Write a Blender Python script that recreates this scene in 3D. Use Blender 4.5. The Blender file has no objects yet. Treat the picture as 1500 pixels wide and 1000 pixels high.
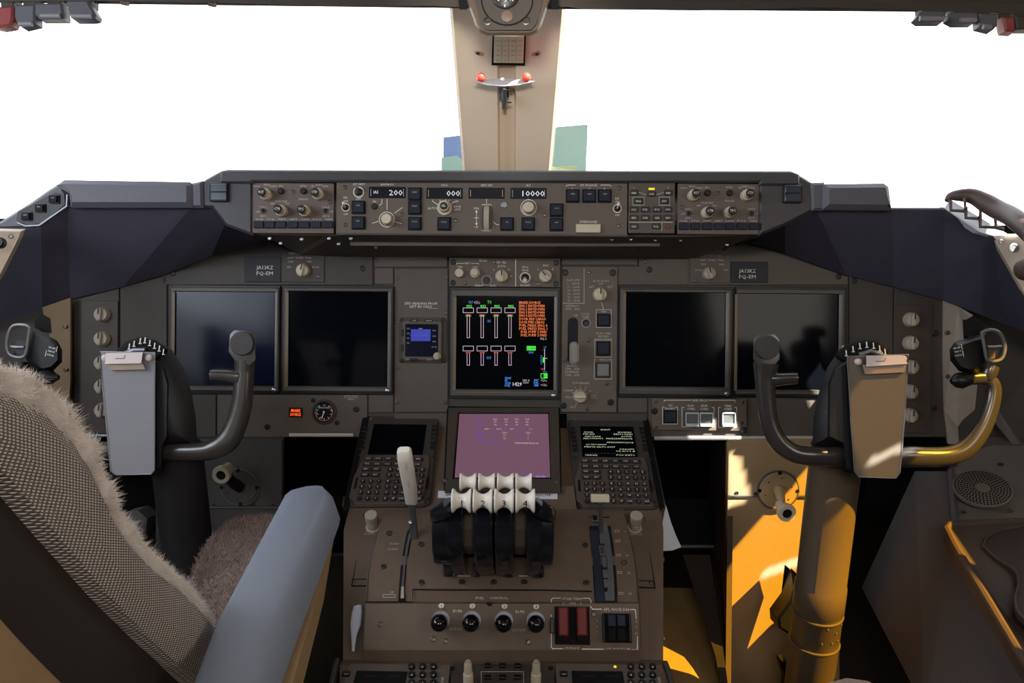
import bpy, math, random
from mathutils import Vector, Matrix
random.seed(7)
PI = math.pi
COL = bpy.context.scene.collection
SC = bpy.context.scene

# ---------------------------------------------------------------- camera
FPX = 1167.0
PITCH = math.radians(15.0); YAW = math.radians(0.8); ROLL = math.radians(0.3)
CAM = Vector((0.03, 0.0, 1.25))
_f = Vector((-math.sin(YAW)*math.cos(PITCH), math.cos(YAW)*math.cos(PITCH), -math.sin(PITCH)))
_r = Vector((math.cos(YAW), math.sin(YAW), 0.0))
_u = _r.cross(_f)
CR = _r*math.cos(ROLL) + _u*math.sin(ROLL)
CU = _u*math.cos(ROLL) - _r*math.sin(ROLL)
CF = _f
cd = bpy.data.cameras.new('camera'); cam = bpy.data.objects.new('camera', cd); COL.objects.link(cam)
cd.sensor_width = 36.0; cd.lens = FPX/1500.0*36.0; cd.clip_start = 0.02; cd.clip_end = 500
m3 = Matrix((CR, CU, -CF)).transposed()
cam.matrix_world = Matrix.Translation(CAM) @ m3.to_4x4()
SC.camera = cam
SC.view_settings.view_transform = 'Standard'; SC.view_settings.look = 'None'
SC.view_settings.gamma = 1.0; SC.view_settings.use_curve_mapping = False
SC.view_settings.exposure = 0.0
SC.cycles.max_bounces = 8; SC.cycles.transparent_max_bounces = 16
SC.cycles.caustics_reflective = False; SC.cycles.caustics_refractive = False
SC.cycles.sample_clamp_indirect = 4.0
SC.cycles.use_denoising = True

# ---------------------------------------------------------------- sky, sun, window light
w = bpy.data.worlds.new('sky'); SC.world = w; w.use_nodes = True
w.node_tree.nodes['Background'].inputs[0].default_value = (0.93, 0.96, 1.0, 1)
w.node_tree.nodes['Background'].inputs[1].default_value = 3.2
SUN_TO = Vector((0.60, -0.40, 0.80)).normalized()      # direction towards the sun
def light(name, typ, loc, to, energy, color, **kw):
    l = bpy.data.lights.new(name, typ); l.energy = energy; l.color = color
    for k, v in kw.items(): setattr(l, k, v)
    o = bpy.data.objects.new(name, l); COL.objects.link(o); o.location = loc
    o.rotation_euler = Vector(to).to_track_quat('-Z', 'Y').to_euler(); return o
light('sun', 'SUN', (3, -2, 4), -SUN_TO, 34.0, (1.0, 0.93, 0.82), angle=0.006)
# daylight through the side windows beside and behind the seats
light('side_window_daylight', 'AREA', (-1.13, 0.25, 1.50), (0.9, 0.45, -0.25), 7, (0.80, 0.87, 1.0), shape='RECTANGLE', size=0.9, size_y=0.4)
light('side_window_daylight', 'AREA', (1.13, -0.3, 1.50), (-0.9, 0.5, -0.25), 6, (1.0, 0.92, 0.82), shape='RECTANGLE', size=0.9, size_y=0.4)

light('aft_fill_lamp', 'AREA', (0.05, -0.85, 1.90), (0, 0.95, -0.30), 9, (1.0, 0.95, 0.90), shape='RECTANGLE', size=0.7, size_y=0.12)  # fill lamp added behind the camera to brighten the post and aft-facing surfaces
light('post_fill_spot', 'SPOT', (0.0, 0.30, 1.42), (0.0, 1.45, -0.07), 42, (1.0, 0.92, 0.82), spot_size=0.36, spot_blend=0.5, shadow_soft_size=0.05)  # spot added only to brighten the centre post

# ---------------------------------------------------------------- pixels to points (1500 x 1000 frame)
def ray(u, v): return CF + CR*((u-750.0)/FPX) - CU*((v-500.0)/FPX)
def W(u, v, d): return CAM + ray(u, v)*d
def onx(u, v, x):
    r = ray(u, v); return CAM + r*((x-CAM.x)/r.x)
def ony(u, v, y):
    r = ray(u, v); return CAM + r*((y-CAM.y)/r.y)
def onz(u, v, z):
    r = ray(u, v); return CAM + r*((z-CAM.z)/r.z)
class Frame:
    def __init__(s, O, X, Y):
        s.O = Vector(O); s.X = Vector(X).normalized(); Y = Vector(Y)
        s.N = s.X.cross(Y).normalized(); s.Y = s.N.cross(s.X).normalized()
        s.R = Matrix((s.X, s.Y, s.N)).transposed()
    def hit(s, u, v, h=0.0):
        r = ray(u, v); o = s.O + s.N*h
        return CAM + r*((o-CAM).dot(s.N)/r.dot(s.N))
    def loc(s, u, v, h=0.0):
        p = s.hit(u, v, h) - s.O; return Vector((p.dot(s.X), p.dot(s.Y), h))
    def px(s, u, v, h=0.0):                       # metres per pixel there
        return (s.hit(u, v, h)-CAM).dot(CF)/FPX
XW = Vector((1, 0, 0))
UPT = Vector((0, math.sin(PITCH), math.cos(PITCH)))   # up, tilted like the panel face
F0 = Frame(W(741, 500, 1.47), XW, UPT)                # instrument panel
FM = Frame(W(741, 310, 1.30), XW, UPT)                # glareshield panel
FY = Frame(W(741, 600, 1.13), XW, UPT)                # control wheels
FC = Frame(W(741, 745, 1.31), XW, W(741, 607, 1.48)-W(741, 745, 1.31))   # forward pedestal slope
WORLD = Frame((0, 0, 0), (1, 0, 0), (0, 1, 0))

# ---------------------------------------------------------------- materials
def lin(c):
    return tuple(((x/255.0)/12.92 if x/255.0 <= .04045 else ((x/255.0+.055)/1.055)**2.4) for x in c) + (1,)
MATS = {}
def mat(name, c, rough=0.55, metal=0.0, var=0.10, scale=60.0, bump=0.04, spec=0.4, coat=0.0, bscale=None):
    m = bpy.data.materials.new(name); m.use_nodes = True; nt = m.node_tree; b = nt.nodes['Principled BSDF']
    b.inputs['Roughness'].default_value = rough; b.inputs['Metallic'].default_value = metal
    b.inputs['Specular IOR Level'].default_value = spec; b.inputs['Coat Weight'].default_value = coat
    col = lin(c); b.inputs['Base Color'].default_value = col
    if var or bump:
        tc = nt.nodes.new('ShaderNodeTexCoord'); n = nt.nodes.new('ShaderNodeTexNoise')
        n.inputs['Scale'].default_value = scale; n.inputs['Detail'].default_value = 5
        nt.links.new(tc.outputs['Object'], n.inputs['Vector'])
        if var:
            mx = nt.nodes.new('ShaderNodeMix'); mx.data_type = 'RGBA'
            mx.inputs['A'].default_value = tuple(x*(1-var) for x in col[:3])+(1,)
            mx.inputs['B'].default_value = tuple(min(1, x*(1+var)) for x in col[:3])+(1,)
            nt.links.new(n.outputs['Fac'], mx.inputs['Factor']); nt.links.new(mx.outputs['Result'], b.inputs['Base Color'])
        if bump:
            n2 = nt.nodes.new('ShaderNodeTexNoise'); n2.inputs['Scale'].default_value = bscale or scale*14; n2.inputs['Detail'].default_value = 2
            nt.links.new(tc.outputs['Object'], n2.inputs['Vector'])
            bp = nt.nodes.new('ShaderNodeBump'); bp.inputs['Strength'].default_value = bump*4; bp.inputs['Distance'].default_value = 0.0006
            nt.links.new(n2.outputs['Fac'], bp.inputs['Height']); nt.links.new(bp.outputs['Normal'], b.inputs['Normal'])
    MATS[name] = m; return m
def emit(name, c, k=1.0):
    m = bpy.data.materials.new(name); m.use_nodes = True; b = m.node_tree.nodes['Principled BSDF']
    b.inputs['Base Color'].default_value = (0.01, 0.01, 0.01, 1); b.inputs['Roughness'].default_value = .3
    b.inputs['Emission Color'].default_value = lin(c); b.inputs['Emission Strength'].default_value = k
    MATS[name] = m; return m
def glass(name, tint, gloss=0.06, rough=0.02):
    m = bpy.data.materials.new(name); m.use_nodes = True; nt = m.node_tree; nt.nodes.clear()
    o = nt.nodes.new('ShaderNodeOutputMaterial'); t = nt.nodes.new('ShaderNodeBsdfTransparent'); g = nt.nodes.new('ShaderNodeBsdfGlossy')
    t.inputs['Color'].default_value = tint; g.inputs['Roughness'].default_value = rough
    mx = nt.nodes.new('ShaderNodeMixShader'); mx.inputs[0].default_value = gloss
    nt.links.new(t.outputs[0], mx.inputs[1]); nt.links.new(g.outputs[0], mx.inputs[2]); nt.links.new(mx.outputs[0], o.inputs[0])
    MATS[name] = m; return m
BROWN = mat('brown_panel', (86, 77, 70), .5)
BROWN2 = mat('brown_plate', (98, 86, 77), .5)
BROWN3 = mat('brown_pedestal', (108, 91, 78), .55)
BROWND = mat('dark_brown_panel', (64, 58, 53), .55)
EFISB = mat('reddish_brown_plate', (98, 84, 79), .5)
NAVY = mat('dark_hood_lining', (84, 82, 98), .9, bump=.08, spec=.15)
GLARE = mat('grey_glareshield_pad', (86, 86, 97), .45, bump=.12, var=.06, scale=30)
GLARE2 = mat('dark_glareshield_lip', (62, 60, 64), .4, bump=.05)
GRIPB = mat('grip_black', (15, 15, 17), .42, bump=.03, spec=.3)
BLACK = mat('black_plastic', (20, 20, 23), .4, bump=.02, spec=.35)
BLACKM = mat('matt_black', (20, 19, 20), .8, bump=.02, spec=.2)
KEYC = mat('dark_key_cap', (40, 36, 36), .5, bump=0)
BTN = mat('dark_blue_button', (36, 40, 54), .55, bump=0, spec=.2)
BTNR = mat('button_bezel', (14, 17, 26), .6, bump=0, spec=.2)
CREAM = mat('cream_knob', (206, 194, 170), .5, var=.05, bump=.03)
CREAM2 = mat('grey_cream_knob', (176, 166, 150), .55, var=.06, bump=.05)
IVORY = mat('ivory_grip', (238, 232, 220), .3, var=.03, bump=.01, coat=.3)
WHITE = mat('white_lettering', (240, 236, 228), .6, var=0, bump=0)
DIM = mat('dim_lettering', (196, 188, 180), .6, var=0, bump=0)
BLKT = mat('black_lettering', (25, 25, 28), .6, var=0, bump=0)
PAPER = mat('white_tape', (225, 228, 238), .6, var=.03, bump=.02)
EDGE = mat('bright_edge', (215, 212, 210), .3, metal=.35, var=.03, bump=0)
STEEL = mat('brushed_steel', (170, 172, 180), .3, metal=1, var=.05, bump=.02)
GREYM = mat('grey_metal', (120, 122, 128), .4, metal=.6, var=.05, bump=.02)
SCREW = mat('screw_metal', (90, 84, 78), .35, metal=.8, bump=0)
SCRN = mat('dark_screen', (8, 10, 15), .10, var=0, bump=0, spec=.12)
SCRB = mat('hazy_blue_screen', (17, 23, 42), .14, var=0, bump=0, spec=.2)  # blue base colour paints the reflected window haze of the left screen
LCD = mat('lcd_window', (12, 17, 28), .4, var=0, bump=0, spec=.15)
BEZEL = mat('display_bezel', (74, 68, 62), .4, bump=.03)
BEZEL2 = mat('display_bezel_edge', (104, 102, 104), .35, metal=.3, bump=.02)
HORN = mat('wheel_dark_gloss', (54, 50, 48), .24, var=.08, bump=.03, spec=.6, coat=.2)
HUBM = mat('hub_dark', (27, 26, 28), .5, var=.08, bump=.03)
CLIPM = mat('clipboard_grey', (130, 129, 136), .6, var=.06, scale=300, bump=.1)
CLIPP = mat('clip_pale_metal', (205, 192, 190), .4, var=.05, bump=.02)
POSTM = mat('post_beige', (238, 220, 198), .6, var=.03, scale=8, bump=.03)
WALLM = mat('wall_lining', (92, 88, 88), .7)
BEIGE = mat('beige_trim', (196, 178, 158), .6, var=.03, scale=8, bump=.03)
TAN = mat('tan_shell', (170, 138, 100), .65, var=.08, scale=120, bump=.15)
GREYB = mat('grey_beige_wall', (104, 97, 92), .65, var=.1, scale=200, bump=.2)
GREYW = mat('grey_console', (92, 87, 86), .65, var=.1, scale=200, bump=.2)
CUPB = mat('brown_tray', (78, 63, 55), .6, bump=.1)
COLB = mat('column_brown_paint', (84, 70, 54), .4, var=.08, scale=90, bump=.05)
PANB = mat('crank_panel_beige', (170, 144, 108), .5, var=.05, bump=.04)
RED = mat('red_guard', (112, 34, 34), .55, var=.05, bump=.01)
REDL = emit('red_ball', (255, 95, 75), .75)
ARMR = mat('armrest_grey_vinyl', (132, 138, 152), .5, var=.05, scale=220, bump=.12)
SHELLD = mat('seat_shell_dark', (52, 45, 42), .5, bump=.05)
FURM = mat('sheepskin', (248, 232, 224), .9, var=.18, scale=90, bump=0, spec=.1)
FURG = mat('sheepskin_grey', (160, 140, 132), .95, var=.14, scale=60, bump=.4, spec=.1, bscale=500)
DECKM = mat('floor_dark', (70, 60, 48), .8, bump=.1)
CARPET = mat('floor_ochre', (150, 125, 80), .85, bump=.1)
CEILM = mat('ceiling_grey_brown', (100, 92, 86), .7)
CLEAR = mat('clear_button', (200, 205, 205), .12, var=0, bump=0, spec=.8, coat=1)
TGREEN = emit('screen_green', (60, 255, 60), .8); TBLUE = emit('screen_blue', (70, 150, 255), .75)
TORNG = emit('screen_amber', (255, 130, 60), .85); TWHT = emit('screen_white', (235, 215, 235), .75)
TRED = emit('screen_red', (255, 60, 50), .8); TVIO = emit('screen_violet', (105, 75, 215), .8)
TPNK = emit('screen_pale', (235, 205, 225), .75)
LWHT = emit('lcd_digits', (235, 240, 250), .9); LAMPO = emit('amber_lamp', (255, 90, 30), 1.3)
LAMPY = emit('yellow_lamp', (255, 205, 30), 1.2); MAGS = emit('magenta_screen', (128, 90, 110), .75)
ISFB = emit('blue_screen', (40, 60, 190), .7); CDUW = emit('cdu_text', (225, 235, 200), .7)
WGLASS = glass('windshield_glass', (.97, .98, .98, 1)); AMBER2 = glass('added_dimmer_glass', (.105, .062, .018, 1), .03); AMBER = glass('amber_visor', (.64, .37, .02, 1), .03)  # smoky glass added to let only weak amber sun onto the right clipboard

def weave():
    m = bpy.data.materials.new('woven_fabric'); m.use_nodes = True; nt = m.node_tree; b = nt.nodes['Principled BSDF']
    b.inputs['Roughness'].default_value = .95; b.inputs['Specular IOR Level'].default_value = .1
    uv = nt.nodes.new('ShaderNodeUVMap'); uv.uv_map = 'cloth'
    def wv(ax):
        n = nt.nodes.new('ShaderNodeTexWave'); n.wave_type = 'BANDS'; n.bands_direction = ax; n.inputs['Scale'].default_value = 8.2
        n.inputs['Distortion'].default_value = .8; n.inputs['Detail'].default_value = 2; n.inputs['Detail Scale'].default_value = 2.0
        nt.links.new(uv.outputs[0], n.inputs['Vector']); return n
    a, c = wv('X'), wv('Y')
    mu = nt.nodes.new('ShaderNodeMath'); mu.operation = 'MULTIPLY'
    nt.links.new(a.outputs['Fac'], mu.inputs[0]); nt.links.new(c.outputs['Fac'], mu.inputs[1])
    rp = nt.nodes.new('ShaderNodeValToRGB'); rp.color_ramp.elements[0].color = lin((118, 106, 101)); rp.color_ramp.elements[1].color = lin((240, 226, 214))
    rp.color_ramp.elements[0].position = .05; rp.color_ramp.elements[1].position = .55
    nt.links.new(mu.outputs[0], rp.inputs[0]); nt.links.new(rp.outputs[0], b.inputs['Base Color'])
    bp = nt.nodes.new('ShaderNodeBump'); bp.inputs['Strength'].default_value = .7; bp.inputs['Distance'].default_value = .0012
    nt.links.new(mu.outputs[0], bp.inputs['Height']); nt.links.new(bp.outputs['Normal'], b.inputs['Normal'])
    return m
WEAVE = weave()

# ---------------------------------------------------------------- mesh builder
class MB:
    def __init__(s): s.v = []; s.f = []
    def addv(s, vs, fs):
        o = len(s.v); s.v += [tuple(p) for p in vs]; s.f += [tuple(i+o for i in f) for f in fs]; return s
    def rings(s, rr, cap0=True, cap1=True, closed=True):
        n = len(rr[0]); fs = []
        for k in range(len(rr)-1):
            for i in range(n if closed else n-1):
                j = (i+1) % n; fs.append((k*n+i, k*n+j, (k+1)*n+j, (k+1)*n+i))
        if cap0: fs.append(tuple(reversed(range(n))))
        if cap1: fs.append(tuple(range((len(rr)-1)*n, len(rr)*n)))
        return s.addv([p for r in rr for p in r], fs)
    def rbox(s, cx, cy, w, h, z0, z1, r=0.0, c=0.0, seg=3):
        def out(w, h, r, z):
            r = max(0.0, min(r, w/2-1e-5, h/2-1e-5))
            if r < 1e-6: return [(cx+a*w/2, cy+b*h/2, z) for a, b in ((1, 1), (-1, 1), (-1, -1), (1, -1))]
            o = []
            for qx, qy, a0 in ((1, 1, 0), (-1, 1, 90), (-1, -1, 180), (1, -1, 270)):
                for k in range(seg+1):
                    a = math.radians(a0+90.0*k/seg); o.append((cx+qx*(w/2-r)+r*math.cos(a), cy+qy*(h/2-r)+r*math.sin(a), z))
            return o
        rr = [out(w, h, r, z0)]
        if c > 0: rr += [out(w, h, r, z1-c), out(w-2*c, h-2*c, max(r-c*.5, 1e-4) if r > 1e-6 else 0, z1)]
        else: rr += [out(w, h, r, z1)]
        if r <= 1e-6 and c > 0: pass
        return s.rings(rr)
    def poly(s, pts, z0, z1, c=0.0):
        def A(p): return sum(p[i][0]*p[(i+1) % len(p)][1]-p[(i+1) % len(p)][0]*p[i][1] for i in range(len(p)))
        pts = [(p[0], p[1]) for p in pts]
        if A(pts) < 0: pts = pts[::-1]
        rr = [[(x, y, z0) for x, y in pts]]
        if c > 0:
            n = len(pts); ins = []
            for i in range(n):
                a, b, d = Vector(pts[i-1]), Vector(pts[i]), Vector(pts[(i+1) % n])
                e1 = (b-a).normalized(); e2 = (d-b).normalized(); n1 = Vector((-e1.y, e1.x)); n2 = Vector((-e2.y, e2.x))
                q = (n1+n2); q = q.normalized()*(c/max(.4, math.sqrt(max(.01, (1+n1.dot(n2))/2)))) if q.length > 1e-4 else n1*c
                ins.append(b+q)
            rr += [[(x, y, z1-c) for x, y in pts], [(p.x, p.y, z1) for p in ins]]
        else: rr += [[(x, y, z1) for x, y in pts]]
        return s.rings(rr)
    def lathe(s, prof, seg=20, cx=0, cy=0, ax='z', rib=0, ribd=0.0, cap0=True):
        rr = []
        for r, z in prof:
            ring = []
            for k in range(seg):
                a = 2*PI*k/seg; q = r*(1-ribd*(k % 2)) if rib else r
                x, y = q*math.cos(a), q*math.sin(a)
                ring.append((cx+x, cy+y, z) if ax == 'z' else ((z, cx+x, cy+y) if ax == 'x' else (cx+x, z, cy-y)))
            rr.append(ring)
        return s.rings(rr, cap0=cap0)
    def ring(s, cx, cy, r0, r1, z0, z1, seg=20, a0=0, a1=360):
        full = abs(a1-a0) >= 360; n = seg if full else seg+1; rr = []
        for (r, z) in ((r0, z0), (r0, z1), (r1, z1), (r1, z0)):
            rr.append([(cx+r*math.cos(math.radians(a0+(a1-a0)*k/seg)), cy+r*math.sin(math.radians(a0+(a1-a0)*k/seg)), z) for k in range(n)])
        rr.append(rr[0]); return s.rings(rr[::-1], False, False, closed=full)
    def line(s, pts, w, z, t=0.0003):
        for i in range(len(pts)-1):
            a, b = Vector(pts[i][:2]), Vector(pts[i+1][:2]); d = b-a
            if d.length < 1e-7: continue
            d.normalize(); n = Vector((-d.y, d.x))*w/2; a = a-d*w/2; b = b+d*w/2
            q = [a-n, b-n, b+n, a+n]
            s.rings([[(p.x, p.y, z) for p in q], [(p.x, p.y, z+t) for p in q]])
        return s
    def tube(s, pts, rad, seg=10, up=Vector((0, 0, 1)), caps=True, closed=False, sq=0.0):
        pts = [Vector(p) for p in pts]; n = len(pts); rr = []
        if not isinstance(rad, list): rad = [rad]*n
        for i, p in enumerate(pts):
            if closed: t = pts[(i+1) % n]-pts[i-1]
            else: t = pts[min(i+1, n-1)]-pts[max(i-1, 0)]
            t.normalize(); a = t.cross(up)
            if a.length < 1e-3: a = t.cross(Vector((.3, 1, .1)))
            a.normalize(); b = a.cross(t)
            r = rad[i]; ra, rb = r if isinstance(r, (list, tuple)) else (r, r)
            ring = []
            for k in range(seg):
                th = 2*PI*k/seg; ca, sa = math.cos(th), math.sin(th)
                if sq:
                    ca = math.copysign(abs(ca)**(1-sq), ca); sa = math.copysign(abs(sa)**(1-sq), sa)
                ring.append(p+a*ra*ca+b*rb*sa)
            rr.append(ring)
        if closed: rr.append(rr[0]); caps = False
        return s.rings(rr, caps, caps)
    def hull(s, near, far):        # two matching loops
        return s.rings([near, far])
    def build(s, name='m', smooth=True, ang=38):
        me = bpy.data.meshes.new(name); me.from_pydata(s.v, [], s.f); me.validate()
        if smooth and len(me.polygons):
            me.polygons.foreach_set('use_smooth', [True]*len(me.polygons)); me.set_sharp_from_angle(angle=math.radians(ang))
        return me
def catmull(pts, n=5):
    P = [Vector(p) for p in pts]; P = [P[0]*2-P[1]]+P+[P[-1]*2-P[-2]]; o = []
    for i in range(1, len(P)-2):
        for k in range(n):
            t = k/n; a, b, c, d = P[i-1:i+3]
            o.append(.5*((2*b)+(c-a)*t+(2*a-5*b+4*c-d)*t*t+(3*b-a-3*c+d)*t**3))
    o.append(P[-2]); return o

# ---------------------------------------------------------------- text
_TX = {}
def txt(s):
    if s not in _TX:
        cu = bpy.data.curves.new('t', 'FONT'); cu.body = s; cu.size = 1.0; cu.resolution_u = 1; cu.align_x = 'CENTER'
        ob = bpy.data.objects.new('t', cu); me = bpy.data.meshes.new_from_object(ob)
        vs = [tuple(v.co) for v in me.vertices]; fs = [tuple(p.vertices) for p in me.polygons]
        bpy.data.objects.remove(ob); bpy.data.curves.remove(cu); bpy.data.meshes.remove(me)
        x0 = min([v[0] for v in vs] or [0]); x1 = max([v[0] for v in vs] or [1])
        _TX[s] = (vs, fs, x0, x1)
    return _TX[s]
def put_text(mb, s, x, y, cap, z, width=None, rot=0.0, align='c', bold=0.0):
    vs, fs, x0, x1 = txt(s); k = cap/0.72; kx = k
    if width: kx = width/max(1e-6, x1-x0)
    sh = 0.0 if align == 'c' else -x0*kx if align == 'l' else -x1*kx
    if align == 'c': sh = -(x0+x1)/2*kx
    c, sn = math.cos(rot), math.sin(rot); o = []
    for a, b, _ in vs:
        a = a*kx+sh; b = b*k-cap/2; o.append((x+a*c-b*sn, y+a*sn+b*c, z))
    mb.addv(o, fs)
    if bold:
        mb.addv([(p[0]+bold*c, p[1]+bold*sn, p[2]) for p in o], fs)

# ---------------------------------------------------------------- things and parts
def tagit(o, label=None, cat=None, group=None, kind=None):
    if label: o['label'] = label
    if cat: o['category'] = cat
    if group: o['group'] = group
    if kind: o['kind'] = kind
    return o
def part(name, mb, m, parent=None, loc=(0, 0, 0), label=None, rot=None, kind=None, smooth=True):
    me = mb if isinstance(mb, bpy.types.Mesh) else mb.build(name, smooth)
    if m is not None:
        if not me.materials: me.materials.append(m)
        elif me.materials[0] != m: me = me.copy(); me.materials[0] = m
    o = bpy.data.objects.new(name, me); COL.objects.link(o)
    if parent is not None: o.parent = parent.o if isinstance(parent, Thing) else parent
    o.location = loc
    if rot is not None: o.rotation_euler = rot
    return tagit(o, label, kind=kind)
class Thing:
    def __init__(s, name, label, cat, fr=WORLD, at=None, world=None, group=None, kind=None):
        s.fr = fr
        if world is not None: p = Vector(world)-fr.O; s.a = Vector((p.dot(fr.X), p.dot(fr.Y), p.dot(fr.N)))
        else: s.a = fr.loc(*at)
        s.o = bpy.data.objects.new(name, None); COL.objects.link(s.o); s.o.empty_display_size = .02
        s.o.matrix_world = Matrix.Translation(fr.O + fr.R @ s.a) @ fr.R.to_4x4()
        tagit(s.o, label, cat, group, kind); s.tx = {}
    def L(s, u, v, h=0.0): return s.fr.loc(u, v, h)-s.a
    def G(s, p):                                     # world point to local
        p = Vector(p)-s.fr.O; return Vector((p.dot(s.fr.X), p.dot(s.fr.Y), p.dot(s.fr.N)))-s.a
    def px(s, u, v, h=0.0): return s.fr.px(u, v, h)
    def plate(s, name, u0, v0, u1, v1, h0, h1, m, r=0.0015, c=0.0006, parent=None, label=None, off=(0, 0, 0)):
        um, vm = (u0+u1)/2, (v0+v1)/2; k = s.px(um, vm, h1)
        a = s.L(u0, vm, h1).x; b = s.L(u1, vm, h1).x; t = s.L(um, v0, h1).y; d = s.L(um, v1, h1).y
        cx, cy = (a+b)/2, (t+d)/2; z = -s.a.z
        mb = MB().rbox(0, 0, abs(b-a), abs(t-d), 0, h1-h0, r, min(c, (h1-h0)*.9))
        return part(name, mb, m, parent or s, Vector((cx, cy, h0+z))-Vector(off), label)
    def text(s, t, u, v, capx, h, m=None, wpx=None, align='c', rot=0.0, bold=0.0):
        m = m or WHITE; mb = s.tx.setdefault(m.name, (MB(), m))[0]; p = s.L(u, v, h); k = s.px(u, v, h)
        put_text(mb, t, p.x, p.y, capx*k, h-s.a.z, wpx*k if wpx else None, rot, align, bold*k)
    def line(s, pts, wpx, h, m=None):
        m = m or WHITE; mb = s.tx.setdefault(m.name, (MB(), m))[0]; k = s.px(*pts[0][:2], h)
        mb.line([s.L(u, v, h) for u, v in pts], wpx*k, h-s.a.z)
    def box(s, u0, v0, u1, v1, wpx, h, m=None): s.line([(u0, v0), (u1, v0), (u1, v1), (u0, v1), (u0, v0)], wpx, h, m)
    def fill(s, u0, v0, u1, v1, h, m):
        mb = s.tx.setdefault(m.name, (MB(), m))[0]; a = s.L(u0, v0, h); b = s.L(u1, v1, h)
        mb.rbox((a.x+b.x)/2, (a.y+b.y)/2, abs(a.x-b.x), abs(a.y-b.y), h-s.a.z-.0003, h-s.a.z+.0001)
    def flush(s, name='lettering', parent=None):
        for k, (mb, m) in s.tx.items():
            nm = name if m in (WHITE, DIM, BLKT) else 'screen_text' if name == 'lettering' else name
            part(nm, mb, m, parent or s, smooth=False, kind='stuff')
        s.tx = {}

# ---------------------------------------------------------------- small cockpit parts (shared meshes)
_C = {}
def cached(key, fn):
    if key not in _C: _C[key] = fn()
    return _C[key]
def q(x): return round(x, 4)
def S_screw(r):
    def f():
        mb = MB().lathe([(r, 0), (r, .0009), (r*.8, .0013), (r*.62, .0013), (r*.5, .0006), (r*.1, .0006)], 12); return mb.build('screw')
    return cached(('screw', q(r)), f)
def screws(T, lst, h, rpx=3.0, m=None, name='screw'):
    for u, v in lst:
        part(name, S_screw(rpx*T.px(u, v, h)), m or SCREW, T, T.L(u, v, h))
def knob_mesh(r, hh, kind):
    def f():
        mb = MB()
        if kind == 'ridge':       # round skirt with a raised bar grip
            mb.lathe([(r, 0), (r*.98, hh*.25), (r*.9, hh*.45), (r*.86, hh*.5), (r*.84, hh*.62), (r*.2, hh*.66)], 24)
            mb.rbox(0, 0, r*.62, r*1.72, hh*.4, hh, r*.25, r*.12)
        elif kind == 'fluted':
            mb.lathe([(r, 0), (r, hh*.18), (r*.92, hh*.22), (r*.88, hh*.86), (r*.76, hh), (r*.1, hh)], 28, rib=1, ribd=.07)
        elif kind == 'stack':
            mb.lathe([(r, 0), (r, hh*.45), (r*.93, hh*.5), (r*.8, hh*.52), (r*.76, hh*.92), (r*.7, hh), (r*.1, hh)], 28, rib=1, ribd=.05)
        elif kind == 'plain':
            mb.lathe([(r*1.05, 0), (r*1.05, hh*.15), (r*.95, hh*.2), (r*.9, hh*.8), (r*.78, hh), (r*.1, hh)], 22)
        return mb.build('knob')
    return cached((kind, q(r), q(hh)), f)
def knob(T, u, v, rpx, hh=.02, kind='ridge', m=None, base=0.0, turn=0.0, cap=None, capr=.7, captxt=None, pointer=True, name='knob', label=None):
    """u, v: where the top of the knob shows"""
    h = base+hh; p = T.L(u, v, h); k = T.px(u, v, h); r = rpx*k
    o = part(name, knob_mesh(r, hh, kind), m or CREAM, T, Vector((p.x, p.y, base-T.a.z)), label, rot=(0, 0, math.radians(turn)))
    if cap:
        part('knob_cap', cached(('cap', q(r*capr)), lambda: MB().lathe([(r*capr, 0), (r*capr, .002), (r*capr*.85, .003), (r*.05, .003)], 20).build()), cap, o, (0, 0, hh))
        if captxt:
            mb = MB(); put_text(mb, captxt, 0, 0, r*capr*.55, hh+.0032); part('cap_lettering', mb, WHITE, o, rot=(0, 0, -math.radians(turn)), smooth=False)
    elif pointer:
        zz = hh if kind == 'ridge' else hh
        part('pointer', cached(('ptr', q(r), q(hh)), lambda: MB().rbox(0, r*.42, r*.16, r*.8, hh-.0002, hh+.0005).build()), BLKT, o)
    return o
def toggle(T, u, v, rpx, base, up=False, m=None, name='toggle_switch'):
    k = T.px(u, v, base); r = rpx*k; p = T.L(u, v, base)
    o = part(name, cached(('nut', q(r)), lambda: MB().ring(0, 0, r*.84, r, 0, .0012, 20).build()), WHITE, T, p)
    part('switch_bushing', cached(('bush', q(r)), lambda: MB().lathe([(r*.6, 0), (r*.6, .003), (r*.3, .0045), (r*.05, .0045)], 14).build()), BLACK, o)
    s = 1 if up else -1
    part('bat', cached(('bat', q(r), s), lambda: MB().tube([(0, 0, .003), (0, s*r*.35, .010), (0, s*r*.62, .017), (0, s*r*.66, .0185)], [r*.2, r*.28, r*.38, r*.22], 10, Vector((1, 0, 0))).build()), m or IVORY, o)
    return o
def korry(T, u, v, wpx, hpx, base, text=None, m=None, name='push_button', face=None, th=.004):
    k = T.px(u, v, base); W_, H_ = wpx*k, hpx*k; p = T.L(u, v, base)
    o = part(name, cached(('kb', q(W_), q(H_), th), lambda: MB().rbox(0, 0, W_, H_, 0, th*.7, .0008, .0004).build()), m or BTNR, T, p)
    part('button_cap', cached(('kc', q(W_), q(H_), th), lambda: MB().rbox(0, 0, W_*.8, H_*.8, th*.5, th*1.6, .0008, .0006).build()), face or BTN, o)
    if text:
        mb = MB(); put_text(mb, text, 0, H_*.12, min(H_*.17, .0024), th*1.62); part('lettering', mb, DIM, o, smooth=False)
    return o
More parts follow.
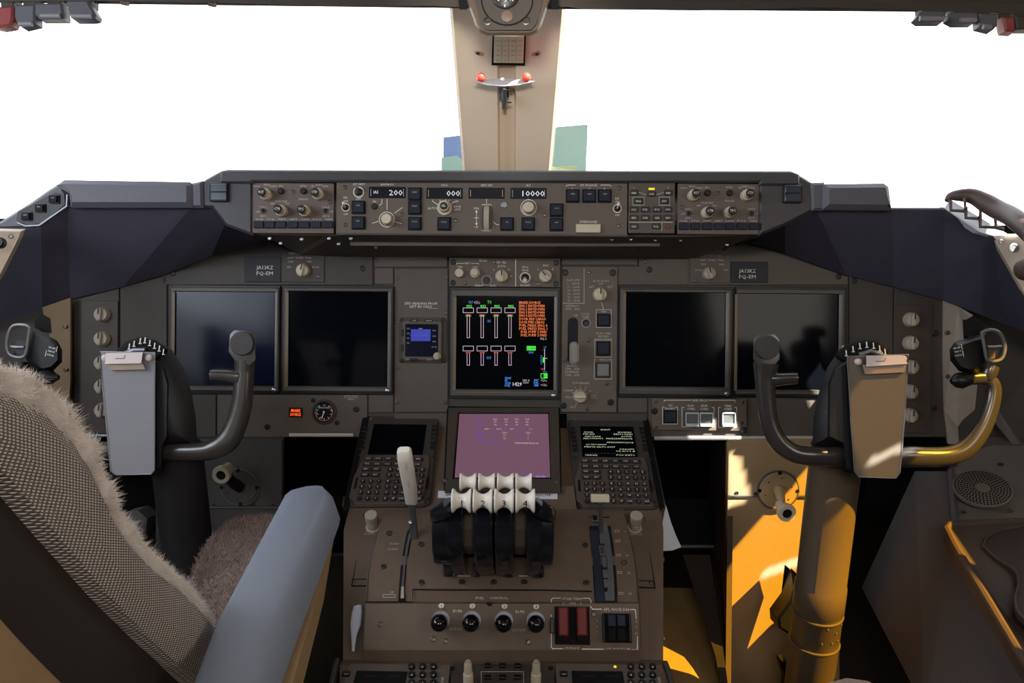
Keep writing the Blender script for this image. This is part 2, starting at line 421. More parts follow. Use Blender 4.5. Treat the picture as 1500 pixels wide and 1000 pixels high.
def key(T, u, v, wpx, hpx, base, m=None, name='key', th=.003, off=None, r=None):
    k = T.px(u, v, base); W_, H_ = wpx*k, hpx*k; p = T.L(u, v, base)
    R_ = r if r is not None else .0007
    return part(name, cached(('key', q(W_), q(H_), th, R_), lambda: MB().rbox(0, 0, W_, H_, 0, th, R_, .0005).build()), m or KEYC, T, p)

# ================================================================ THE SHELL
def world_mesh(name, mb, m, label=None, cat=None, kind='structure', smooth=True):
    o = part(name, mb, m, None, label=label, kind=kind, smooth=smooth)
    if cat: o['category'] = cat
    return o
def slab(pts, thick):
    """closed slab from a planar world polygon, thickness vector added"""
    P = [Vector(p) for p in pts]; t = Vector(thick)
    return MB().rings([[p for p in P], [p+t for p in P]])
XL, XR = -1.22, 1.22
# floor with the foot wells
world_mesh('floor', slab([(XL, -1.2, 0), (XR, -1.2, 0), (XR, 2.6, 0), (XL, 2.6, 0)], (0, 0, -.05)), DECKM, 'dark floor of the flight deck and foot wells', 'floor')
# back wall, behind the seats
world_mesh('wall_back', slab([(XL, -1.2, 0), (XR, -1.2, 0), (XR, -1.2, 2.1), (XL, -1.2, 2.1)], (0, -.05, 0)), mat('bulkhead_dark', (74, 70, 72), .8), 'beige rear bulkhead of the flight deck', 'wall')
world_mesh('wall_front', slab([(XL, 2.55, 0), (XR, 2.55, 0), (XR, 2.55, .95), (XL, 2.55, .95)], (0, .05, 0)), BLACKM, 'dark front bulkhead at the end of the foot wells', 'wall')
# side walls: solid below the sill, a strip above, windows between
for sx, nm in ((-1, 'left'), (1, 'right')):
    x = XR*sx; mb = MB()
    def sl(y0, z0, y1, z1): 
        P = [(x, y0, z0), (x, y1, z0), (x, y1, z1), (x, y0, z1)]
        mb.rings([[Vector(p) for p in P], [Vector(p)+Vector((.05*sx, 0, 0)) for p in P]])
    if sx < 0: sl(-1.2, 0, 1.35, 1.13); sl(1.35, 0, 2.6, .93); sl(-1.2, 1.13, -.45, 2.1); sl(-.45, 1.72, 1.35, 2.1); sl(1.2, 1.13, 1.35, 1.72)
    else: sl(-1.2, 0, 1.35, 1.16); sl(1.35, 0, 1.62, 1.08); sl(1.62, 0, 1.9, 1.04); sl(1.9, 0, 2.6, .955); sl(-1.2, 1.16, .50, 2.1); sl(.50, 1.95, 1.35, 2.1); sl(1.2, 1.16, 1.35, 1.95)
    world_mesh('wall_'+nm, mb, WALLM, nm+' side wall of the flight deck around the side window', 'wall')
# ceiling with the overhead panel
ce = [onto for onto in (W(-300, 4, 1.25), W(750, 16, 1.25), W(1800, 14, 1.25))]
cz0 = W(750, 12, 1.25)
P = [Vector((XL, cz0.y-.05, cz0.z)), Vector((XR, cz0.y-.05, cz0.z)), Vector((XR, .3, 1.95)), Vector((XR, -1.2, 2.0)), Vector((XL, -1.2, 2.0)), Vector((XL, .3, 1.95))]
L0, L1, L2 = W(-260, 3, 1.25), W(741, 13, 1.25), W(1760, 20, 1.25)
cmb = MB(); xs_ = (XL, -.84, 0, .84, XR)
fr_ = [Vector((XL, L0.y, 1.92)), W(-80, 3, 1.25), L1, W(1560, 19, 1.25), Vector((XR, L2.y, 1.98))]
mid = [(XL, .75, 1.95), (-.84, .75, 1.78), (0, .75, 1.80), (.84, .75, 1.78), (XR, .75, 2.0)]
back = [(x_, -.1, 1.98) for x_ in xs_]; end = [(x_, -1.25, 1.98) for x_ in xs_]
lower = [fr_, mid, back, end]
for a, b in zip(lower[:-1], lower[1:]):
    for i in range(4):
        q4 = [Vector(a[i]), Vector(a[i+1]), Vector(b[i+1]), Vector(b[i])]
        cmb.rings([q4, [p+Vector((0, 0, .06)) for p in q4]])
world_mesh('ceiling', cmb, CEILM, 'grey brown ceiling edge above the windshield', 'ceiling')

# centre post between the windshields
FP = Frame(W(741, 250, 1.85), XW, W(741, 6, 1.42)-W(741, 250, 1.85))
def post():
    mb = MB()
    d0, d1 = 1.85, 1.42; rows = []
    for t in [-.32]+[i/6 for i in range(7)]:
        v = 262+(6-262)*t; d = d0+(d1-d0)*t
        uL = 678.5+(657.5-678.5)*t; uR = 806.5+(829-806.5)*t; gl = 732+(-1)*t; gr = 753+(0)*t
        a, b = FP.hit(uL, v), FP.hit(uR, v); g0, g1 = FP.hit(gl, v), FP.hit(gr, v)
        dn = Vector((0, .030, .008)); th = Vector((0, .05, .01)); c = .012
        rows.append([a+th, a+Vector((0, .008, 0)), a+Vector((.006, 0, 0)), g0-Vector((.004, 0, 0)), g0+dn, g1+dn, g1+Vector((.004, 0, 0)), b-Vector((.006, 0, 0)), b+Vector((0, .008, 0)), b+th])
    mb.rings(rows[::-1]); return mb
o = world_mesh('trim_1', post(), POSTM, 'beige centre post between the two windshield panes', 'post')
# windshield panes
for i, (uin, ub, sx) in enumerate(((657, 680, -1), (829, 806, 1))):
    bi = W(ub, 250, 1.86); ti = W(uin, 8, 1.43)
    bo = Vector((1.30*sx, 1.45, bi.z-.14)); to = Vector((1.25*sx, 1.16, ti.z+.02))
    n = (ti-bi).cross(bo-bi).normalized()*.012
    o = world_mesh('window_%d' % (i+1), MB().rings([[bi, bo, to, ti], [p+n for p in (bi, bo, to, ti)]]), WGLASS, ('left', 'right')[i]+' windshield pane beside the centre post', 'window', smooth=False)
# side windows with their glass
for i, sx in enumerate((-1, 1)):
    x = 1.235*sx; P = [(x, -.45, 1.13), (x, 1.2, 1.13), (x, 1.2, 1.72), (x, -.45, 1.72)] if i == 0 else [(x, .50, 1.16), (x, 1.2, 1.16), (x, 1.2, 1.95), (x, .50, 1.95)]
    world_mesh('window_%d' % (i+3), MB().rings([[Vector(p) for p in P], [Vector(p)+Vector((.008*sx, 0, 0)) for p in P]]), WGLASS, ('left', 'right')[i]+' side window beside the pilot seat', 'window', smooth=False)

# unseen amber visor and added opaque boards, gaps cut to place the sun patches
def seg_d(p, a, b):
    ax, ay = b[0]-a[0], b[1]-a[1]; t = max(0, min(1, ((p[0]-a[0])*ax+(p[1]-a[1])*ay)/(ax*ax+ay*ay))); return math.hypot(p[0]-a[0]-t*ax, p[1]-a[1]-t*ay)
def tri_in(p, a, b, c):
    f = lambda o, q_, r_: (q_[0]-o[0])*(r_[1]-o[1])-(q_[1]-o[1])*(r_[0]-o[0])
    s_ = [f(a, b, p), f(b, c, p), f(c, a, p)]; return all(x >= 0 for x in s_) or all(x <= 0 for x in s_)
def qz(u, v, d):
    p = d.hit(u, v, .003) if isinstance(d, Frame) else W(u, v, d); S_ = SUN_TO/SUN_TO.x; g = p+S_*(1.20-p.x); return (g.y, g.z)
F5 = Frame(W(741, 800, 1.50), XW, Vector((0, .06, 1)))
TRI = [qz(1064, 660, F5), qz(1082, 662, F5), qz(1100, 732, F5), qz(1064, 744, F5)]
SLA, SLB = qz(1124, 837, F5), qz(1190, 814, F5)
STA, STB = qz(1262, 684, 1.10), qz(1345, 655, 1.12)
GPQ = [qz(988, 632, 1.46), qz(1042, 622, 1.46), qz(1058, 606, 1.46), qz(1094, 644, 1.46), qz(1092, 650, 1.46), qz(1000, 644, 1.46)]
ZAMB = qz(1085, 792, F5)[1]
AMB0, AMB1 = (.565, 1.20), (.96, 1.60)
def kind_at(y, z):
    p = (y, z)
    if tri_in(p, TRI[0], TRI[1], TRI[2]) or tri_in(p, TRI[0], TRI[2], TRI[3]): return 'c'
    if seg_d(p, SLA, SLB) < .006: return 'c'
    if seg_d(p, STA, STB) < .0042: return 'c'
    if any(tri_in(p, GPQ[i], GPQ[i+1], GPQ[-1]) for i in range(len(GPQ)-2)): return 'c'
    if .96 < y < 1.06 and 1.56 < z < 1.68: return 'c'
    zt = 1.64 if y < .78 else ZAMB
    if .545 < y < .66 and 1.64 <= z < 1.90: return 'b'
    if AMB0[0] < y < AMB1[0] and (1.28 if y < .79 else 1.235) < z < zt: return 'a'
    return 'o'
def visor(x, want, th):
    mb = MB(); c = .004; ny, nz = int(.82/c)+1, int(.87/c)+1
    for j in range(nz):
        i = 0
        while i < ny:
            if kind_at(.44+(i+.5)*c, 1.09+(j+.5)*c) == want:
                k = i
                while k < ny and kind_at(.44+(k+.5)*c, 1.09+(j+.5)*c) == want: k += 1
                y0, y1, z0, z1 = .44+i*c, .44+k*c, 1.09+j*c, 1.09+(j+1)*c
                if th: mb.rings([[(x, y0, z0), (x, y1, z0), (x, y1, z1), (x, y0, z1)], [(x+th, y0, z0), (x+th, y1, z0), (x+th, y1, z1), (x+th, y0, z1)]])
                else: mb.addv([(x, y0, z0), (x, y1, z0), (x, y1, z1), (x, y0, z1)], [(0, 1, 2, 3)])
                i = k
            else: i += 1
    return mb
vs_ = bpy.data.objects.new('visor_and_sun_mask', None); COL.objects.link(vs_); tagit(vs_, 'unseen amber visor with added boards that shape the sunlight at the right side window', 'visor')
part('amber_pane', visor(1.20, 'a', 0), AMBER, vs_, smooth=False); part('added_dimmer_pane', visor(1.20, 'b', 0), AMBER2, vs_, smooth=False); part('sun_mask_board', visor(1.20, 'o', .004), BLACKM, vs_, smooth=False)

# deck under the windshield, ahead of the glareshield
a = FM.hit(-200, 345, -.35); b = FM.hit(1700, 345, -.35)
world_mesh('trim_2', slab([(XL, 1.41, 1.09), (XR, 1.41, 1.09), (XR, 2.6, .90), (XL, 2.6, .90)], (0, 0, -.03)), BLACKM, 'black deck under the windshield ahead of the glareshield', 'deck')

# ================================================================ GLARESHIELD
gs = Thing('glareshield', 'dark grey padded glareshield hood arching over the instrument panel', 'glareshield', FM, (741, 310))
def gpoly(name, pts, h0, h1, m, c=.004, label=None):
    mb = MB().poly([gs.L(u, v, h1) for u, v in pts], h0, h1, c); return part(name, mb, m, gs, label=label)
# centre bridge: lip above the panels plus cheeks left and right of them
gpoly('hood_lip', [(322, 250), (332, 248), (1160, 250), (1172, 255), (1172, 271), (1113, 271), (1113, 267), (369, 266), (369, 268), (322, 268)], -.14, .012, GLARE2, .003)
gpoly('hood_cheek', [(286, 276), (300, 262), (324, 249), (366, 262), (370, 266), (370, 345), (330, 330), (310, 304), (290, 304)], -.14, .006, GLARE2, .004)
gpoly('hood_cheek', [(1112, 266), (1162, 251), (1176, 258), (1192, 268), (1196, 306), (1150, 330), (1112, 345)], -.14, .006, GLARE2, .004)
# left pad with its chamfered end
gpoly('hood_pad', [(78, 270), (90, 262), (275, 265), (280, 270), (280, 303), (100, 303), (97, 282)], -.14, .02, GLARE, .008)
gpoly('hood_pad', [(278, 268), (296, 264), (297, 304), (278, 304)], -.14, .012, GLARE, .004)
gpoly('hood_pad', [(1208, 268), (1298, 267), (1305, 272), (1309, 304), (1306, 307), (1207, 306)], -.14, .02, GLARE, .008)
gpoly('hood_pad', [(1188, 267), (1209, 266), (1209, 308), (1190, 308)], -.14, .012, GLARE, .004)
gpoly('hood_corner', [(-60, 372), (-60, 352), (0, 322), (40, 297), (70, 276), (90, 264), (98, 284), (98, 303), (60, 334), (30, 336), (0, 337)], -.14, .0, GLARE, .006)
part('corner_recess', MB().poly([gs.L(u, v, .0015) for u, v in [(26, 310), (80, 282), (94, 283), (95, 300), (60, 327), (34, 330), (24, 322)]], .0, .0015), BLACK, gs)
part('corner_rim', MB().tube([gs.L(u, v, .003) for u, v in [(99, 285), (98, 302), (78, 316), (58, 330), (38, 331), (26, 326)]], .0022, 6, Vector((0, 0, 1))), GREYM, gs)
for (u, v), t in zip([(40, 317), (60, 305), (80, 292)], ('MAP', 'PNL', 'CLK')):
    korry(gs, u, v, 15, 13, .0015, t, m=BLACK, face=BTNR, name='corner_button')
for u, v in ((320, 281), (1162, 283)):
    gs.plate('warning_light_bezel', u-13.5, v-14, u+13.5, v+14, .006, .012, BLACK, .002, .001)
    for dv in (-6.2, 6.2):
        gs.plate('warning_light', u-11.5, v+dv-5.7, u+11.5, v+dv+5.7, .012, .0145, mat('warning_lens', (38, 48, 62), .2, var=0, bump=0, spec=.7) if 'warning_lens' not in MATS else MATS['warning_lens'], .001)
# hood lining: ruled sheets from the lip down and forward to the instrument panel
def ruled(name, near, far, m, nh=.0, label=None):
    A = [gs.L(u, v, nh) for u, v in near]; Bp = [gs.G(F0.hit(u, v, .004)) for u, v in far]
    mb = MB(); n = len(A); t = Vector((0, .004, -.004))
    for i in range(n-1):
        q4 = [A[i], A[i+1], Bp[i+1], Bp[i]]; mb.rings([q4, [p+t for p in q4]])
    return part(name, mb, m, gs, label=label)
ruled('hood_lining', [(-60, 374), (0, 338), (60, 334), (98, 303), (280, 304), (310, 304), (330, 328), (371, 345)],
      [(-90, 500), (0, 474), (62, 452), (103, 438), (180, 420), (250, 399), (310, 374), (400, 352)], NAVY)
ruled('hood_lining', [(1112, 344), (1150, 329), (1196, 307), (1306, 307), (1384, 307), (1440, 345), (1455, 346), (1560, 500)],
      [(1085, 352), (1150, 371), (1240, 403), (1310, 420), (1382, 440), (1440, 462), (1470, 474), (1590, 520)], NAVY)
# slab under the panels
ruled('under_panel', [(371, 343), (490, 345), (741, 346), (990, 347), (1112, 344)], [(400, 352), (440, 374), (741, 377), (1020, 378), (1085, 353)], BROWN, -.002)
part('ledge_strip', MB().tube([gs.G(F0.hit(u, v, .117)) for u, v in ((514, 357), (741, 358), (966, 358))], (.004, .0055), 8, Vector((0, 0, 1)), sq=.6), BROWN2, gs)
for u, v in ((395, 349), (482, 349), (514, 349), (442, 350), (896, 350), (924, 350), (960, 351), (997, 351), (411, 356), (496, 357), (1065, 358), (740, 363), (551, 362), (928, 364)):
    part('screw', S_screw(.003), STEEL, gs, gs.G(F0.hit(u, v, .17-.17*(v-345)/32+.006)))
# far right end of the sill, lit by the sun: grey lip
# ================================================================ GLARESHIELD PANELS
def efis(name, label, u0, v0, u1, v1, knobs, btns, togg, scr, keys, kv, lab, mirror):
    T = Thing(name, label, 'control panel', FM, ((u0+u1)/2, (v0+v1)/2), group=None)
    B = .004
    T.plate('faceplate', u0, v0, u1, v1, -.06, B, EFISB, .001)
    for (u, v), t, kind in knobs:
        knob(T, u, v, 8.6, .026, 'stack', CREAM, B, cap=BLACK, capr=.74, captxt=t)
    for u, v in btns:
        part('push_button', cached('rb', lambda: MB().lathe([(.005, 0), (.005, .004), (.004, .005), (.0035, .0045), (.0005, .0045)], 16).build()), BLACK, T, T.L(u, v, B))
    for u, v in togg:
        part('toggle_switch', cached('tg', lambda: MB().lathe([(.0042, 0), (.0042, .001), (.0015, .0015), (.0018, .008), (.0003, .0085)], 10).build()), BLACK, T, T.L(u, v, B))
    screws(T, scr, B, 3.4)
    for i, u in enumerate(keys):
        key(T, u, kv, 14, 10, B, BTN, 'map_key', .006)
        T.text(lab[i], u, kv-8, 3.0, B+.0004, DIM, 12)
    return T
Lk = [((383.4, 281.2), 'RST', 0), ((461.4, 281.2), 'STD', 0), ((406.8, 305.8), 'CTR', 0), ((441.5, 306.3), 'TFC', 0)]
labs = ['WXR', 'STA', 'WPT', 'ARPT', 'DATA', 'POS', 'TERR']
T = efis('display_control_panel', 'display control panel with four cream knobs at the left end of the glareshield', 370, 268, 489, 341.5, Lk,
         [(412, 280.3), (445, 280.3)], [(385.6, 309), (477, 309)], [(482.7, 295.4), (429, 281)], [380, 396.4, 412.9, 430.2, 447.2, 464.3, 481.3], 329.2, labs, False)
h = .0044
for t, u, v, c in (('RADIO', 376, 272.5, 2.6), ('MINS', 391, 270.5, 3), ('BARO', 401, 272.6, 3), ('FPV', 412, 272.4, 3), ('MTRS', 444.5, 272.4, 3), ('IN', 458, 272.4, 3), ('BARO', 468, 270.6, 3), ('HPA', 477, 272.6, 3),
                   ('VOR L', 385.6, 303, 2.8), ('OFF', 377.5, 310, 2.8), ('ADF L', 386, 316.3, 2.8), ('VOR MAP', 412, 294.7, 3), ('APP', 399.5, 298, 2.8), ('PLN', 421, 298, 2.6), ('RANGE', 444.5, 291.5, 3), ('VOR R', 477, 303.5, 2.8), ('OFF', 485, 310, 2.8), ('ADF R', 477.5, 316.3, 2.8)):
    T.text(t, u, v, c, h, DIM)
T.flush()
Rk = [((1019.8, 282.6), 'RST', 0), ((1098.8, 282.6), 'STD', 0), ((1039.9, 308.6), 'CTR', 0), ((1072.8, 308.6), 'TFC', 0)]
T = efis('display_control_panel', 'display control panel with four cream knobs at the right end of the glareshield', 992.6, 269, 1111.6, 343, Rk,
         [(1036, 283), (1068.3, 283)], [(1008.7, 312.7), (1100.6, 312.7)], [(999, 303.4), (1052, 283)], [1001.2, 1018.2, 1035.6, 1052.7, 1069.2, 1086.2, 1103.5], 331.5, labs, True)
for t, u, v, c in (('RADIO', 1002, 275, 2.6), ('MINS', 1014, 273, 3), ('BARO', 1025, 275, 3), ('FPV', 1036, 274.5, 3), ('MTRS', 1068.5, 274.2, 3), ('IN', 1084, 275, 3), ('BARO', 1092, 273, 3), ('HPA', 1102, 275, 3),
                   ('VOR L', 1008.7, 306, 2.8), ('OFF', 1000.5, 313, 2.8), ('ADF L', 1009, 319, 2.8), ('VOR MAP', 1036, 297, 3), ('APP', 1023.5, 301, 2.8), ('PLN', 1047, 301, 2.6), ('RANGE', 1068.5, 294, 3), ('VOR R', 1101, 306, 2.8), ('OFF', 1108, 313, 2.6), ('ADF R', 1101, 319, 2.8)):
    T.text(t, u, v, c, h, DIM)
T.flush()

# autopilot mode control panel
T = Thing('autopilot_panel', 'long brown autopilot panel with number windows reading 200, 000 and 10000', 'control panel', FM, (706, 305))
B = .005; h = B+.0004
T.plate('faceplate', 492.5, 267, 919, 343.5, -.06, B, BROWN2, .001)
part('lower_rim', MB().rbox(0, 0, T.px(706, 345)*426, .003, 0, .006, .001), BROWND, T, T.L(706, 344.5, 0))
screws(T, [(504.7, 274.3), (505.6, 329.2), (588.8, 313.8), (667, 323), (798, 315), (906.8, 275.6), (906, 331)], B, 3.2)
def window(u0, v0, u1, v1, s=None, s2=None, at=None):
    T.plate('number_window', u0, v0, u1, v1, B-.001, B+.0012, LCD, .0012, .0005)
    hh = B+.0016
    T.line([(u0+3, v0+3.5), (u0+3, v1-3)], .7, hh, DIM); T.line([(u1-3, v0+3.5), (u1-3, v1-3)], .7, hh, DIM)
    if s: T.text(s, at, (v0+v1)/2+.2, 8.2, hh, LWHT, len(s)*6.5)
    if s2: T.text(s2, u0+10.5, (v0+v1)/2-.6, 4.6, hh, LWHT, 7)
window(540.2, 273.4, 594, 289.9, '200', 'IAS', 579.8); window(624.6, 274.8, 677.5, 290.7, '000', None, 664)
window(686.3, 274.8, 739.2, 290.7); window(747.7, 275, 800.7, 291, '10000', None, 781.5)
for t, u, v, c in (('A/T ARM', 525.5, 269.6, 3.2), ('OFF', 525, 291.3, 3.2), ('F/D', 506.4, 289.3, 3), ('ON', 506.4, 294.2, 3), ('OFF', 506.4, 313.6, 3), ('IAS/MACH', 567, 270, 3), ('SEL', 548.6, 294.8, 3),
                   ('HDG', 651, 271, 3), ('VERT SPD', 712.7, 271.2, 3), ('ALT', 774, 271.2, 3), ('AUTO', 633.5, 305, 3.6), ('BANK', 670, 302.4, 3), ('LIMIT', 670, 306.6, 3), ('5', 634, 294, 3), ('25', 669.5, 294.5, 3),
                   ('DN', 698, 305, 3.4), ('UP', 698, 332.6, 3.4), ('A/P ENGAGE', 862, 271, 3.2), ('L', 838.8, 276, 3), ('C', 863.5, 276, 3), ('R', 885.7, 276.3, 3),
                   ('F/D', 904.2, 290.7, 3), ('ON', 904.2, 295.4, 3), ('OFF', 904.2, 315, 3), ('DISENGAGE', 862, 324.6, 3.4)):
    T.text(t, u, v, c, h, WHITE)
for L_ in ([(556, 301), (559.5, 297.5), (559.5, 292)], [(567, 292), (567, 307)], [(578, 312), (589, 304)], [(545.5, 327), (554, 324)], [(580, 325), (588, 327.5)], [(634, 295), (641, 299.5)], [(644, 292.5), (646, 296)], [(653, 292), (652, 295)], [(657.5, 293), (655, 296.5)], [(667, 295), (660, 299)],
           [(712.7, 291.5), (712.7, 298)], [(706.5, 301), (706.5, 299.5), (719, 299.5), (719, 301)], [(706.5, 336), (706.5, 338), (719, 338), (719, 336)], [(698, 311), (698, 327)], [(695, 319), (701, 319)],
           [(723, 325), (727, 328.5), (731, 329)], [(774, 291.5), (774, 293)], [(829, 272.5), (831, 271), (843, 271)], [(880, 271), (893, 271), (895, 272.5)]):
    T.line(L_, .8, h)
for v0, s in ((307, 1), (330.5, -1)):
    p = T.L(698, v0, h); k = T.px(698, v0); mb = T.tx['white_lettering'][0]
    mb.addv([(p.x, p.y, h-T.a.z), (p.x-2*k, p.y-4*k*s, h-T.a.z), (p.x+2*k, p.y-4*k*s, h-T.a.z)], [(0, 1, 2)])
toggle(T, 525.5, 281.5, 8, B, True, GREYM); toggle(T, 506.4, 303.7, 6.2, B, True); toggle(T, 904.2, 305.5, 6.4, B, True)
for t, u, v in (('THR', 525.5, 304), ('SPD', 525.5, 326.6), ('LNAV', 608, 284.6), ('VNAV', 608, 305), ('FLCH', 608, 327.6), ('HOLD', 650.8, 328), ('V/S', 742.8, 328.3), ('HOLD', 773.8, 328.3),
                ('LOC', 815.3, 308), ('APP', 815, 328.9), ('CMD', 838.8, 287.3), ('CMD', 863, 287.3), ('CMD', 885.7, 287.3)):
    korry(T, u, v, 20, 19.6, B, t, name='mode_button')
part('select_button', MB().ring(0, 0, .0042, .0055, 0, .001, 18).lathe([(.004, 0), (.004, .003), (.0005, .003)], 14), BLACK, T, T.L(548.6, 302.5, B))
part('knob_ring', MB().ring(0, 0, .0118, .0128, 0, .001, 26), WHITE, T, T.L(566.8, 321.5, B))
knob(T, 565.6, 320, 9.4, .020, 'fluted', CREAM, B, pointer=False, name='speed_knob')
knob(T, 650, 301.5, 9, .016, 'plain', CREAM, B, cap=BLACK, capr=.62, captxt='SEL', name='heading_knob')
part('heading_skirt', MB().lathe([(.0125, 0), (.0125, .003), (.0115, .004), (.008, .004)], 28, rib=1, ribd=.04), CREAM, T, T.L(651.3, 304.6, B))
part('knob_ring', MB().ring(0, 0, .0122, .0132, 0, .001, 26), WHITE, T, T.L(774.3, 304, B))
knob(T, 774.2, 303, 9.2, .016, 'plain', CREAM, B, pointer=False, name='altitude_knob')
part('light_sensor', MB().lathe([(.0056, 0), (.0056, .0012), (.0046, .0016), (.0044, .001), (.0003, .001)], 20), GREYM, T, T.L(738.7, 299.9, B))
# thumb wheel
wr = MB().rbox(0, 0, .0185, .040, 0, .002, .0085, .001, 6); part('wheel_surround', wr, BROWN, T, T.L(712.6, 319, B))
wh = MB(); rr = []
for k in range(13):
    a = math.radians(-60+120*k/12); y, z = .0205*math.sin(a)/math.sin(math.radians(60)), .018*(math.cos(a)-.5); rr.append([(-.0042, y, z), (.0042, y, z), (.0042, y, -.002), (-.0042, y, -.002)])
wh.rings(rr)
o = part('thumb_wheel', wh, CREAM2, T, T.L(712.6, 319.3, B+.001))
part('wheel_slot', MB().rbox(-.0055, 0, .0014, .041, 0, .0008).rbox(.0055, 0, .0014, .041, 0, .0008), BLACK, T, T.L(712.6, 319.3, B+.002))
T.plate('disengage_bar', 844, 328, 880, 340.5, B, B+.006, CREAM, .001, .0008)
T.flush()

# display select panel with the small keys
T = Thing('display_select_panel', 'small key panel with a lit yellow lamp between autopilot panel and right knobs', 'control panel', FM, (954, 304))
T.plate('faceplate', 920.8, 267.4, 988.5, 341.5, -.06, B, BROWN, .001)
T.plate('lamp', 950.2, 275, 959, 277.9, B, B+.001, LAMPY, .0003, .0002)
for t, u, v, w_ in (('INBD', 928.8, 282.5, 12), ('LWR', 954.5, 284, 12), ('INBD', 979, 282.5, 12), ('ENG', 935.4, 294.5, 13), ('STAT', 973, 294.5, 13), ('ELEC', 928.8, 306.8, 12), ('FUEL', 945.3, 306.8, 12), ('ECS', 962.6, 306.8, 12), ('HYD', 978.7, 306.8, 12),
                    ('INFO', 928.8, 319, 12), ('DRS', 945.3, 319, 12), ('GEAR', 962.6, 319, 12), ('INFO', 978.7, 319, 12), ('CANC', 928.5, 331.5, 12), ('RCL', 961.2, 331.5, 12)):
    key(T, u, v, w_, 7.6, B, BLACK, 'display_key', .003); T.text(t, u, v, 3.2, B+.0034, WHITE, 7)
part('round_button', cached('rb2', lambda: MB().lathe([(.0042, 0), (.004, .003), (.0003, .0032)], 14).build()), mat('brown_button', (92, 48, 46), .4, bump=0), T, T.L(978, 331.5, B))
T.line([(922, 325.4), (985, 325.4)], .9, h, CREAM); T.line([(969.5, 325.4), (969.5, 338)], .9, h, CREAM)
T.box(927, 288.6, 943.5, 300.4, .8, h, DIM); T.box(965.6, 288.6, 981, 300.4, .8, h, DIM)
T.line([(936, 281.6), (946, 285)], .8, h, DIM); T.line([(962, 285), (972, 281.6)], .8, h, DIM)
T.text('L', 928.8, 274.5, 2.5, h, DIM); T.text('R', 979, 274.5, 2.5, h, DIM)
T.flush()

# ================================================================ INSTRUMENT PANEL
IP = Thing('instrument_panel', 'wide brown instrument panel board holding the screens under the glareshield', 'instrument panel', F0, (741, 500))
def ppoly(T, name, pts, h0, h1, m, c=.0006, label=None):
    return part(name, MB().poly([T.L(u, v, h1) for u, v in pts], h0-T.a.z, h1-T.a.z, c), m, T, label=label)
ppoly(IP, 'panel_board', [(96, 425), (104, 640), (655, 640), (655, 606), (830, 606), (830, 640), (1392, 640), (1396, 430), (1240, 390), (1095, 335), (390, 335), (250, 384)], -.012, -.004, BROWND)
S = 0.0
def pl(name, pts, m=BROWN, h1=0.0): return ppoly(IP, name, pts, -.003+h1, h1, m)
pl('panel_plate', [(238, 404), (400, 356), (440, 374), (546, 376), (546, 417), (238, 417)], BROWND)
pl('panel_plate', [(549, 376), (655, 376), (655, 391), (549, 391)])
pl('panel_plate', [(549, 392.5), (576, 392.5), (576, 416), (549, 416)])
pl('panel_plate', [(577.8, 393.5), (656, 393.5), (656, 603.5), (577.8, 603.5)])
pl('panel_plate', [(577.8, 605), (656, 605), (656, 640), (577.8, 640)])
pl('panel_plate', [(540, 578), (576, 578), (576, 604), (540, 604)])
pl('panel_plate', [(318, 578), (538, 578), (538, 640), (318, 640)])
pl('panel_plate', [(176, 420), (244, 404), (244, 578), (316, 578), (316, 640), (176, 640)], BROWND)
pl('panel_plate', [(108, 440), (174, 421), (174, 640), (108, 640)], BROWND)
pl('panel_plate', [(822.5, 379), (934, 379), (934, 388), (822.5, 388)])
pl('panel_plate', [(936, 379), (1008, 379), (1008, 417), (905, 417), (905, 390), (936, 390)])
pl('panel_plate', [(1008, 376), (1086, 354), (1128, 367), (1242, 405), (1242, 417), (1008, 417)])
pl('panel_plate', [(905, 583), (948, 583), (948, 604), (905, 604)])
pl('panel_plate', [(950, 583), (1308, 583), (1308, 640), (950, 640)])
pl('panel_plate', [(1244, 404), (1308, 421), (1308, 581), (1244, 581)], BROWND)
pl('panel_plate', [(1310, 424), (1366, 441), (1366, 640), (1310, 640)], BROWND)
pl('panel_plate', [(830, 605), (948, 605), (948, 640), (830, 640)], BROWND)
screws(IP, [(451, 391), (531, 393), (951, 395), (391.7, 625), (522, 599), (253, 400), (1228, 405), (1251, 411), (1061, 363), (1370, 488), (1368, 597)], 0, 4.6, BLACK, 'fastener')
screws(IP, [(583, 406), (653.5, 406), (653, 458), (582, 472), (583, 539), (582, 589), (652, 589), (551, 381), (945, 383)], 0, 3, SCREW)
IP.text('ISFD HEADING FROM', 616.5, 444.3, 3.6, .0006, WHITE); IP.text('LEFT IRS ONLY', 616.5, 448.8, 3.6, .0006, WHITE)
IP.line([(629, 451.5), (641, 451.5)], .5, .0006, DIM)
for i, t in enumerate(('NORMAL BRAKE', 'ACCUMULATOR', 'RESERVE')): IP.text(t, 514, 579.5+2.6*i, 2.0, .0006, DIM)
IP.flush()
part('edge_rail', MB().tube([IP.L(u, v, .006) for u, v in ((424, 637), (518, 637))], (.0035, .0035), 8), EDGE, IP)
part('edge_rail', MB().tube([IP.L(u, v, .006) for u, v in ((958, 641.5), (1100, 641.5), (1300, 641))], (.004, .0035), 8), EDGE, IP)
part('edge_rail', MB().tube([IP.L(u, v, .006) for u, v in ((110, 637.5), (160, 638))], (.003, .003), 8), GREYM, IP)

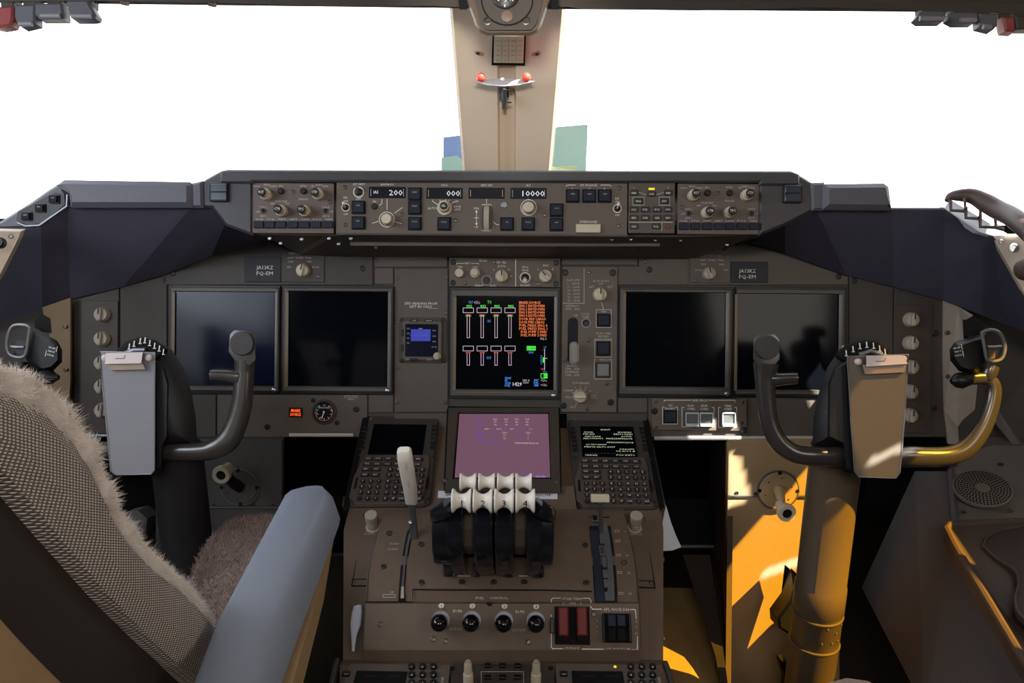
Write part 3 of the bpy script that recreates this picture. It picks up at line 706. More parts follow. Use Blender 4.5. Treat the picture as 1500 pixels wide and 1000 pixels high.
def display(name, label, u0, v0, u1, v1, s, m=SCRN, dot=True, cat='display screen', side_light=True):
    T = Thing(name, label, cat, F0, ((u0+u1)/2, (v0+v1)/2))
    H1 = .010; fr = MB(); k = T.px(u0, v0)
    T.plate('case', u0, v0, u1, v1, -.003, .004, BLACK, .0015)
    a0, b0 = T.L(u0+3, v0+2.6, H1), T.L(u1-3, v1-2.6, H1); i0, i1 = T.L(s[0], s[1], H1-.001), T.L(s[2], s[3], H1-.001)
    def loop(p, q_, z, r=0):
        return [(p.x, p.y, z), (p.x, q_.y, z), (q_.x, q_.y, z), (q_.x, p.y, z)]
    d = .0015
    mb = MB().rings([loop(a0, b0, .003), loop(a0, b0, H1-.001), loop(a0+Vector((d, -d, 0)), b0+Vector((-d, d, 0)), H1), loop(i0+Vector((-d, d, 0)), i1+Vector((d, -d, 0)), H1), loop(i0, i1, H1-.004), loop(i0, i1, .003)], False, False)
    part('bezel', mb, BEZEL, T, smooth=False)
    # raised strips beside and under the glass, and the notched upper corners
    T.plate('bezel_strip', s[2]+.8, s[1]+1, s[2]+min(5.5, (u1-3-s[2])*.75), s[3]+1, H1-.0002, H1+.0006, BEZEL2, .0005, .0003); T.plate('bezel_strip', s[0]-5, s[1]+1, s[0]-.8, s[3]+1, H1-.0002, H1+.0004, mat('bezel_tan', (112, 94, 70), .4) if 'bezel_tan' not in MATS else MATS['bezel_tan'], .0005, .0003)
    T.plate('bezel_strip', s[0], s[3]+3.6, s[2]-4, s[3]+5, H1-.0002, H1+.0004, BEZEL2, .0004, .0002)
    T.plate('latch', u0+6, v0+3, u0+38, v0+4.6, H1-.0005, H1+.0004, BLACK, .0003, .0001)
    T.plate('latch', u1-40, v0+3, u1-8, v0+4.6, H1-.0005, H1+.0004, BLACK, .0003, .0001)
    T.plate('glass', s[0]-1, s[1]-1, s[2]+1, s[3]+1, .002, .0065, m, .003, .0008)
    if dot: part('fastener', cached('dot', lambda: MB().lathe([(.0042, 0), (.0042, .001), (.003, .0018), (.0002, .002)], 16).build()), STEEL, T, T.L(u1-9, v1-5, H1))
    return T
display('display_screen', 'blank display screen furthest left, glass painted with a blue haze behind the left control wheel', 246.5, 417.5, 410, 576, (256.5, 427, 401.5, 565), SCRB)
display('display_screen', 'blank dark display screen between the left wheel and the small standby display', 412.5, 418, 576.5, 577, (423, 426.5, 567, 566))
display('display_screen', 'blank dark display screen just right of the gear lever plate', 906.5, 420, 1073.5, 581.5, (917.5, 428, 1062, 566.5))
display('display_screen', 'blank display screen furthest right, behind the right control wheel', 1077, 420, 1240, 581.5, (1080+1, 430, 1228, 571))
# ---- engine display
T = display('engine_display', 'centre screen with four engine columns and orange warning lines', 658, 421, 820, 584, (669, 434, 810.5, 570.5))
H = .0072
T.text('TAT', 689.5, 442.6, 4, H, TBLUE, 6.5); T.text('+21c', 698.5, 442.6, 4.4, H, TPNK, 9); T.text('TO', 717, 442.3, 5, H, TGREEN, 6)
for i in range(4):
    x = 686+20.35*i
    T.text('992', x+1.2, 448.4, 4.4, H, TGREEN, 8.2, bold=.3)
    T.box(x-7.6, 450.8, x+7.6, 457.8, .65, H, TPNK); T.box(x-1.8, 461.8, x+1.8, 494.5, .65, H, TPNK)
    T.line([(x-3.6, 460.9), (x+3.6, 460.9)], .9, H, TRED); T.line([(x-4, 463), (x+4, 463)], .6, H, TGREEN)
    T.box(x-7.6, 506.7, x+7.6, 513.8, .65, H, TPNK); T.box(x-1.8, 516.4, x+1.8, 534.8, .65, H, TPNK); T.line([(x-3.2, 516.2), (x+3.2, 516.2)], 1, H+.0002, TRED)
T.text('N1', 716.5, 470, 4.2, H, TBLUE, 4); T.text('EGT', 716.5, 523.8, 4, H, TBLUE, 6.5)
ol = ['BRAKE SOURCE', 'ENG 1 SHUTDOWN', 'ENG 2 SHUTDOWN', 'ENG 3 SHUTDOWN', 'ENG 4 SHUTDOWN', 'DOOR SIDE CARGO', 'DOOR FWD CARGO', 'FUEL PRESS ENG 4', 'FUEL PRESS ENG 1', 'FUEL PUMP 2 FWD', 'FUEL PUMP 3 FWD']
wd = [31, 37, 37, 37, 37, 39, 37, 41, 41, 38, 38]
for i, t in enumerate(ol): T.text(t, 760.5+(2.5 if i > 8 else 0), 442.8+4.78*i, 3.9, H, TORNG, wd[i], 'l', bold=.15)
T.text('PG 1', 796, 496, 3.6, H, TPNK, 8)
T.fill(771.6, 506.5, 784.7, 513.2, H, TGREEN); T.text('DOWN', 778.2, 510, 4, H+.0004, BLKT, 11); T.text('GEAR', 777.8, 515.9, 3, H, TBLUE, 8)
T.line([(797.7, 511), (797.7, 541.5)], .8, H, TWHT); T.text('UP', 798.5, 508.3, 2.6, H, TBLUE); T.text('1', 795, 512, 2.4, H, TRED)
T.fill(795, 523.3, 797.6, 530.8, H, TGREEN); T.line([(799, 524.8), (801, 524.8)], 1, H, TGREEN); T.text('FLAPS', 793, 527, 2.4, H, TBLUE, 13, rot=-PI/2)
T.text('LE', 794.5, 540.5, 3, H, TRED, 3.6); T.text('DN', 798.3, 544.4, 2.8, H, TBLUE, 4.5)
T.box(792.4, 547, 801.6, 553.6, .9, H, TGREEN); T.fill(796.5, 547, 801.6, 553.6, H, TGREEN); T.text('6.0', 799, 550.4, 3.6, H+.0004, BLKT, 4)
for i, t in enumerate(('GROSS', 'WT', 'TOTAL', 'FUEL')): T.text(t, 739.4, 553.4+3.7*i, 3.2, H, TBLUE, (9, 4, 9, 8)[i], 'l', bold=.3)
T.text('1429', 757.6, 562.4, 5.6, H, TWHT, 13, bold=.3); T.text('LBS X', 771, 556.8, 3, H, TPNK, 10); T.text('1000', 770.5, 560.3, 3, H, TPNK, 8)
for i, t in enumerate(('SAT', 'FUEL', 'TEMP')): T.text(t, 785.4, 556.4+3.9*i, 3.3, H, TBLUE, 6.8, bold=.3)
T.text('+21c', 796.5, 556.8, 3.4, H, TPNK, 9); T.text('+13c', 796.5, 563.6, 3.4, H, TPNK, 9)
T.flush()
# ---- small standby display
T = Thing('standby_display', 'small square standby display with blue sky half and a cream knob', 'display screen', F0, (617, 498))
T.plate('case', 584, 465, 654, 531, -.002, .004, BROWND, .006); T.plate('bezel', 588.5, 468.5, 648, 528, .004, .010, BROWN, .005, .002)
T.plate('glass', 593.5, 474.5, 641.5, 522, .009, .0115, SCRB, .002)
T.fill(602, 482, 630.5, 499.5, .012, ISFB); T.fill(600.5, 490, 603, 491.5, .012, ISFB)
for i in range(4): T.text(('200', '180', '160', '140')[i], 598, 481+7*i, 2.4, .0121, DIM); T.text(('500', '400', '300', '29.92')[i], 636, 484+8*i, 2.4, .0121, DIM)
T.line([(614, 481), (618, 481)], 1, .0121, DIM); T.line([(606, 491), (626, 491)], .5, .0123, TVIO)
for u, v, w_, h_ in ((607, 469.5, 12, 4), (628, 469.5, 12, 4), (606, 526.5, 12, 4), (589.5, 487, 4, 10), (589.5, 509, 4, 10)): key(T, u, v, w_, h_, .010, BLACK, 'key', .001)
T.text('APP', 607, 469.5, 2.4, .0114, DIM); T.text('HP/IN', 628, 469.5, 2.4, .0114, DIM); T.text('ATT', 597, 526.5, 2.4, .0104, DIM); T.text('BARO', 629, 526.6, 2.4, .0104, DIM)
knob(T, 639.5, 521.5, 5.4, .012, 'plain', CREAM, .010, cap=CREAM2, capr=.55)
screws(T, [(589, 469), (648.5, 469), (588.5, 528), (648.5, 528)], .0045, 3.2, BLACK)
T.flush()
# ---- selector strip above the engine display
T = Thing('selector_strip', 'brown switch strip with two cream push buttons and two knobs above centre screen', 'control panel', F0, (739, 399))
B = .006; h = B+.0004
T.plate('faceplate', 658, 377.5, 820.5, 420, -.003, B, BROWN2, .001)
for u, v, k in ((673.2, 400, 0), (696, 400, 1)):
    part('brightness_knob', cached(('bk', k), lambda: (MB().lathe([(.0082, 0), (.0082, .008), (.0074, .010), (.0003, .010)], 24) if k == 0 else MB().lathe([(.009, 0), (.009, .006), (.0085, .007), (.0065, .007), (.0062, .013), (.0055, .014), (.0003, .014)], 24)).build()), CREAM, T, T.L(u, v, B))
part('event_button', MB().ring(0, 0, .0072, .0086, 0, .0012, 22).lathe([(.0066, 0), (.0062, .003), (.0003, .0026)], 18), BLACK, T, T.L(712.8, 410.5, B))
part('button_ring', MB().ring(0, 0, .0080, .0088, .0004, .0014, 22), DIM, T, T.L(712.8, 410.5, B))
knob(T, 734.8, 403.5, 10, .018, 'ridge', CREAM, B); toggle(T, 769.2, 406.5, 8, B, False); knob(T, 799.6, 403.3, 10.2, .018, 'ridge', CREAM, B, turn=42)
for t, u, v, c in (('EICAS', 708, 381.6, 3.2), ('BRT', 685, 385.3, 3), ('UPR', 673.5, 390.8, 3), ('LWR', 696, 390.8, 3), ('EIU SEL', 734.8, 384, 3.2), ('AUTO', 734.8, 389.7, 3.2), ('L', 723.6, 394.8, 3), ('C', 745, 394.5, 3), ('R', 749, 404, 3), ('HDG', 769.3, 391, 3), ('TRUE', 769.3, 395.7, 3), ('NORM', 769.2, 417.5, 3.4), ('FMC', 799.6, 388.8, 3.2), ('L', 788.8, 394, 3), ('R', 810, 394, 3), ('EVENT', 702, 418, 3), ('RCD', 722.5, 418, 3)):
    T.text(t, u, v, c, h, DIM if t in ('LWR',) else WHITE)
T.line([(669, 387), (669, 385.5), (680, 385.5)], .7, h); T.line([(690, 385.5), (701, 385.5), (701, 387)], .7, h); T.line([(755.4, 380.5), (755.4, 419)], 1, h)
screws(T, [(664, 384), (663.5, 414), (814.5, 385), (814.5, 415.5)], B, 4.2, BLACK, 'fastener'); screws(T, [(681, 414), (723.5, 384), (788.5, 416)], B, 2.8, SCREW)
T.flush()
# ---- gear lever and flap plate
T = Thing('gear_control_panel', 'tall brown plate with translucent gear lever, flap table and autobrake knob', 'control panel', F0, (863, 496))
T.plate('faceplate', 823, 390.5, 904, 603.5, -.003, .004, BROWN2, .001); B = .004; h = B+.0005
for i, t in enumerate(('FLAP LIMIT', '1 - 280K', '5 - 260K', '10 - 240K', '20 - 230K', '25 - 205K', '30 - 180K')): T.text(t, 840.5, 410+5.0*i, 3.1, h, DIM, 20 if i == 0 else 18)
T.line([(855.6, 393), (855.6, 444), (824.5, 444)], .8, h, DIM)
for t, u, v, c in (('RETRACT', 838.5, 448, 3.1), ('270K - .82M', 838.5, 452.3, 3.1), ('UP', 843.7, 462, 3.2), ('LOCK', 858.2, 459.6, 3), ('OVRD', 858.2, 463.8, 3), ('ALTN FLAPS', 880.2, 411.3, 3.2), ('OFF', 880, 415.6, 3), ('RET', 867, 420, 3.2), ('EXT', 894, 420, 3.2), ('ARM', 884.3, 456.3, 2.8),
                   ('ALTN GEAR', 884, 488, 3), ('EXTEND', 884, 492.4, 3), ('NOSE / BODY', 884, 496.6, 3), ('WING', 883.6, 526.6, 3), ('EXTEND', 838.2, 535.6, 3), ('270K - .82M', 838.2, 540, 3), ('EXTENDED', 838.2, 544.5, 3), ('320K - .82M', 838.2, 549, 3), ('AUTOBRAKE', 850.5, 560.8, 3.1),
                   ('DISARM', 833, 571.6, 3), ('OFF', 830.5, 581.6, 3), ('RTO', 839.4, 596, 3), ('1', 843, 567, 3), ('2', 850.4, 566, 3), ('3', 858, 567, 3), ('4', 864.6, 572.5, 3), ('MAX', 870, 579.4, 2.6), ('AUTO', 870.5, 583, 2.6)):
    T.text(t, u, v, c, h, DIM)
T.box(873.3, 453.4, 895.4, 479.4, .9, h, DIM); T.line([(880.8, 442), (884, 452.5)], .9, h, DIM)
T.line([(872.5, 526.6), (870.5, 526.6), (870.5, 555), (896, 555), (896, 526.6), (892, 526.6)], .9, h, DIM); T.box(871, 498, 896, 523, .7, h, DIM)
for L_ in ([(844, 569.5), (846, 573)], [(850.4, 569), (850.4, 572)], [(857, 570), (855, 573)], [(862, 575), (860, 577)], [(835, 581.8), (840, 581.8)], [(842.5, 594), (845, 590.5)], [(838, 574.5), (841.5, 577)]): T.line(L_, .7, h, DIM)
# gear lever in its slot
k = T.px(839, 500); p = T.L(839, 498, B)
part('lever_slot', MB().rbox(0, 0, 15*k, 66*k, 0, .0006, 7.4*k, .0002, 8), LCD, T, p)
lv = part('gear_lever', MB().tube([(0, 0, 0), (0, -.001, .012), (0, -.004, .022)], [.0035, .003, .003], 10, Vector((1, 0, 0))), GREYM, T, T.L(839.5, 512, B))
gw = MB().rbox(0, 0, 13*k, 33*k, 0, .012, 6.2*k, .004, 6)
for i in range(-3, 4): gw.rbox(i*1.9*k, 0, .8*k, 24*k, .011, .0135, .0003)
part('lever_grip', gw, mat('frosted_grip', (150, 148, 140), .3, spec=.6, bump=.02), lv, (0.0006, -.006, .016))
part('override_button', MB().ring(0, 0, .0060, .0074, 0, .0012, 22).lathe([(.0056, 0), (.0052, .003), (.0003, .0026)], 18), BLACK, T, T.L(858.5, 473, B))
part('button_ring', MB().ring(0, 0, .0074, .0083, 0, .0010, 22), DIM, T, T.L(858.5, 473, B))
knob(T, 880.2, 430.5, 10.8, .018, 'ridge', CREAM, B, name='flap_knob')
korry(T, 884, 468.8, 19.5, 19, B, None, name='guarded_button'); korry(T, 883.6, 510.3, 20, 21, B, None, name='guarded_button')
korry(T, 883, 541.5, 21, 22, B, None, name='guarded_button', face=mat('grey_lens', (120, 118, 116), .35, var=.04, bump=0), m=BLACK)
knob(T, 850.6, 581.2, 10.8, .016, 'fluted', CREAM2, B, name='autobrake_knob', pointer=False)
part('knob_bar', MB().rbox(0, 0, .022, .0065, 0, .006, .003, .002), CREAM, T, T.L(850.2, 581, B+.016)+Vector((0, 0, 0)))
screws(T, [(827.8, 399.3), (897.6, 399.3), (825.5, 593.7), (894.4, 588.7)], B, 5, BLACK, 'fastener'); screws(T, [(828, 527), (863, 399), (862, 497.5), (889, 561.5), (860, 599)], B, 3, SCREW)
T.flush()
# ---- inboard display selectors and registration plates
for side, (lu0, lu1, ku, tu, pu, v_) in enumerate((((412), 475, 440.5, 438.5, (358, 411.5), 0), (1011, 1070, 1041.3, 1042.5, (1071, 1125), 5))):
    T = Thing('display_selector', ('cream selector knob plate left of the switch strip, above the left screens', 'cream selector knob plate above the right screens')[side], 'control panel', F0, (ku, 395+v_))
    T.plate('faceplate', lu0, 368+v_*.8, lu1, 413+v_*.2, -.004, .0025, BROWND if side == 0 else BROWN, .001)
    knob(T, ku, 395+v_*.9, 10.2, .018, 'ridge', CREAM if side == 0 else CREAM2, .0025, turn=-10 if side == 0 else 12)
    hh = .003
    T.text('INBOARD DSPL', tu, 371+v_*.7, 3.2, hh, DIM); T.text('NORM', tu, 377.5+v_*.7, 2.8, hh, DIM)
    T.line([(tu-17, 378+v_*.7), (tu-9, 377+v_*.7)], .8, hh, DIM); T.line([(tu+9, 377+v_*.7), (tu+17, 378+v_*.7)], .8, hh, DIM)
    T.text('NAV' if side == 0 else 'MFD', tu-12, 383+v_*.8, 2.8, hh, DIM); T.text('MFD' if side == 0 else 'NAV', tu+15, 383+v_*.8, 2.8, hh, DIM)
    T.text('PFD' if side == 0 else 'EICAS', ku-17 if side == 0 else ku-18, 391+v_*.9, 2.8, hh, DIM); T.text('EICAS' if side == 0 else 'PFD', ku+22, 391+v_*.9, 2.8, hh, DIM)
    screws(T, [(466, 405)] if side == 0 else [(1018.5, 410)], .0025, 3); T.flush()
    R_ = Thing('registration_plate', ('black plate reading JA13KZ FQ-EM above the left screens', 'black plate reading JA13KZ FQ-EM above the right screens')[side], 'sign', F0, ((pu[0]+pu[1])/2, 397+v_))
    R_.plate('plate', pu[0], 376+v_*1.4, pu[1], 413+v_*.2, -.003, .0032, mat('plate_blue_black', (40, 39, 46), .6) if 'plate_blue_black' not in MATS else MATS['plate_blue_black'], .0008)
    cu_ = 387.8 if side == 0 else 1094.8
    R_.text('JA13KZ', cu_, 391.5+v_, 5.6, .0036, WHITE, 24.5, bold=.2); R_.text('FQ-EM', cu_, 400+v_, 5.6, .0036, WHITE, 24, bold=.2); R_.flush()
# ---- brake gauge
T = Thing('brake_pressure_gauge', 'round brake pressure gauge with orange arc beside the lit BRAKE SOURCE lamp', 'gauge', F0, (475, 603))
k = T.px(475, 603)
part('case_ring', MB().lathe([(18.5*k, -.004), (18.5*k, .002), (16.5*k, .004), (15.6*k, .004), (15.4*k, .0022), (.001, .0022)], 36), BROWND, T)
part('dial', MB().lathe([(15.3*k, .001), (15.3*k, .0026), (.0005, .0026)], 32), LCD, T)
part('pressure_arc', MB().ring(0, 0, 12.2*k, 13.2*k, .0026, .0030, 30, 175, 405), mat('orange_print', (205, 105, 70), .5, var=0, bump=0), T)
part('pressure_arc', MB().ring(0, 0, 12.2*k, 13.2*k, .0026, .0030, 10, 130, 172), mat('green_print', (70, 130, 110), .5, var=0, bump=0), T, label='green arc on the gauge dial')
part('needle', MB().line([(.0002, .0), (-.0035, -.0115)], .0015, .0034, .0006).lathe([(.0018, .003), (.0018, .0042), (.0002, .0042)], 12), WHITE, T)
hh = .0032
T.text('PSI', 475, 593.5, 2.2, hh, WHITE); T.text('BRAKE PRESS', 475, 597, 2.2, hh, WHITE); T.text('0', 464, 604, 3, hh); T.text('4', 486, 602, 3, hh)
for a in range(130, 420, 35):
    c_, s_ = math.cos(math.radians(a)), math.sin(math.radians(a)); T.line([(475+9.5*c_, 603-9.5*s_), (475+11.5*c_, 603-11.5*s_)], .8, hh)
screws(T, [(459, 586), (493.7, 619)], 0, 3.6, BLACK); T.flush()
T = Thing('warning_lamp', 'lit orange warning lamp reading BRAKE SOURCE left of the round gauge', 'lamp', F0, (433, 604))
T.plate('lamp_window', 423, 597, 443, 611, 0, .002, BLACKM, .001); T.text('BRAKE', 433, 601, 4.4, .0024, LAMPO, 13.5, bold=.5); T.text('SOURCE', 432.6, 606.8, 4.4, .0024, LAMPO, 15.5, bold=.5); T.flush('lamp_lettering')
# ---- ground proximity panel
T = Thing('ground_proximity_panel', 'brown strip with dark G/S button and three clear square buttons under right screens', 'control panel', F0, (1024, 607))
B = .006; h = B+.0004
T.plate('faceplate', 954.7, 583.6, 1093.5, 630.3, 0, B, BROWN2, .001)
T.line([(972.5, 588), (973.5, 586), (1012, 586)], .9, h); T.line([(1038, 586), (1076, 586), (1077, 588)], .9, h); T.text('GND PROX', 1025, 586.3, 3.2, h)
for t, u, v in (('G/S', 982, 593.6), ('INHIBIT', 981.5, 598.2), ('FLAP', 1012, 594), ('OVRD', 1012.5, 598.6), ('GEAR', 1031.5, 594), ('OVRD', 1032, 598.8), ('TERR', 1066.5, 594.3), ('OVRD', 1066.5, 598.8)): T.text(t, u, v, 3.1, h)
for x0, x1, y0, y1 in ((970.6, 992.5, 596, 620.8), (999, 1046, 596.5, 625), (1052.5, 1079, 596.5, 626)): T.line([(x0+3, y0), (x0, y0), (x0, y1), (x1, y1), (x1, y0), (x1-3, y0)], .7, h)
korry(T, 981.8, 610, 20, 19.5, B, None, name='inhibit_button')
for u in (1012.8, 1033.6, 1066.2):
    o = korry(T, u, 613.5, 20.5, 22, B, None, name='clear_button', face=mat('button_grey_face', (95, 98, 98), .3, var=0, bump=0) if 'button_grey_face' not in MATS else MATS['button_grey_face'])
    k = T.px(u, 613); part('clear_cover', cached('cc', lambda: MB().ring(0, 0, .001, .0011, 0, .0001, 4).rbox(0, 9.2*k, 19*k, 2.4*k, .002, .009, .0006, .0004).rbox(0, -8.2*k, 19*k, 4.5*k, .002, .010, .0006, .0006).rbox(-9*k, 0, 1.4*k, 19*k, .002, .009, .0004, .0003).rbox(9*k, 0, 1.4*k, 19*k, .002, .009, .0004, .0003).build()), CLEAR, o)
screws(T, [(958.5, 601.7), (1088.5, 629.4)], B, 5, BLACK, 'fastener'); screws(T, [(961, 588), (1088, 589), (1087, 619), (961, 625)], B, 2.6); T.flush()
# ---- outboard knob columns
for side, (xs, ys, u0, u1, v0, v1, m_) in enumerate((((143.5, 143.5, 143.5, 143.8, 144), (460, 496, 531.5, 566.5, 601.5), 118, 172, 440, 634, CREAM2), ((1340.3, 1339.5, 1339.8, 1338.8, 1338.3), (467.8, 502.4, 538, 574.4, 609.5), 1309, 1364, 446, 634, CREAM2))):
    T = Thing('light_dimmer_panel', ('dark strip of five light knobs outboard of the left screens', 'dark strip of five light knobs outboard of the right screens')[side], 'control panel', F0, ((u0+u1)/2, (v0+v1)/2))
    T.plate('faceplate', u0, v0, u1, v1, 0, .003, mat('dimmer_plate%d' % side, (62, 52, 47), .5), .001)
    tt = ('PANEL', 'FLOOD', 'OUTBD', 'INBD', 'MAP')
    for i in range(5):
        knob(T, xs[i], ys[i], 11.2, .018, 'ridge', m_, .003, turn=(0, 0, 0, 0, 0)[i]-4)
        T.text(tt[i], xs[i]+2, ys[i]-16, 2.6, .0034, mat('faint_print', (90, 82, 76), .6, var=0, bump=0) if 'faint_print' not in MATS else MATS['faint_print'])
        T.text('BRT', xs[i], ys[i]+15, 2.4, .0034, MATS['faint_print'])
    T.flush()

# ================================================================ PEDESTAL
def kv(v, rows):
    for (v0, d0), (v1, d1) in zip(rows[:-1], rows[1:]):
        if v <= v1: return d0+(d1-d0)*(v-v0)/(v1-v0)
    return rows[-1][1]
def skin_block(name, rows, m, parent, drop, origin):
    """rows of (v, uL, uR, d): a surface strip, made solid by dropping straight down"""
    A = []
    for v, uL, uR, d in rows:
        a, b = W(uL, v, d), W(uR, v, d); A.append([a-origin, b-origin, b-origin-Vector((0, 0, drop)), a-origin-Vector((0, 0, drop))])
    return part(name, MB().rings(A), m, parent)
# base body of the pedestal
p0 = W(741, 960, 1.14)
PB = Thing('centre_pedestal', 'brown centre pedestal body between the two pilot positions', 'pedestal', WORLD, world=(p0.x, p0.y, 0))
OR = PB.o.matrix_world.translation.copy()
skin_block('pedestal_body', [(606, 545, 945, 1.50), (744, 511, 967, 1.318), (748, 510.5, 968, 1.312), (776, 503.5, 971.8, 1.285), (884, 503, 971.5, 1.20), (966, 502.5, 971.5, 1.145), (974, 498, 977, 1.12), (1040, 497, 978, 1.075), (1300, 400, 1060, .86)], BROWN3, PB, .60, OR)
# seams and doors on the two side shelves
def shelfd(v): return kv(v, [(744, 1.318), (776, 1.285), (884, 1.20), (966, 1.145)])
def surfline(pts, wpx, m, name, T, df, lift=.0012):
    mb = MB(); P = [T.G(W(u, v, df(v)-lift)) for u, v in pts]; r = wpx*df(pts[0][1])/FPX/2
    mb.tube(P, r, 6); return part(name, mb, m, T)
surfline([(533, 752), (517, 850), (515, 858)], 1.6, BLACKM, 'door_seam', PB, shelfd); surfline([(515, 848), (540, 848)], 1.6, BLACKM, 'door_seam', PB, shelfd); surfline([(515, 858), (537, 858)], 2.2, BLACKM, 'door_seam', PB, shelfd)
surfline([(944, 757), (958, 850), (959.5, 862)], 1.6, BLACKM, 'door_seam', PB, shelfd); surfline([(936, 850), (958, 851)], 1.6, BLACKM, 'door_seam', PB, shelfd); surfline([(936, 860), (959, 861)], 2.2, BLACKM, 'door_seam', PB, shelfd)
surfline([(541, 751), (632, 752), (640, 752)], .8, BROWND, 'top_seam', PB, shelfd); surfline([(840, 751), (966, 751)], .8, BROWND, 'top_seam', PB, shelfd)
def surf_frame(v, df, u=741):
    return Frame(W(u, v, df(v)), XW, W(u, v-6, df(v-6))-W(u, v+6, df(v+6)))
def sscrew(T, lst, df, r=.0045, m=None):
    for u, v in lst:
        f = surf_frame(v, df, u); o = part('screw', S_screw(r), m or SCREW, T, T.G(f.hit(u, v, 0)))
        o.rotation_euler = f.R.to_euler()
sscrew(PB, [(518, 853), (954, 854.5)], shelfd)
for u, v in ((971.5, 819), (972, 935)): part('screw', S_screw(.0035), STEEL, PB, PB.G(W(u, v, shelfd(v))), rot=(0, PI/2, 0))
part('painted_sun_patch', MB().rings([[PB.G(W(u, v, 1.34)) for u, v in ((966, 738), (976, 741), (983, 765), (991, 786), (998, 801), (985, 806), (966, 807))], [PB.G(W(u, v, 1.34))+Vector((0, .004, 0)) for u, v in ((966, 738), (976, 741), (983, 765), (991, 786), (998, 801), (985, 806), (966, 807))]]), PAPER, PB, label='pale patch painted as sunlight on the pedestal side')  # added pale sheet standing for a sunlit triangle, its white is painted sunlight
# forward slope: board behind the control display units
PB2 = Thing('forward_pedestal_board', 'sloping dark board between the two keyboard units', 'panel', FC, (741, 680))
ppoly(PB2, 'board', [(537, 606), (945, 606), (968, 747), (508, 747)], -.05, -.012, BLACKM)
ppoly(PB2, 'side_cheek', [(531, 612), (541, 608), (509, 747), (502, 744)], -.06, .001, BLACK); ppoly(PB2, 'side_cheek', [(941, 606), (950, 612), (975, 741), (968, 747)], -.06, .001, BLACK)
part('cheek_edge', MB().tube([PB2.L(u, v, .003) for u, v in ((957.5, 656), (974, 741))], .0012, 6), STEEL, PB2); part('cheek_edge', MB().tube([PB2.L(u, v, .003) for u, v in ((504, 728), (502.5, 741))], .0016, 6), STEEL, PB2)

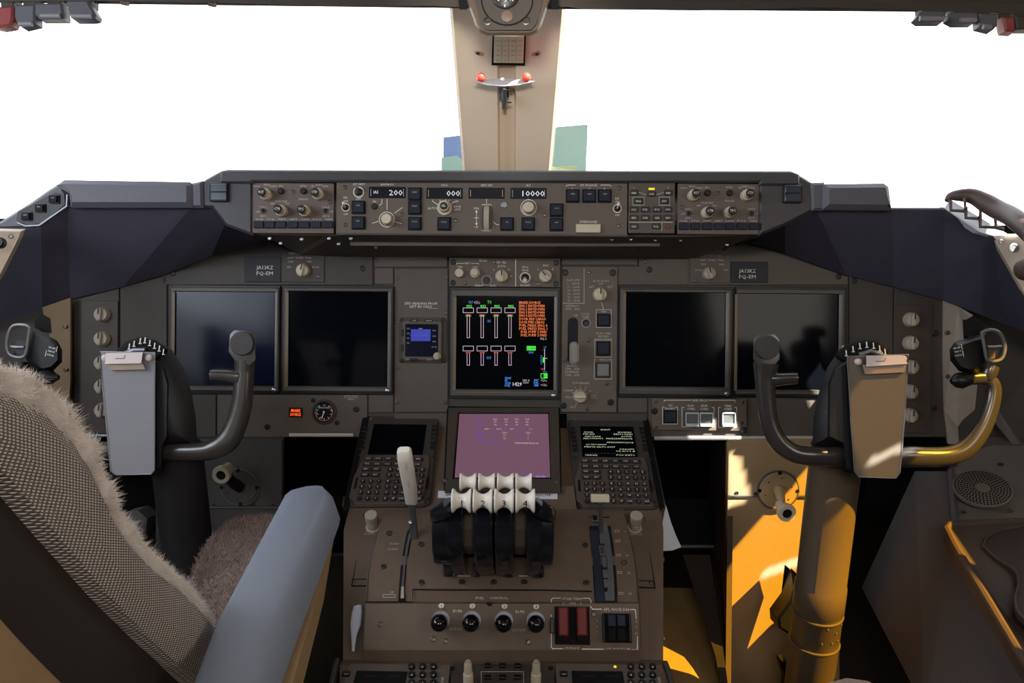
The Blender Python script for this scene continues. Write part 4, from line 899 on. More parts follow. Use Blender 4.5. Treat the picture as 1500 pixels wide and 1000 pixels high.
# ---- control display units
def cdu(first):
    right = T = Thing('control_display_unit', 'flight keyboard unit with a lit text screen right of the purple screen' if first else 'flight keyboard unit with a blank screen left of the purple screen', 'keyboard unit', FC, (900, 680), group=None)
    ppoly(T, 'faceplate', [(831.5, 608), (941.5, 608), (965, 739), (958, 744), (850, 745), (845, 739)], -.011, 0, BROWND, .002)
    ppoly(T, 'keypad_plate', [(846.5, 670), (937, 669), (947, 687), (960, 727), (953, 732), (959, 741), (852, 742), (849, 733), (842, 728)] if 0 else [(851, 670), (944, 669), (949, 683), (953.5, 727), (951, 732), (959, 738), (956, 741), (855, 742), (851, 736), (844, 731), (842.5, 700)], 0, .003, BROWN, .001)
    T.plate('screen', 851.5, 624, 931, 668.5, .0, .0015, SCRN, .001)
    for i, v in enumerate((628.8, 634.6, 640.8, 646.9, 653.3, 659.5)):
        key(T, 838.6+.75*i, v, 7, 4.6, .0, BLACK, 'line_key', .003); key(T, 940+1.15*i, v, 7, 4.6, .0, BLACK, 'line_key', .003)
    b = .003; ys = (674.9, 682.7, 690.4, 698.7, 707.7, 716, 724.5, 733.1); cols = (856.8, 872.2, 887.2, 902.2, 917.2)
    L1 = [('INIT', 'RTE', 'DEP', 'ATC', 'VNAV'), ('FIX', 'LEGS', 'HOLD', 'FMC', 'PROG'), ('MENU', 'NAV'), ('PREV', 'NEXT')]
    def A(u, v): return T.L(u, v, b)
    vm = 700; 
    def kx(u5, v):      # column given at row 5, kept straight on the plate
        a = T.L(u5, 707.7, b).x; bb = T.L(741, v, b).y; return Vector((a, bb, b))
    def mk(u5, v, w_, h_, t, cap=3.0, r=None, nm='key'):
        k = T.px(u5, v); p = kx(u5, v); W_, H_ = w_*k, h_*k; R_ = .0007 if r is None else r
        part(nm, cached(('key', q(W_), q(H_), .003, R_), lambda: MB().rbox(0, 0, W_, H_, 0, .003, R_, .0005).build()), KEYC, T, p)
        mb = T.tx.setdefault('white_lettering', (MB(), WHITE))[0]; put_text(mb, t, p.x, p.y, cap*k, b+.0034, None if len(t) < 3 else 7*k)
    fc = [859.5, 874.6, 889.8, 904.8, 919.8]
    for r_ in (0, 1):
        for c_ in range(5): mk(fc[c_], ys[r_], 12.4, 6, L1[r_][c_], 2.8)
    mk(935.5, ys[0], 13, 6, 'EXEC', 2.8); mk(935, ys[1], 10.5, 6, 'CLR', 2.8)
    for r_ in (2, 3):
        for c_ in range(2): mk(fc[c_], ys[r_], 12.4, 6, L1[r_][c_], 2.8)
    nums = ['1', '2', '3', '4', '5', '6', '7', '8', '9', '.', '0', '+']
    for i, t in enumerate(nums): mk((858.3, 870, 881.7)[i % 3], ys[4+i//3], 7.6, 7, t, 3.6, .0035)
    for i, t in enumerate([chr(65+i) for i in range(26)]+['SP', 'DEL', '/', 'CLR']): mk((895.6, 907.5, 919.4, 931.6, 943.4)[i % 5], ys[2+i//5], 8, 7, t, 3.6, .0025)
    k = T.px(850, 700)
    for u in (846.6, 953): key(T, u+(2 if u < 900 else 0), 711, 3.4, 22, .003, BLACK, 'side_lamp', .0008)
    screws(T, [(843.5, 616), (932, 616)], 0, 2.6, STEEL); screws(T, [(842, 670), (951, 673), (848, 735), (960, 735)], 0, 3, SCREW)
    if first:
        def ct(t, u, v, wpx, cap=3.2): T.text(t, u, v, cap*.86, .0019, CDUW, wpx, 'l', bold=.08)
        ct('IDENT', 880, 629, 14); ct('MODEL', 856, 632.6, 13, 2.6); ct('747-400', 854, 635.4, 17); ct('ENGINES', 905, 632.8, 20, 2.6); ct('RB211-524H', 899, 635.6, 27)
        ct('NAV DATA', 857, 638.8, 23, 2.6); ct('AJ21002001', 854, 641.6, 29); ct('ACTIVE', 910, 639, 15, 2.6); ct('MAR28APR25/18', 888, 642, 38)
        ct('APR26MAY23/18', 888.5, 647.6, 39); ct('OP PROGRAM', 858, 650.6, 30, 2.6); ct('MRP05-ALT1-9007', 856, 654, 45)
        ct('DRAG/FF', 908, 657.6, 21, 2.6); ct('+0.0/+1.8', 902, 660.4, 28); ct('- - - - - - - - - - - - - - - -', 857, 663.4, 72, 1.0); ct('<INDEX', 857, 666.2, 18, 2.8); ct('POS INIT>', 903, 666.2, 27, 2.8)
    T.flush()
    return T
R_ = cdu(True)
Lc = cdu(False)
# shift the second unit to the left-hand bay
dx = FC.hit(506.5, 744, 0)-FC.hit(841.5, 744, 0)
la = FC.loc(507.5, 742, 0).x-FC.loc(845, 742, 0).x
Lc.o.location = Vector(Lc.o.location)+FC.X*(la+.002)

# ---- lower centre display
FE = Frame(W(741, 722, 1.335)+Vector((0, 0, .001)), XW, W(741, 600, 1.475)-W(741, 722, 1.335))
T = Thing('status_display', 'purple lit status display between the two keyboard units', 'display screen', FE, (737, 660))
ppoly(T, 'case', [(655, 594), (820, 594), (823, 727), (649, 727)], -.010, .004, BLACKM, .001)
def frame_loop(us, h): return [T.L(u, v, h) for u, v in us]
O4 = [(657, 597), (818, 597), (821, 722), (651.5, 722)]; I4 = [(672, 605.5), (804, 605.5), (807, 700.5), (664, 700.5)]
part('bezel', MB().rings([frame_loop(O4, .002), frame_loop(O4, .011), frame_loop([(670.5, 603), (805.5, 603), (808.5, 702.5), (662, 702.5)], .011), frame_loop(I4, .006), frame_loop(I4, .002)], False, False), BEZEL, T, smooth=False)
ppoly(T, 'glass', [(671, 604.5), (805, 604.5), (808, 702), (663, 702)], .001, .0065, SCRN, .0003)
ppoly(T, 'lit_screen', [(673, 606), (803, 606), (806, 699), (666, 699)], .0065, .0069, MAGS, .0001)
H = .0074; hx = (725.4, 741.5, 756.9, 772.3)
for r_, (v, vals) in enumerate(((613.8, ('520', '527', '531', '518')), (617.8, ('70', '90', '80', '80')), (621.8, ('74', '68', '70', '80')))):
    for i in range(4): T.text(vals[i], hx[i], v, 2.9, H, TPNK)
    T.text(('OIL P', 'OIL T', 'OIL QTY')[r_], 698.5, v, 2.7, H, TVIO, (11, 11, 14)[r_], 'l')
T.text('VIB', 698.5, 625.5, 2.6, H, TVIO, 7, 'l'); T.text('FWD', 703, 628.2, 2.6, H, TVIO, 8); T.text('APU', 713.6, 628, 2.9, H, TPNK); T.text('N1', 722.5, 628.2, 2.6, H, TVIO); T.text('100.1', 731, 628, 2.9, H, TPNK); T.text('EGT', 742, 628.2, 2.6, H, TVIO)
T.text('417', 750, 628, 2.9, H, TPNK); T.text('OIL QTY', 764, 628.2, 2.6, H, TVIO); T.text('1.0', 777.5, 628, 2.9, H, TPNK)
for r_, v in enumerate((633.7, 637.6, 641.6)):
    T.text(('HYD QTY', 'PRESS', 'TEMP')[r_], 697.5, v, 2.7, H, TVIO, 14, 'l'); T.text('1 2', 725, v, 2.7, H, TVIO); T.text(('1750', '17', '31')[r_], 739, v, 2.9, H, TPNK); T.text('3 4', 759, v, 2.7, H, TVIO); T.text(('1750', '9', '9')[r_], 773.5, v, 2.9, H, TPNK)
T.text('STATUS MESSAGES', 697, 648.5, 2.9, H, TVIO, 39, 'l'); T.text('PAN28APR24/18', 754.5, 648.5, 3.1, H, TPNK, 34, 'l'); T.text('ELEC TOTALS', 764, 694.8, 2.8, H, TVIO, 38, 'l'); T.text('MF-MN', 785, 697.6, 2.6, H, TPNK, 14, 'l')
for u, v in ((816, 705.5), (653, 703)): part('fastener', S_screw(.0034), STEEL, T, T.L(u, v, .011))
T.flush()

# ================================================================ THROTTLE QUADRANT
CP = [(744, 1.300), (760, 1.268), (780, 1.246), (800, 1.228), (840, 1.198), (881, 1.170), (884, 1.160), (950, 1.135)]
def cvd(v): return kv(v, CP)
org = W(735, 800, 1.228)
TQ = Thing('throttle_quadrant', 'brown curved throttle quadrant with four white numbered thrust lever knobs', 'throttle quadrant', WORLD, world=org)
OQ = TQ.o.matrix_world.translation.copy()
skin_block('quadrant_cover', [(746, 563, 913, 1.298), (760, 559, 916, 1.268), (780, 553.5, 921, 1.246), (800, 548.5, 925.5, 1.228), (820, 543.5, 929.5, 1.212), (840, 539.5, 932.5, 1.198), (881, 536, 935.5, 1.172)], BROWN3, TQ, .04, OQ)
skin_block('fuel_panel', [(882, 536, 935, 1.168), (884, 536, 935.5, 1.160), (949, 533, 937.5, 1.135), (952, 532.5, 938, 1.133)], BROWN3, TQ, .05, OQ)
# front step of the fuel panel is darker because it stands upright
part('panel_seam', MB().tube([TQ.G(W(u, v, cvd(v)-.001)) for u, v in ((535, 881.5), (604.5, 881.5), (604.5, 863), (640, 863.5), (800, 864), (867, 866))], .0010, 6), BLACKM, TQ)
part('edge_highlight', MB().tube([TQ.G(W(u, v, cvd(v)-.0004)) for u, v in ((552.5, 780), (543.5, 818), (538.6, 845), (535.3, 881), (533.5, 949))], .0011, 6), BEZEL2, TQ)
part('edge_highlight', MB().tube([TQ.G(W(u, v, cvd(v)-.0004)) for u, v in ((919, 773.6), (927.6, 806), (932.8, 842), (935.8, 881), (937.8, 949))], .0011, 6), CUPB, TQ)
def strip(name, rows, m, lift, th=.004):
    """curved strip following the quadrant cover: rows (v, uL, uR)"""
    A = []
    for v, uL, uR in rows:
        n = surf_frame(min(max(v, 752), 874), cvd).N; a, b = W(uL, v, cvd(v))+n*lift-OQ, W(uR, v, cvd(v))+n*lift-OQ; A.append([a, b, b-n*th, a-n*th])
    return part(name, MB().rings(A), m, TQ)
# speed brake slot
strip('speedbrake_slot', [(770, 602, 611), (780, 596, 605), (800, 592, 601), (830, 587, 596), (860, 584.5, 593), (880, 583.5, 594)], BLACK, .0006)
strip('slot_seal', [(772, 605, 608.5), (780, 600, 603.2), (800, 595, 598.5), (830, 591, 594), (860, 588, 591.5), (877, 587.5, 591.5)], BEZEL2, .0022, .003)
strip('seal_end', [(860, 588.2, 592), (877, 587, 592)], CREAM2, .0030, .002)
# flap slot and its stepped detent plate
strip('flap_slot', [(757, 864, 893), (775, 863, 895), (800, 865.5, 899), (830, 868, 902), (860, 870, 904), (882, 872, 904)], BLACK, .0006)
strip('slot_wall', [(778, 864.5, 877), (800, 866.5, 878), (830, 869.5, 880), (860, 871.5, 884), (882, 873, 886)], mat('slot_blue_black', (44, 50, 66), .3, bump=.05), .0016)
strip('detent_plate', [(769, 880, 889), (790, 884, 893), (820, 889, 897), (850, 890.5, 899), (881, 889, 900)], GREYM, .0035, .004)
for v0, v1, u0, u1 in ((757, 766, 866, 876), (773, 782, 876, 880), (783, 798, 877.5, 885), (801, 815, 877, 886), (817, 832, 881, 887), (836, 848, 882, 889), (850, 862, 883.5, 890), (868, 881, 885, 893)):
    strip('detent', [(v0, u0, u1), ((v0+v1)/2, u0+.7, u1+.7), (v1, u0+1.5, u1+1.5)], GREYM, .0045, .004)
strip('detent_notch', [(803, 878.5, 884), (812, 879, 885)], CUPB, .0052, .001); strip('detent_notch', [(758.5, 868, 874), (764.5, 868.5, 874.5)], BLACKM, .0052, .001)
sscrew(TQ, [(562, 830), (617, 797), (617, 853), (677, 853), (723.5, 853), (768, 853), (859, 853.5), (857, 798), (914, 824), (570, 781)], cvd, .0050)
sscrew(TQ, [(557, 914), (717, 884.5), (653, 939), (774, 940), (870, 899), (635, 936)], cvd, .0042, SCREW)
def ctext(t, u, v, cap, m=WHITE, w=None, bold=.15, df=cvd, T=TQ, lift=.0010, name='lettering', rot=0.0):
    f = surf_frame(v, df, u); o = Thing.__new__(Thing); mb = MB(); k = df(v)/FPX
    put_text(mb, t, 0, 0, cap*k, 0, w*k if w else None, rot, 'c', bold*k)
    M = f.R; P = T.G(f.hit(u, v, lift))
    mb.v = [tuple((M @ Vector(p))+P) for p in mb.v]; TXQ.setdefault((T.o.name, m.name), (MB(), T, m))[0].addv(mb.v, mb.f)
def cline(pts, w, df=cvd, T=TQ, m=WHITE, lift=.0010):
    for a, b in zip(pts[:-1], pts[1:]):
        n = surf_frame((a[1]+b[1])/2, df).N; A, B_ = W(a[0], a[1], df(a[1]))+n*lift, W(b[0], b[1], df(b[1]))+n*lift; d = (B_-A).normalized(); s = n.cross(d)*w*df(a[1])/FPX/2; A = A-d*s.length; B_ = B_+d*s.length
        TXQ.setdefault((T.o.name, m.name), (MB(), T, m))[0].rings([[T.G(p) for p in (A-s, B_-s, B_+s, A+s)], [T.G(p+n*.0004) for p in (A-s, B_-s, B_+s, A+s)]])
TXQ = {}
for t, u, v, c, m in (('FLIGHT', 578, 796, 3, DIM), ('DETENT', 576, 804, 3, DIM), ('UP', 574, 867, 3.6, DIM), ('CURSOR', 543, 778, 3, DIM), ('CONTROL', 543, 781.6, 3, DIM)):
    ctext(t, u, v, c, m, df=shelfd if u == 543 else cvd, lift=.0012 if u != 543 else .0012)
cline([(561, 871), (579, 871), (579, 875), (561, 875), (561, 871)], .8, m=DIM)
for v, t in ((778, '1'), (792.5, '5'), (813, '10'), (838.5, '25'), (869, '30')): ctext(t, 914+(v-778)*.08+2, v, 3.6, DIM); cline([(900+(v-778)*.06+1, v-1.2), (907+(v-778)*.06, v-1.2), (907+(v-778)*.06, v+1.6), (900+(v-778)*.06+1, v+1.6), (900+(v-778)*.06+1, v-1.2)], .7, m=DIM)
for t, u, v, c, w_ in (('FUEL', 703, 875.5, 4, 12), ('CONTROL', 731, 875.5, 4, 27), ('RUN', 670, 894.5, 4.4, 12.5), ('RUN', 761.5, 895.5, 4.4, 12.5), ('CUTOFF', 668, 921, 4, 20), ('CUTOFF', 760, 922.5, 4, 20)): ctext(t, u, v, c, DIM if 'CUT' in t else WHITE, w_)
for t, u, v, c, w_ in (('STAB TRIM', 838, 876.7, 4.2, 28), ('2 - ON - 3', 838, 883.4, 4.2, 28), ('CUTOUT', 838, 949.6, 4.2, 22), ('APL NOSE DN', 902.5, 892.3, 4.2, 37), ('APL NOSE UP', 904.5, 950.6, 4.2, 36)): ctext(t, u, v, c, WHITE, w_)
for L_ in ([(821, 876.5), (810, 876.5), (807.5, 879), (807.5, 903)], [(807.5, 928), (807.5, 947), (809.5, 949.5), (824, 949.5)], [(854, 876.8), (863, 876.8), (865.5, 880), (865.5, 889), (868, 892), (881, 892)], [(923, 892.5), (929.5, 892.5), (931, 894.5), (931.5, 906)], [(933.5, 932), (933.5, 951), (925, 951)], [(853, 950), (884, 950.3)]): cline(L_, 1.2)
for i, t in enumerate('APU'): ctext('ASI'[i], 875, 909+8*i, 3, DIM); ctext('ATN'[i], 932, 910+8.6*i, 3, DIM)
# fuel control switches
for i, (u, v) in enumerate(((645.5, 908), (691, 908.5), (738, 909), (784.5, 909.5))):
    f = surf_frame(915, cvd, u); k = cvd(915)/FPX
    sw = part('fuel_switch', MB().ring(0, 0, .0120, .0132, 0, .0012, 28).lathe([(.0118, -.001), (.0118, .0003), (.001, .0003)], 24), GREYM, TQ, TQ.G(f.hit(u, v, .0004))); sw.rotation_euler = f.R.to_euler()
    part('switch_stem', cached('fss', lambda: MB().lathe([(.0085, 0), (.0075, .010), (.0055, .016), (.001, .017)], 20).build()), BLACK, sw, rot=(math.radians(14), 0, 0))
    part('switch_knob', cached('fsk', lambda: MB().lathe([(.0015, .010), (.0085, .012), (.0118, .018), (.0122, .025), (.0105, .032), (.006, .0365), (.0008, .038)], 24).build()), mat('glossy_black', (14, 15, 20), .12, var=0, bump=0, spec=.7) if 'glossy_black' not in MATS else MATS['glossy_black'], sw, rot=(math.radians(14), 0, 0))
    b = part('number_disc', MB().lathe([(.0042, 0), (.0042, .0006), (.0003, .0006)], 18), WHITE, TQ, TQ.G(f.hit(u+1, 887+.4*i, .0010))); b.rotation_euler = surf_frame(888, cvd, u).R.to_euler()
    ctext(str(i+1), u+1, 887+.4*i, 4.2, BLKT, lift=.0020)
# stabiliser cutout guards
f = surf_frame(915, cvd, 838)
def onf(u, v, hh): return TQ.G(f.hit(u, v, hh))
def fbox(name, u0, v0, u1, v1, h0, h1, m, r=.001, c=.0008, ff=None, par=None):
    ff = ff or f; um, vm = (u0+u1)/2, (v0+v1)/2; a, b = ff.loc(u0, vm, h1).x, ff.loc(u1, vm, h1).x; t, d = ff.loc(um, v0, h1).y, ff.loc(um, v1, h1).y
    o = part(name, MB().rbox(0, 0, b-a, t-d, 0, h1-h0, r, c), m, par or TQ, TQ.G(ff.O+ff.X*(a+b)/2+ff.Y*(t+d)/2+ff.N*h0)); o.rotation_euler = ff.R.to_euler(); return o
fbox('guard_base', 812.5, 888, 864, 944, 0, .0016, BLACKM)
for u in (825.5, 853): fbox('switch_guard', u-7.5, 888.5, u+7.5, 931, .002, .018, RED, .002, .002); fbox('guard_foot', u-8, 931, u+7, 939, .001, .008, BLACKM)
# stabiliser trim switches
f2 = surf_frame(920, cvd, 904)
fbox('trim_base', 883, 898, 925, 941, .000, .0030, BLACKM, ff=f2); fbox('trim_wall', 883.5, 898, 886, 940, .002, .016, BLACK, ff=f2)
for u in (896.5, 910.5): fbox('trim_switch', u-6, 900, u+6, 917, .003, .016, BTN, .001, .001, ff=f2); fbox('trim_switch', u-6, 919, u+6, 938, .003, .009, BLACKM, .001, .001, ff=f2)
for u in (922,): fbox('trim_wall', 921.5, 898, 924.5, 940, .002, .012, BLACK, ff=f2)
fbox('trim_indicator', 806, 905, 812, 927, 0, .006, BLACK)
# ---- thrust levers
YZ = lambda v, d: W(741, v, d)-OQ
def side_block(name, uL, uR, uref_d, prof, m, par=None, c=0):
    """profile of (v, d) in the lever's plane of motion, extruded sideways"""
    xl = W(uL, 790, uref_d).x-OQ.x; xr = W(uR, 790, uref_d).x-OQ.x; P = [YZ(v, d) for v, d in prof]
    n = len(P); cen = sum((Vector((0, p.y, p.z)) for p in P), Vector())/n
    def loop(x, ins=0.0): return [Vector((x, p.y, p.z))+(cen-Vector((0, p.y, p.z))).normalized()*ins for p in P]
    e = .0025
    mb = MB().rings([loop(xl, e), loop(xl+e), loop(xr-e), loop(xr, e)]); return part(name, mb, m, par or TQ)
GL = mat('lever_gloss_black', (26, 28, 36), .2, var=.05, bump=.02, spec=.6)
arcprof = [(733, 1.150), (738, 1.105), (748, 1.080), (765, 1.068), (785, 1.070), (805, 1.085), (822, 1.108), (836, 1.140), (842, 1.165), (843, 1.205), (800, 1.26), (745, 1.30), (730, 1.20)]
drumprof = [(738, 1.16), (742, 1.11), (752, 1.092), (780, 1.085), (808, 1.092), (826, 1.112), (828, 1.15), (812, 1.24), (752, 1.31), (738, 1.22)]
brownprof = [(722, 1.185), (735, 1.150), (755, 1.118), (775, 1.108), (800, 1.115), (812, 1.14), (812, 1.24), (752, 1.31), (725, 1.22)]
arms = [(654, 676.5), (693.5, 721.5), (724.5, 752), (772, 794)]
GW = (676.3, 707.3, 738.3, 769.3)
for i in range(4):
    # bare arm from the slot to the grip, then grip on its axle
    uL, uR = arms[i]; gu = GW[i]
    lv = part('thrust_lever', MB(), None, TQ) if False else None
    lo = side_block('thrust_lever', uL, uR, 1.075, arcprof, GL)
    gp = TQ.G(W(gu, 733, 1.035)); r = .0148; L_ = .0252
    prof = [(r*1.02, -L_/2), (r*1.06, -L_/2+.0016), (r*1.0, -L_/2+.003), (r*.76, -L_*.27), (r*.62, -L_*.12), (r*.58, 0), (r*.62, L_*.12), (r*.76, L_*.27), (r*1.0, L_/2-.003), (r*1.06, L_/2-.0016), (r*1.02, L_/2)]
    g = part('lever_grip', cached('grip', lambda: MB().lathe(prof, 32, ax='x').build()), IVORY, lo, gp)
    mb = MB(); put_text(mb, str(i+1), 0, 0, .0085, 0, bold=.0003)
    fn = (CAM-W(gu, 738, 1.03)).normalized(); up = Vector((0, 0, 1)); xx = Vector((1, 0, 0)); yy = (up-fn*up.dot(fn)).normalized()
    Fx = yy.cross(fn)
    mb.v = [tuple(Fx*p[0]+yy*(p[1]-.0035)+fn*(r*.60+.0012+abs(p[0])*.35)) for p in mb.v]
    part('grip_number', mb, BLKT, g, smooth=False)
    # neck between arm and grip
    ac = W((uL+uR)/2, 745, 1.095); a1 = W(gu, 737, 1.045)
    part('lever_neck', MB().tube([TQ.G(ac+Vector((0, .02, -.012))), TQ.G(ac), TQ.G((ac+a1)/2+Vector((0, 0, .003))), TQ.G(a1)], [(.011, .011), (.0105, .010), (.0095, .008), (.009, .006)], 12, Vector((0, 0, 1)), sq=.4), GL, lo)
    # reverse lever: smaller grip ahead of and above the main one
    ru = (685.8, 713, 740.3, 767)[i]; rp = TQ.G(W(ru, 706, 1.115)); r2 = .0122; L2 = .0228
    prof2 = [(r2*1.02, -L2/2), (r2*1.06, -L2/2+.0014), (r2*1.0, -L2/2+.003), (r2*.80, -L2*.28), (r2*.66, -L2*.1), (r2*.63, 0), (r2*.66, L2*.1), (r2*.80, L2*.28), (r2*1.0, L2/2-.003), (r2*1.06, L2/2-.0014), (r2*1.02, L2/2)]
    part('reverse_grip', cached('rgrip', lambda: MB().lathe(prof2, 28, ax='x').build()), IVORY, lo, rp)
    part('reverse_arm', MB().tube([TQ.G(W(ru, 706, 1.115)), TQ.G(W(ru, 722, 1.118)), TQ.G(W(ru, 740, 1.14)), TQ.G(W(ru, 756, 1.18))], [(.0085, .005)]*4, 8, Vector((0, 1, 0)), sq=.5), mat('lever_brown_grey', (70, 62, 58), .45, bump=.03) if 'lever_brown_grey' not in MATS else MATS['lever_brown_grey'], lo)
side_block('lever_housing', 632.5, 672, 1.09, drumprof, GL); side_block('lever_housing', 773, 811.5, 1.09, drumprof, GL)
for a, b in ((677, 694), (752, 771.5)): side_block('brown_spacer', a, b, 1.11, brownprof, mat('spacer_brown', (104, 90, 82), .4, bump=.04) if 'spacer_brown' not in MATS else MATS['spacer_brown'])
# shoulders curving from the outer grips to the side housings
for s_, pts in enumerate(([(660, 741, 1.06), (650, 748, 1.07), (641, 753, 1.085), (637, 757, 1.10)], [(784, 741, 1.06), (795, 748, 1.07), (803, 753, 1.085), (807, 757, 1.10)])):
    part('lever_shoulder', MB().tube([TQ.G(W(*p)) for p in pts], [(.011, .012), (.013, .012), (.011, .011), (.007, .008)], 12, Vector((0, 0, 1)), sq=.3), GL, TQ)
for (u0, u1) in ((649, 667), (693, 703), (739, 752), (782, 797)):
    side_block('slot_rail', u0, u1, 1.17, [(826, 1.17), (838, 1.165), (845, 1.17), (846, 1.2), (820, 1.22)], GL)
for u in (650.5, 664.5, 694.5, 751.5, 784.5, 796): part('slot_edge', MB().tube([TQ.G(W(u, 829, 1.16)), TQ.G(W(u+.3, 843, 1.163))], .0012, 6), STEEL, TQ)
strip('index_line', [(843, 671, 689), (844, 671, 689)], WHITE, .0009, .0005); strip('index_line', [(843, 760, 778), (844, 760, 778)], WHITE, .0009, .0005)
# label tape behind the levers
ft = Frame(W(732, 725, 1.325), XW, W(741, 700, 1.36)-W(741, 745, 1.31))
TP = Thing('label_tape', 'white printed label tape stuck across the pedestal behind the thrust levers', 'label', ft, (731, 724.5))
TP.plate('tape', 641.5, 719.5, 816.5, 729.5, 0, .0012, PAPER, .0002, .0002); TP.text('ENGINE TYPE', 676, 724.6, 4.6, .0015, BLKT, 44); TP.text('SELECTOR', 712, 724.6, 4.6, .0015, BLKT, 24, bold=0); TP.text('EQUIP', 794, 724.6, 4.8, .0015, BLKT, 30); TP.flush()
part('tape_backing', MB().poly([TP.L(u, v, -.001) for u, v in ((640, 712), (840, 712), (845, 748), (636, 748))], -.03, -.0005), BROWN3, TP)
# speed brake lever
la_, lb = W(597, 662, 1.10), W(606, 772, 1.235)
m1 = W(600.5, 720, 1.17)
sb = part('speedbrake_lever', MB().tube([TQ.G(lb+Vector((0, 0, -.02))), TQ.G(lb), TQ.G(W(603.5, 745, 1.20)), TQ.G(W(600, 722, 1.17))], [(.006, .0035), (.0058, .0034), (.0055, .0032), (.005, .003)], 8, Vector((0, 1, 0)), sq=.5), GREYM, TQ)
lg = MB().tube([TQ.G(W(603, 734, 1.182)), TQ.G(W(601, 715, 1.158)), TQ.G(W(596.5, 690, 1.128)), TQ.G(W(593.5, 672, 1.108)), TQ.G(W(592, 660, 1.098)), TQ.G(W(591.6, 658, 1.096))], [(.0090, .0065), (.0098, .007), (.0104, .0072), (.0104, .0074), (.0098, .007), (.0075, .005)], 16, Vector((0, 1, 0)), sq=.55)
part('lever_handle', lg, IVORY, sb)
fs = Frame(W(597, 697, 1.123), W(598.7, 712, 1.141)-W(593.3, 684, 1.107), XW)
for i, (t, du) in enumerate((('SPEED', -14), ('BRAKE', 12))):
    mb = MB(); put_text(mb, t, du*.00096*1.0, 0, .0030, 0, .0175)
    ff = Frame(W(595.6+i*3.2, 683+i*27, 1.110+i*.034), W(603, 722, 1.166)-W(594, 672, 1.106), XW); nn = (CAM-W(597, 697, 1.12)).normalized(); xx = ff.X; yy = (nn.cross(xx)).normalized()
    b0 = TQ.G(W(595.6+i*3.2, 683+i*27, 1.100+i*.034))
    mb = MB(); put_text(mb, t, 0, 0, .0028, 0, .016); mb.v = [tuple(b0+xx*p[0]+yy*p[1]) for p in mb.v]; part('handle_lettering', mb, DIM, sb, smooth=False)
part('lever_pivot', MB().lathe([(.003, 0), (.003, .005), (.0003, .006)], 12), STEEL, sb, TQ.G(W(602, 765.5, 1.215)), rot=(math.radians(40), 0, 0))
# flap lever
fl = part('flap_lever', MB().tube([TQ.G(W(881, 770, 1.24)+Vector((0, 0, -.01))), TQ.G(W(881, 768, 1.24)), TQ.G(W(879.5, 745, 1.205)), TQ.G(W(878.5, 728, 1.180))], [(.0032, .0045), (.0032, .0045), (.003, .004), (.003, .004)], 8, Vector((0, 1, 0)), sq=.5), BEZEL2, TQ)
ffl = Frame(W(879, 729.5, 1.165), XW, Vector((0, .35, 1)))
hm = MB().rbox(0, 0, 27*1.165/FPX, .0115, -.006, .006, .002, .0015); o = part('flap_handle', hm, CREAM, fl, TQ.G(ffl.O)); o.rotation_euler = ffl.R.to_euler()
# cursor control knobs either side
for i, (u, v) in enumerate(((543, 753.5), (932.5, 754.5))):
    f = surf_frame(766, shelfd, u); ck = Thing('cursor_knob', ('cream cylindrical cursor knob on the pedestal shelf below the blank keyboard unit', 'cream cylindrical cursor knob on the pedestal shelf below the lit keyboard unit')[i], 'knob', Frame(f.hit(u, v, .032), f.X, f.Y), world=f.hit(u+(1 if i == 0 else -1)*0, v, .032)-f.N*.032)
    part('knob_flange', MB().lathe([(.0118, 0), (.0118, .001), (.0102, .0016), (.009, .0016)], 24), CREAM2, ck)
    part('knob_body', MB().lathe([(.0092, 0), (.0092, .012), (.0086, .0125), (.0086, .014), (.0098, .0145), (.0100, .031), (.0092, .032), (.0078, .032)], 24), CREAM2, ck)
    part('knob_cap', MB().lathe([(.0079, .028), (.0079, .0315), (.0006, .0315)], 20), BLACK, ck)
    mb = MB(); put_text(mb, 'SEL', 0, 0, .003, .0318); part('lettering', mb, WHITE, ck, smooth=False)
    dv = [(566, 750.5, 571, 768), ][0]
for u0, u1, v0, v1 in ((565.5, 572, 753, 768), (903, 916, 753, 768)):
    part('dark_inset', MB().rings([[PB.G(W(u, v, shelfd(v)-.004)) for u, v in ((u0, v0), (u1, v0), (u1, v1), (u0, v1))], [PB.G(W(u, v, shelfd(v)+.002)) for u, v in ((u0, v0), (u1, v0), (u1, v1), (u0, v1))]]), BROWND, PB)
ctext('CURSOR', 931, 778.5, 3, DIM, df=shelfd); ctext('CONTROL', 931, 782.3, 3, DIM, df=shelfd)
# left silver latch handle
hd = Thing('latch_handle', 'silver paddle handle in a recess at the left edge of the pedestal', 'handle', WORLD, world=W(522, 920, 1.17))
hp = [hd.G(W(u, v, d)) for u, v, d in ((524, 887, 1.185), (523, 898, 1.178), (521, 915, 1.168), (518.5, 930, 1.160), (518, 945, 1.152), (517.5, 954, 1.148))]
part('paddle', MB().tube(hp, [(.0070, .003), (.0085, .004), (.0080, .004), (.0045, .0035), (.0026, .003), (.002, .0025)], 12, Vector((0, 1, .6)), sq=.2), mat('pale_blue_metal', (205, 208, 225), .35, metal=0, bump=.02), hd)
for (nm, m), (mb, TT, mm) in TXQ.items(): part('lettering', mb, mm, TT, smooth=False, kind='stuff')

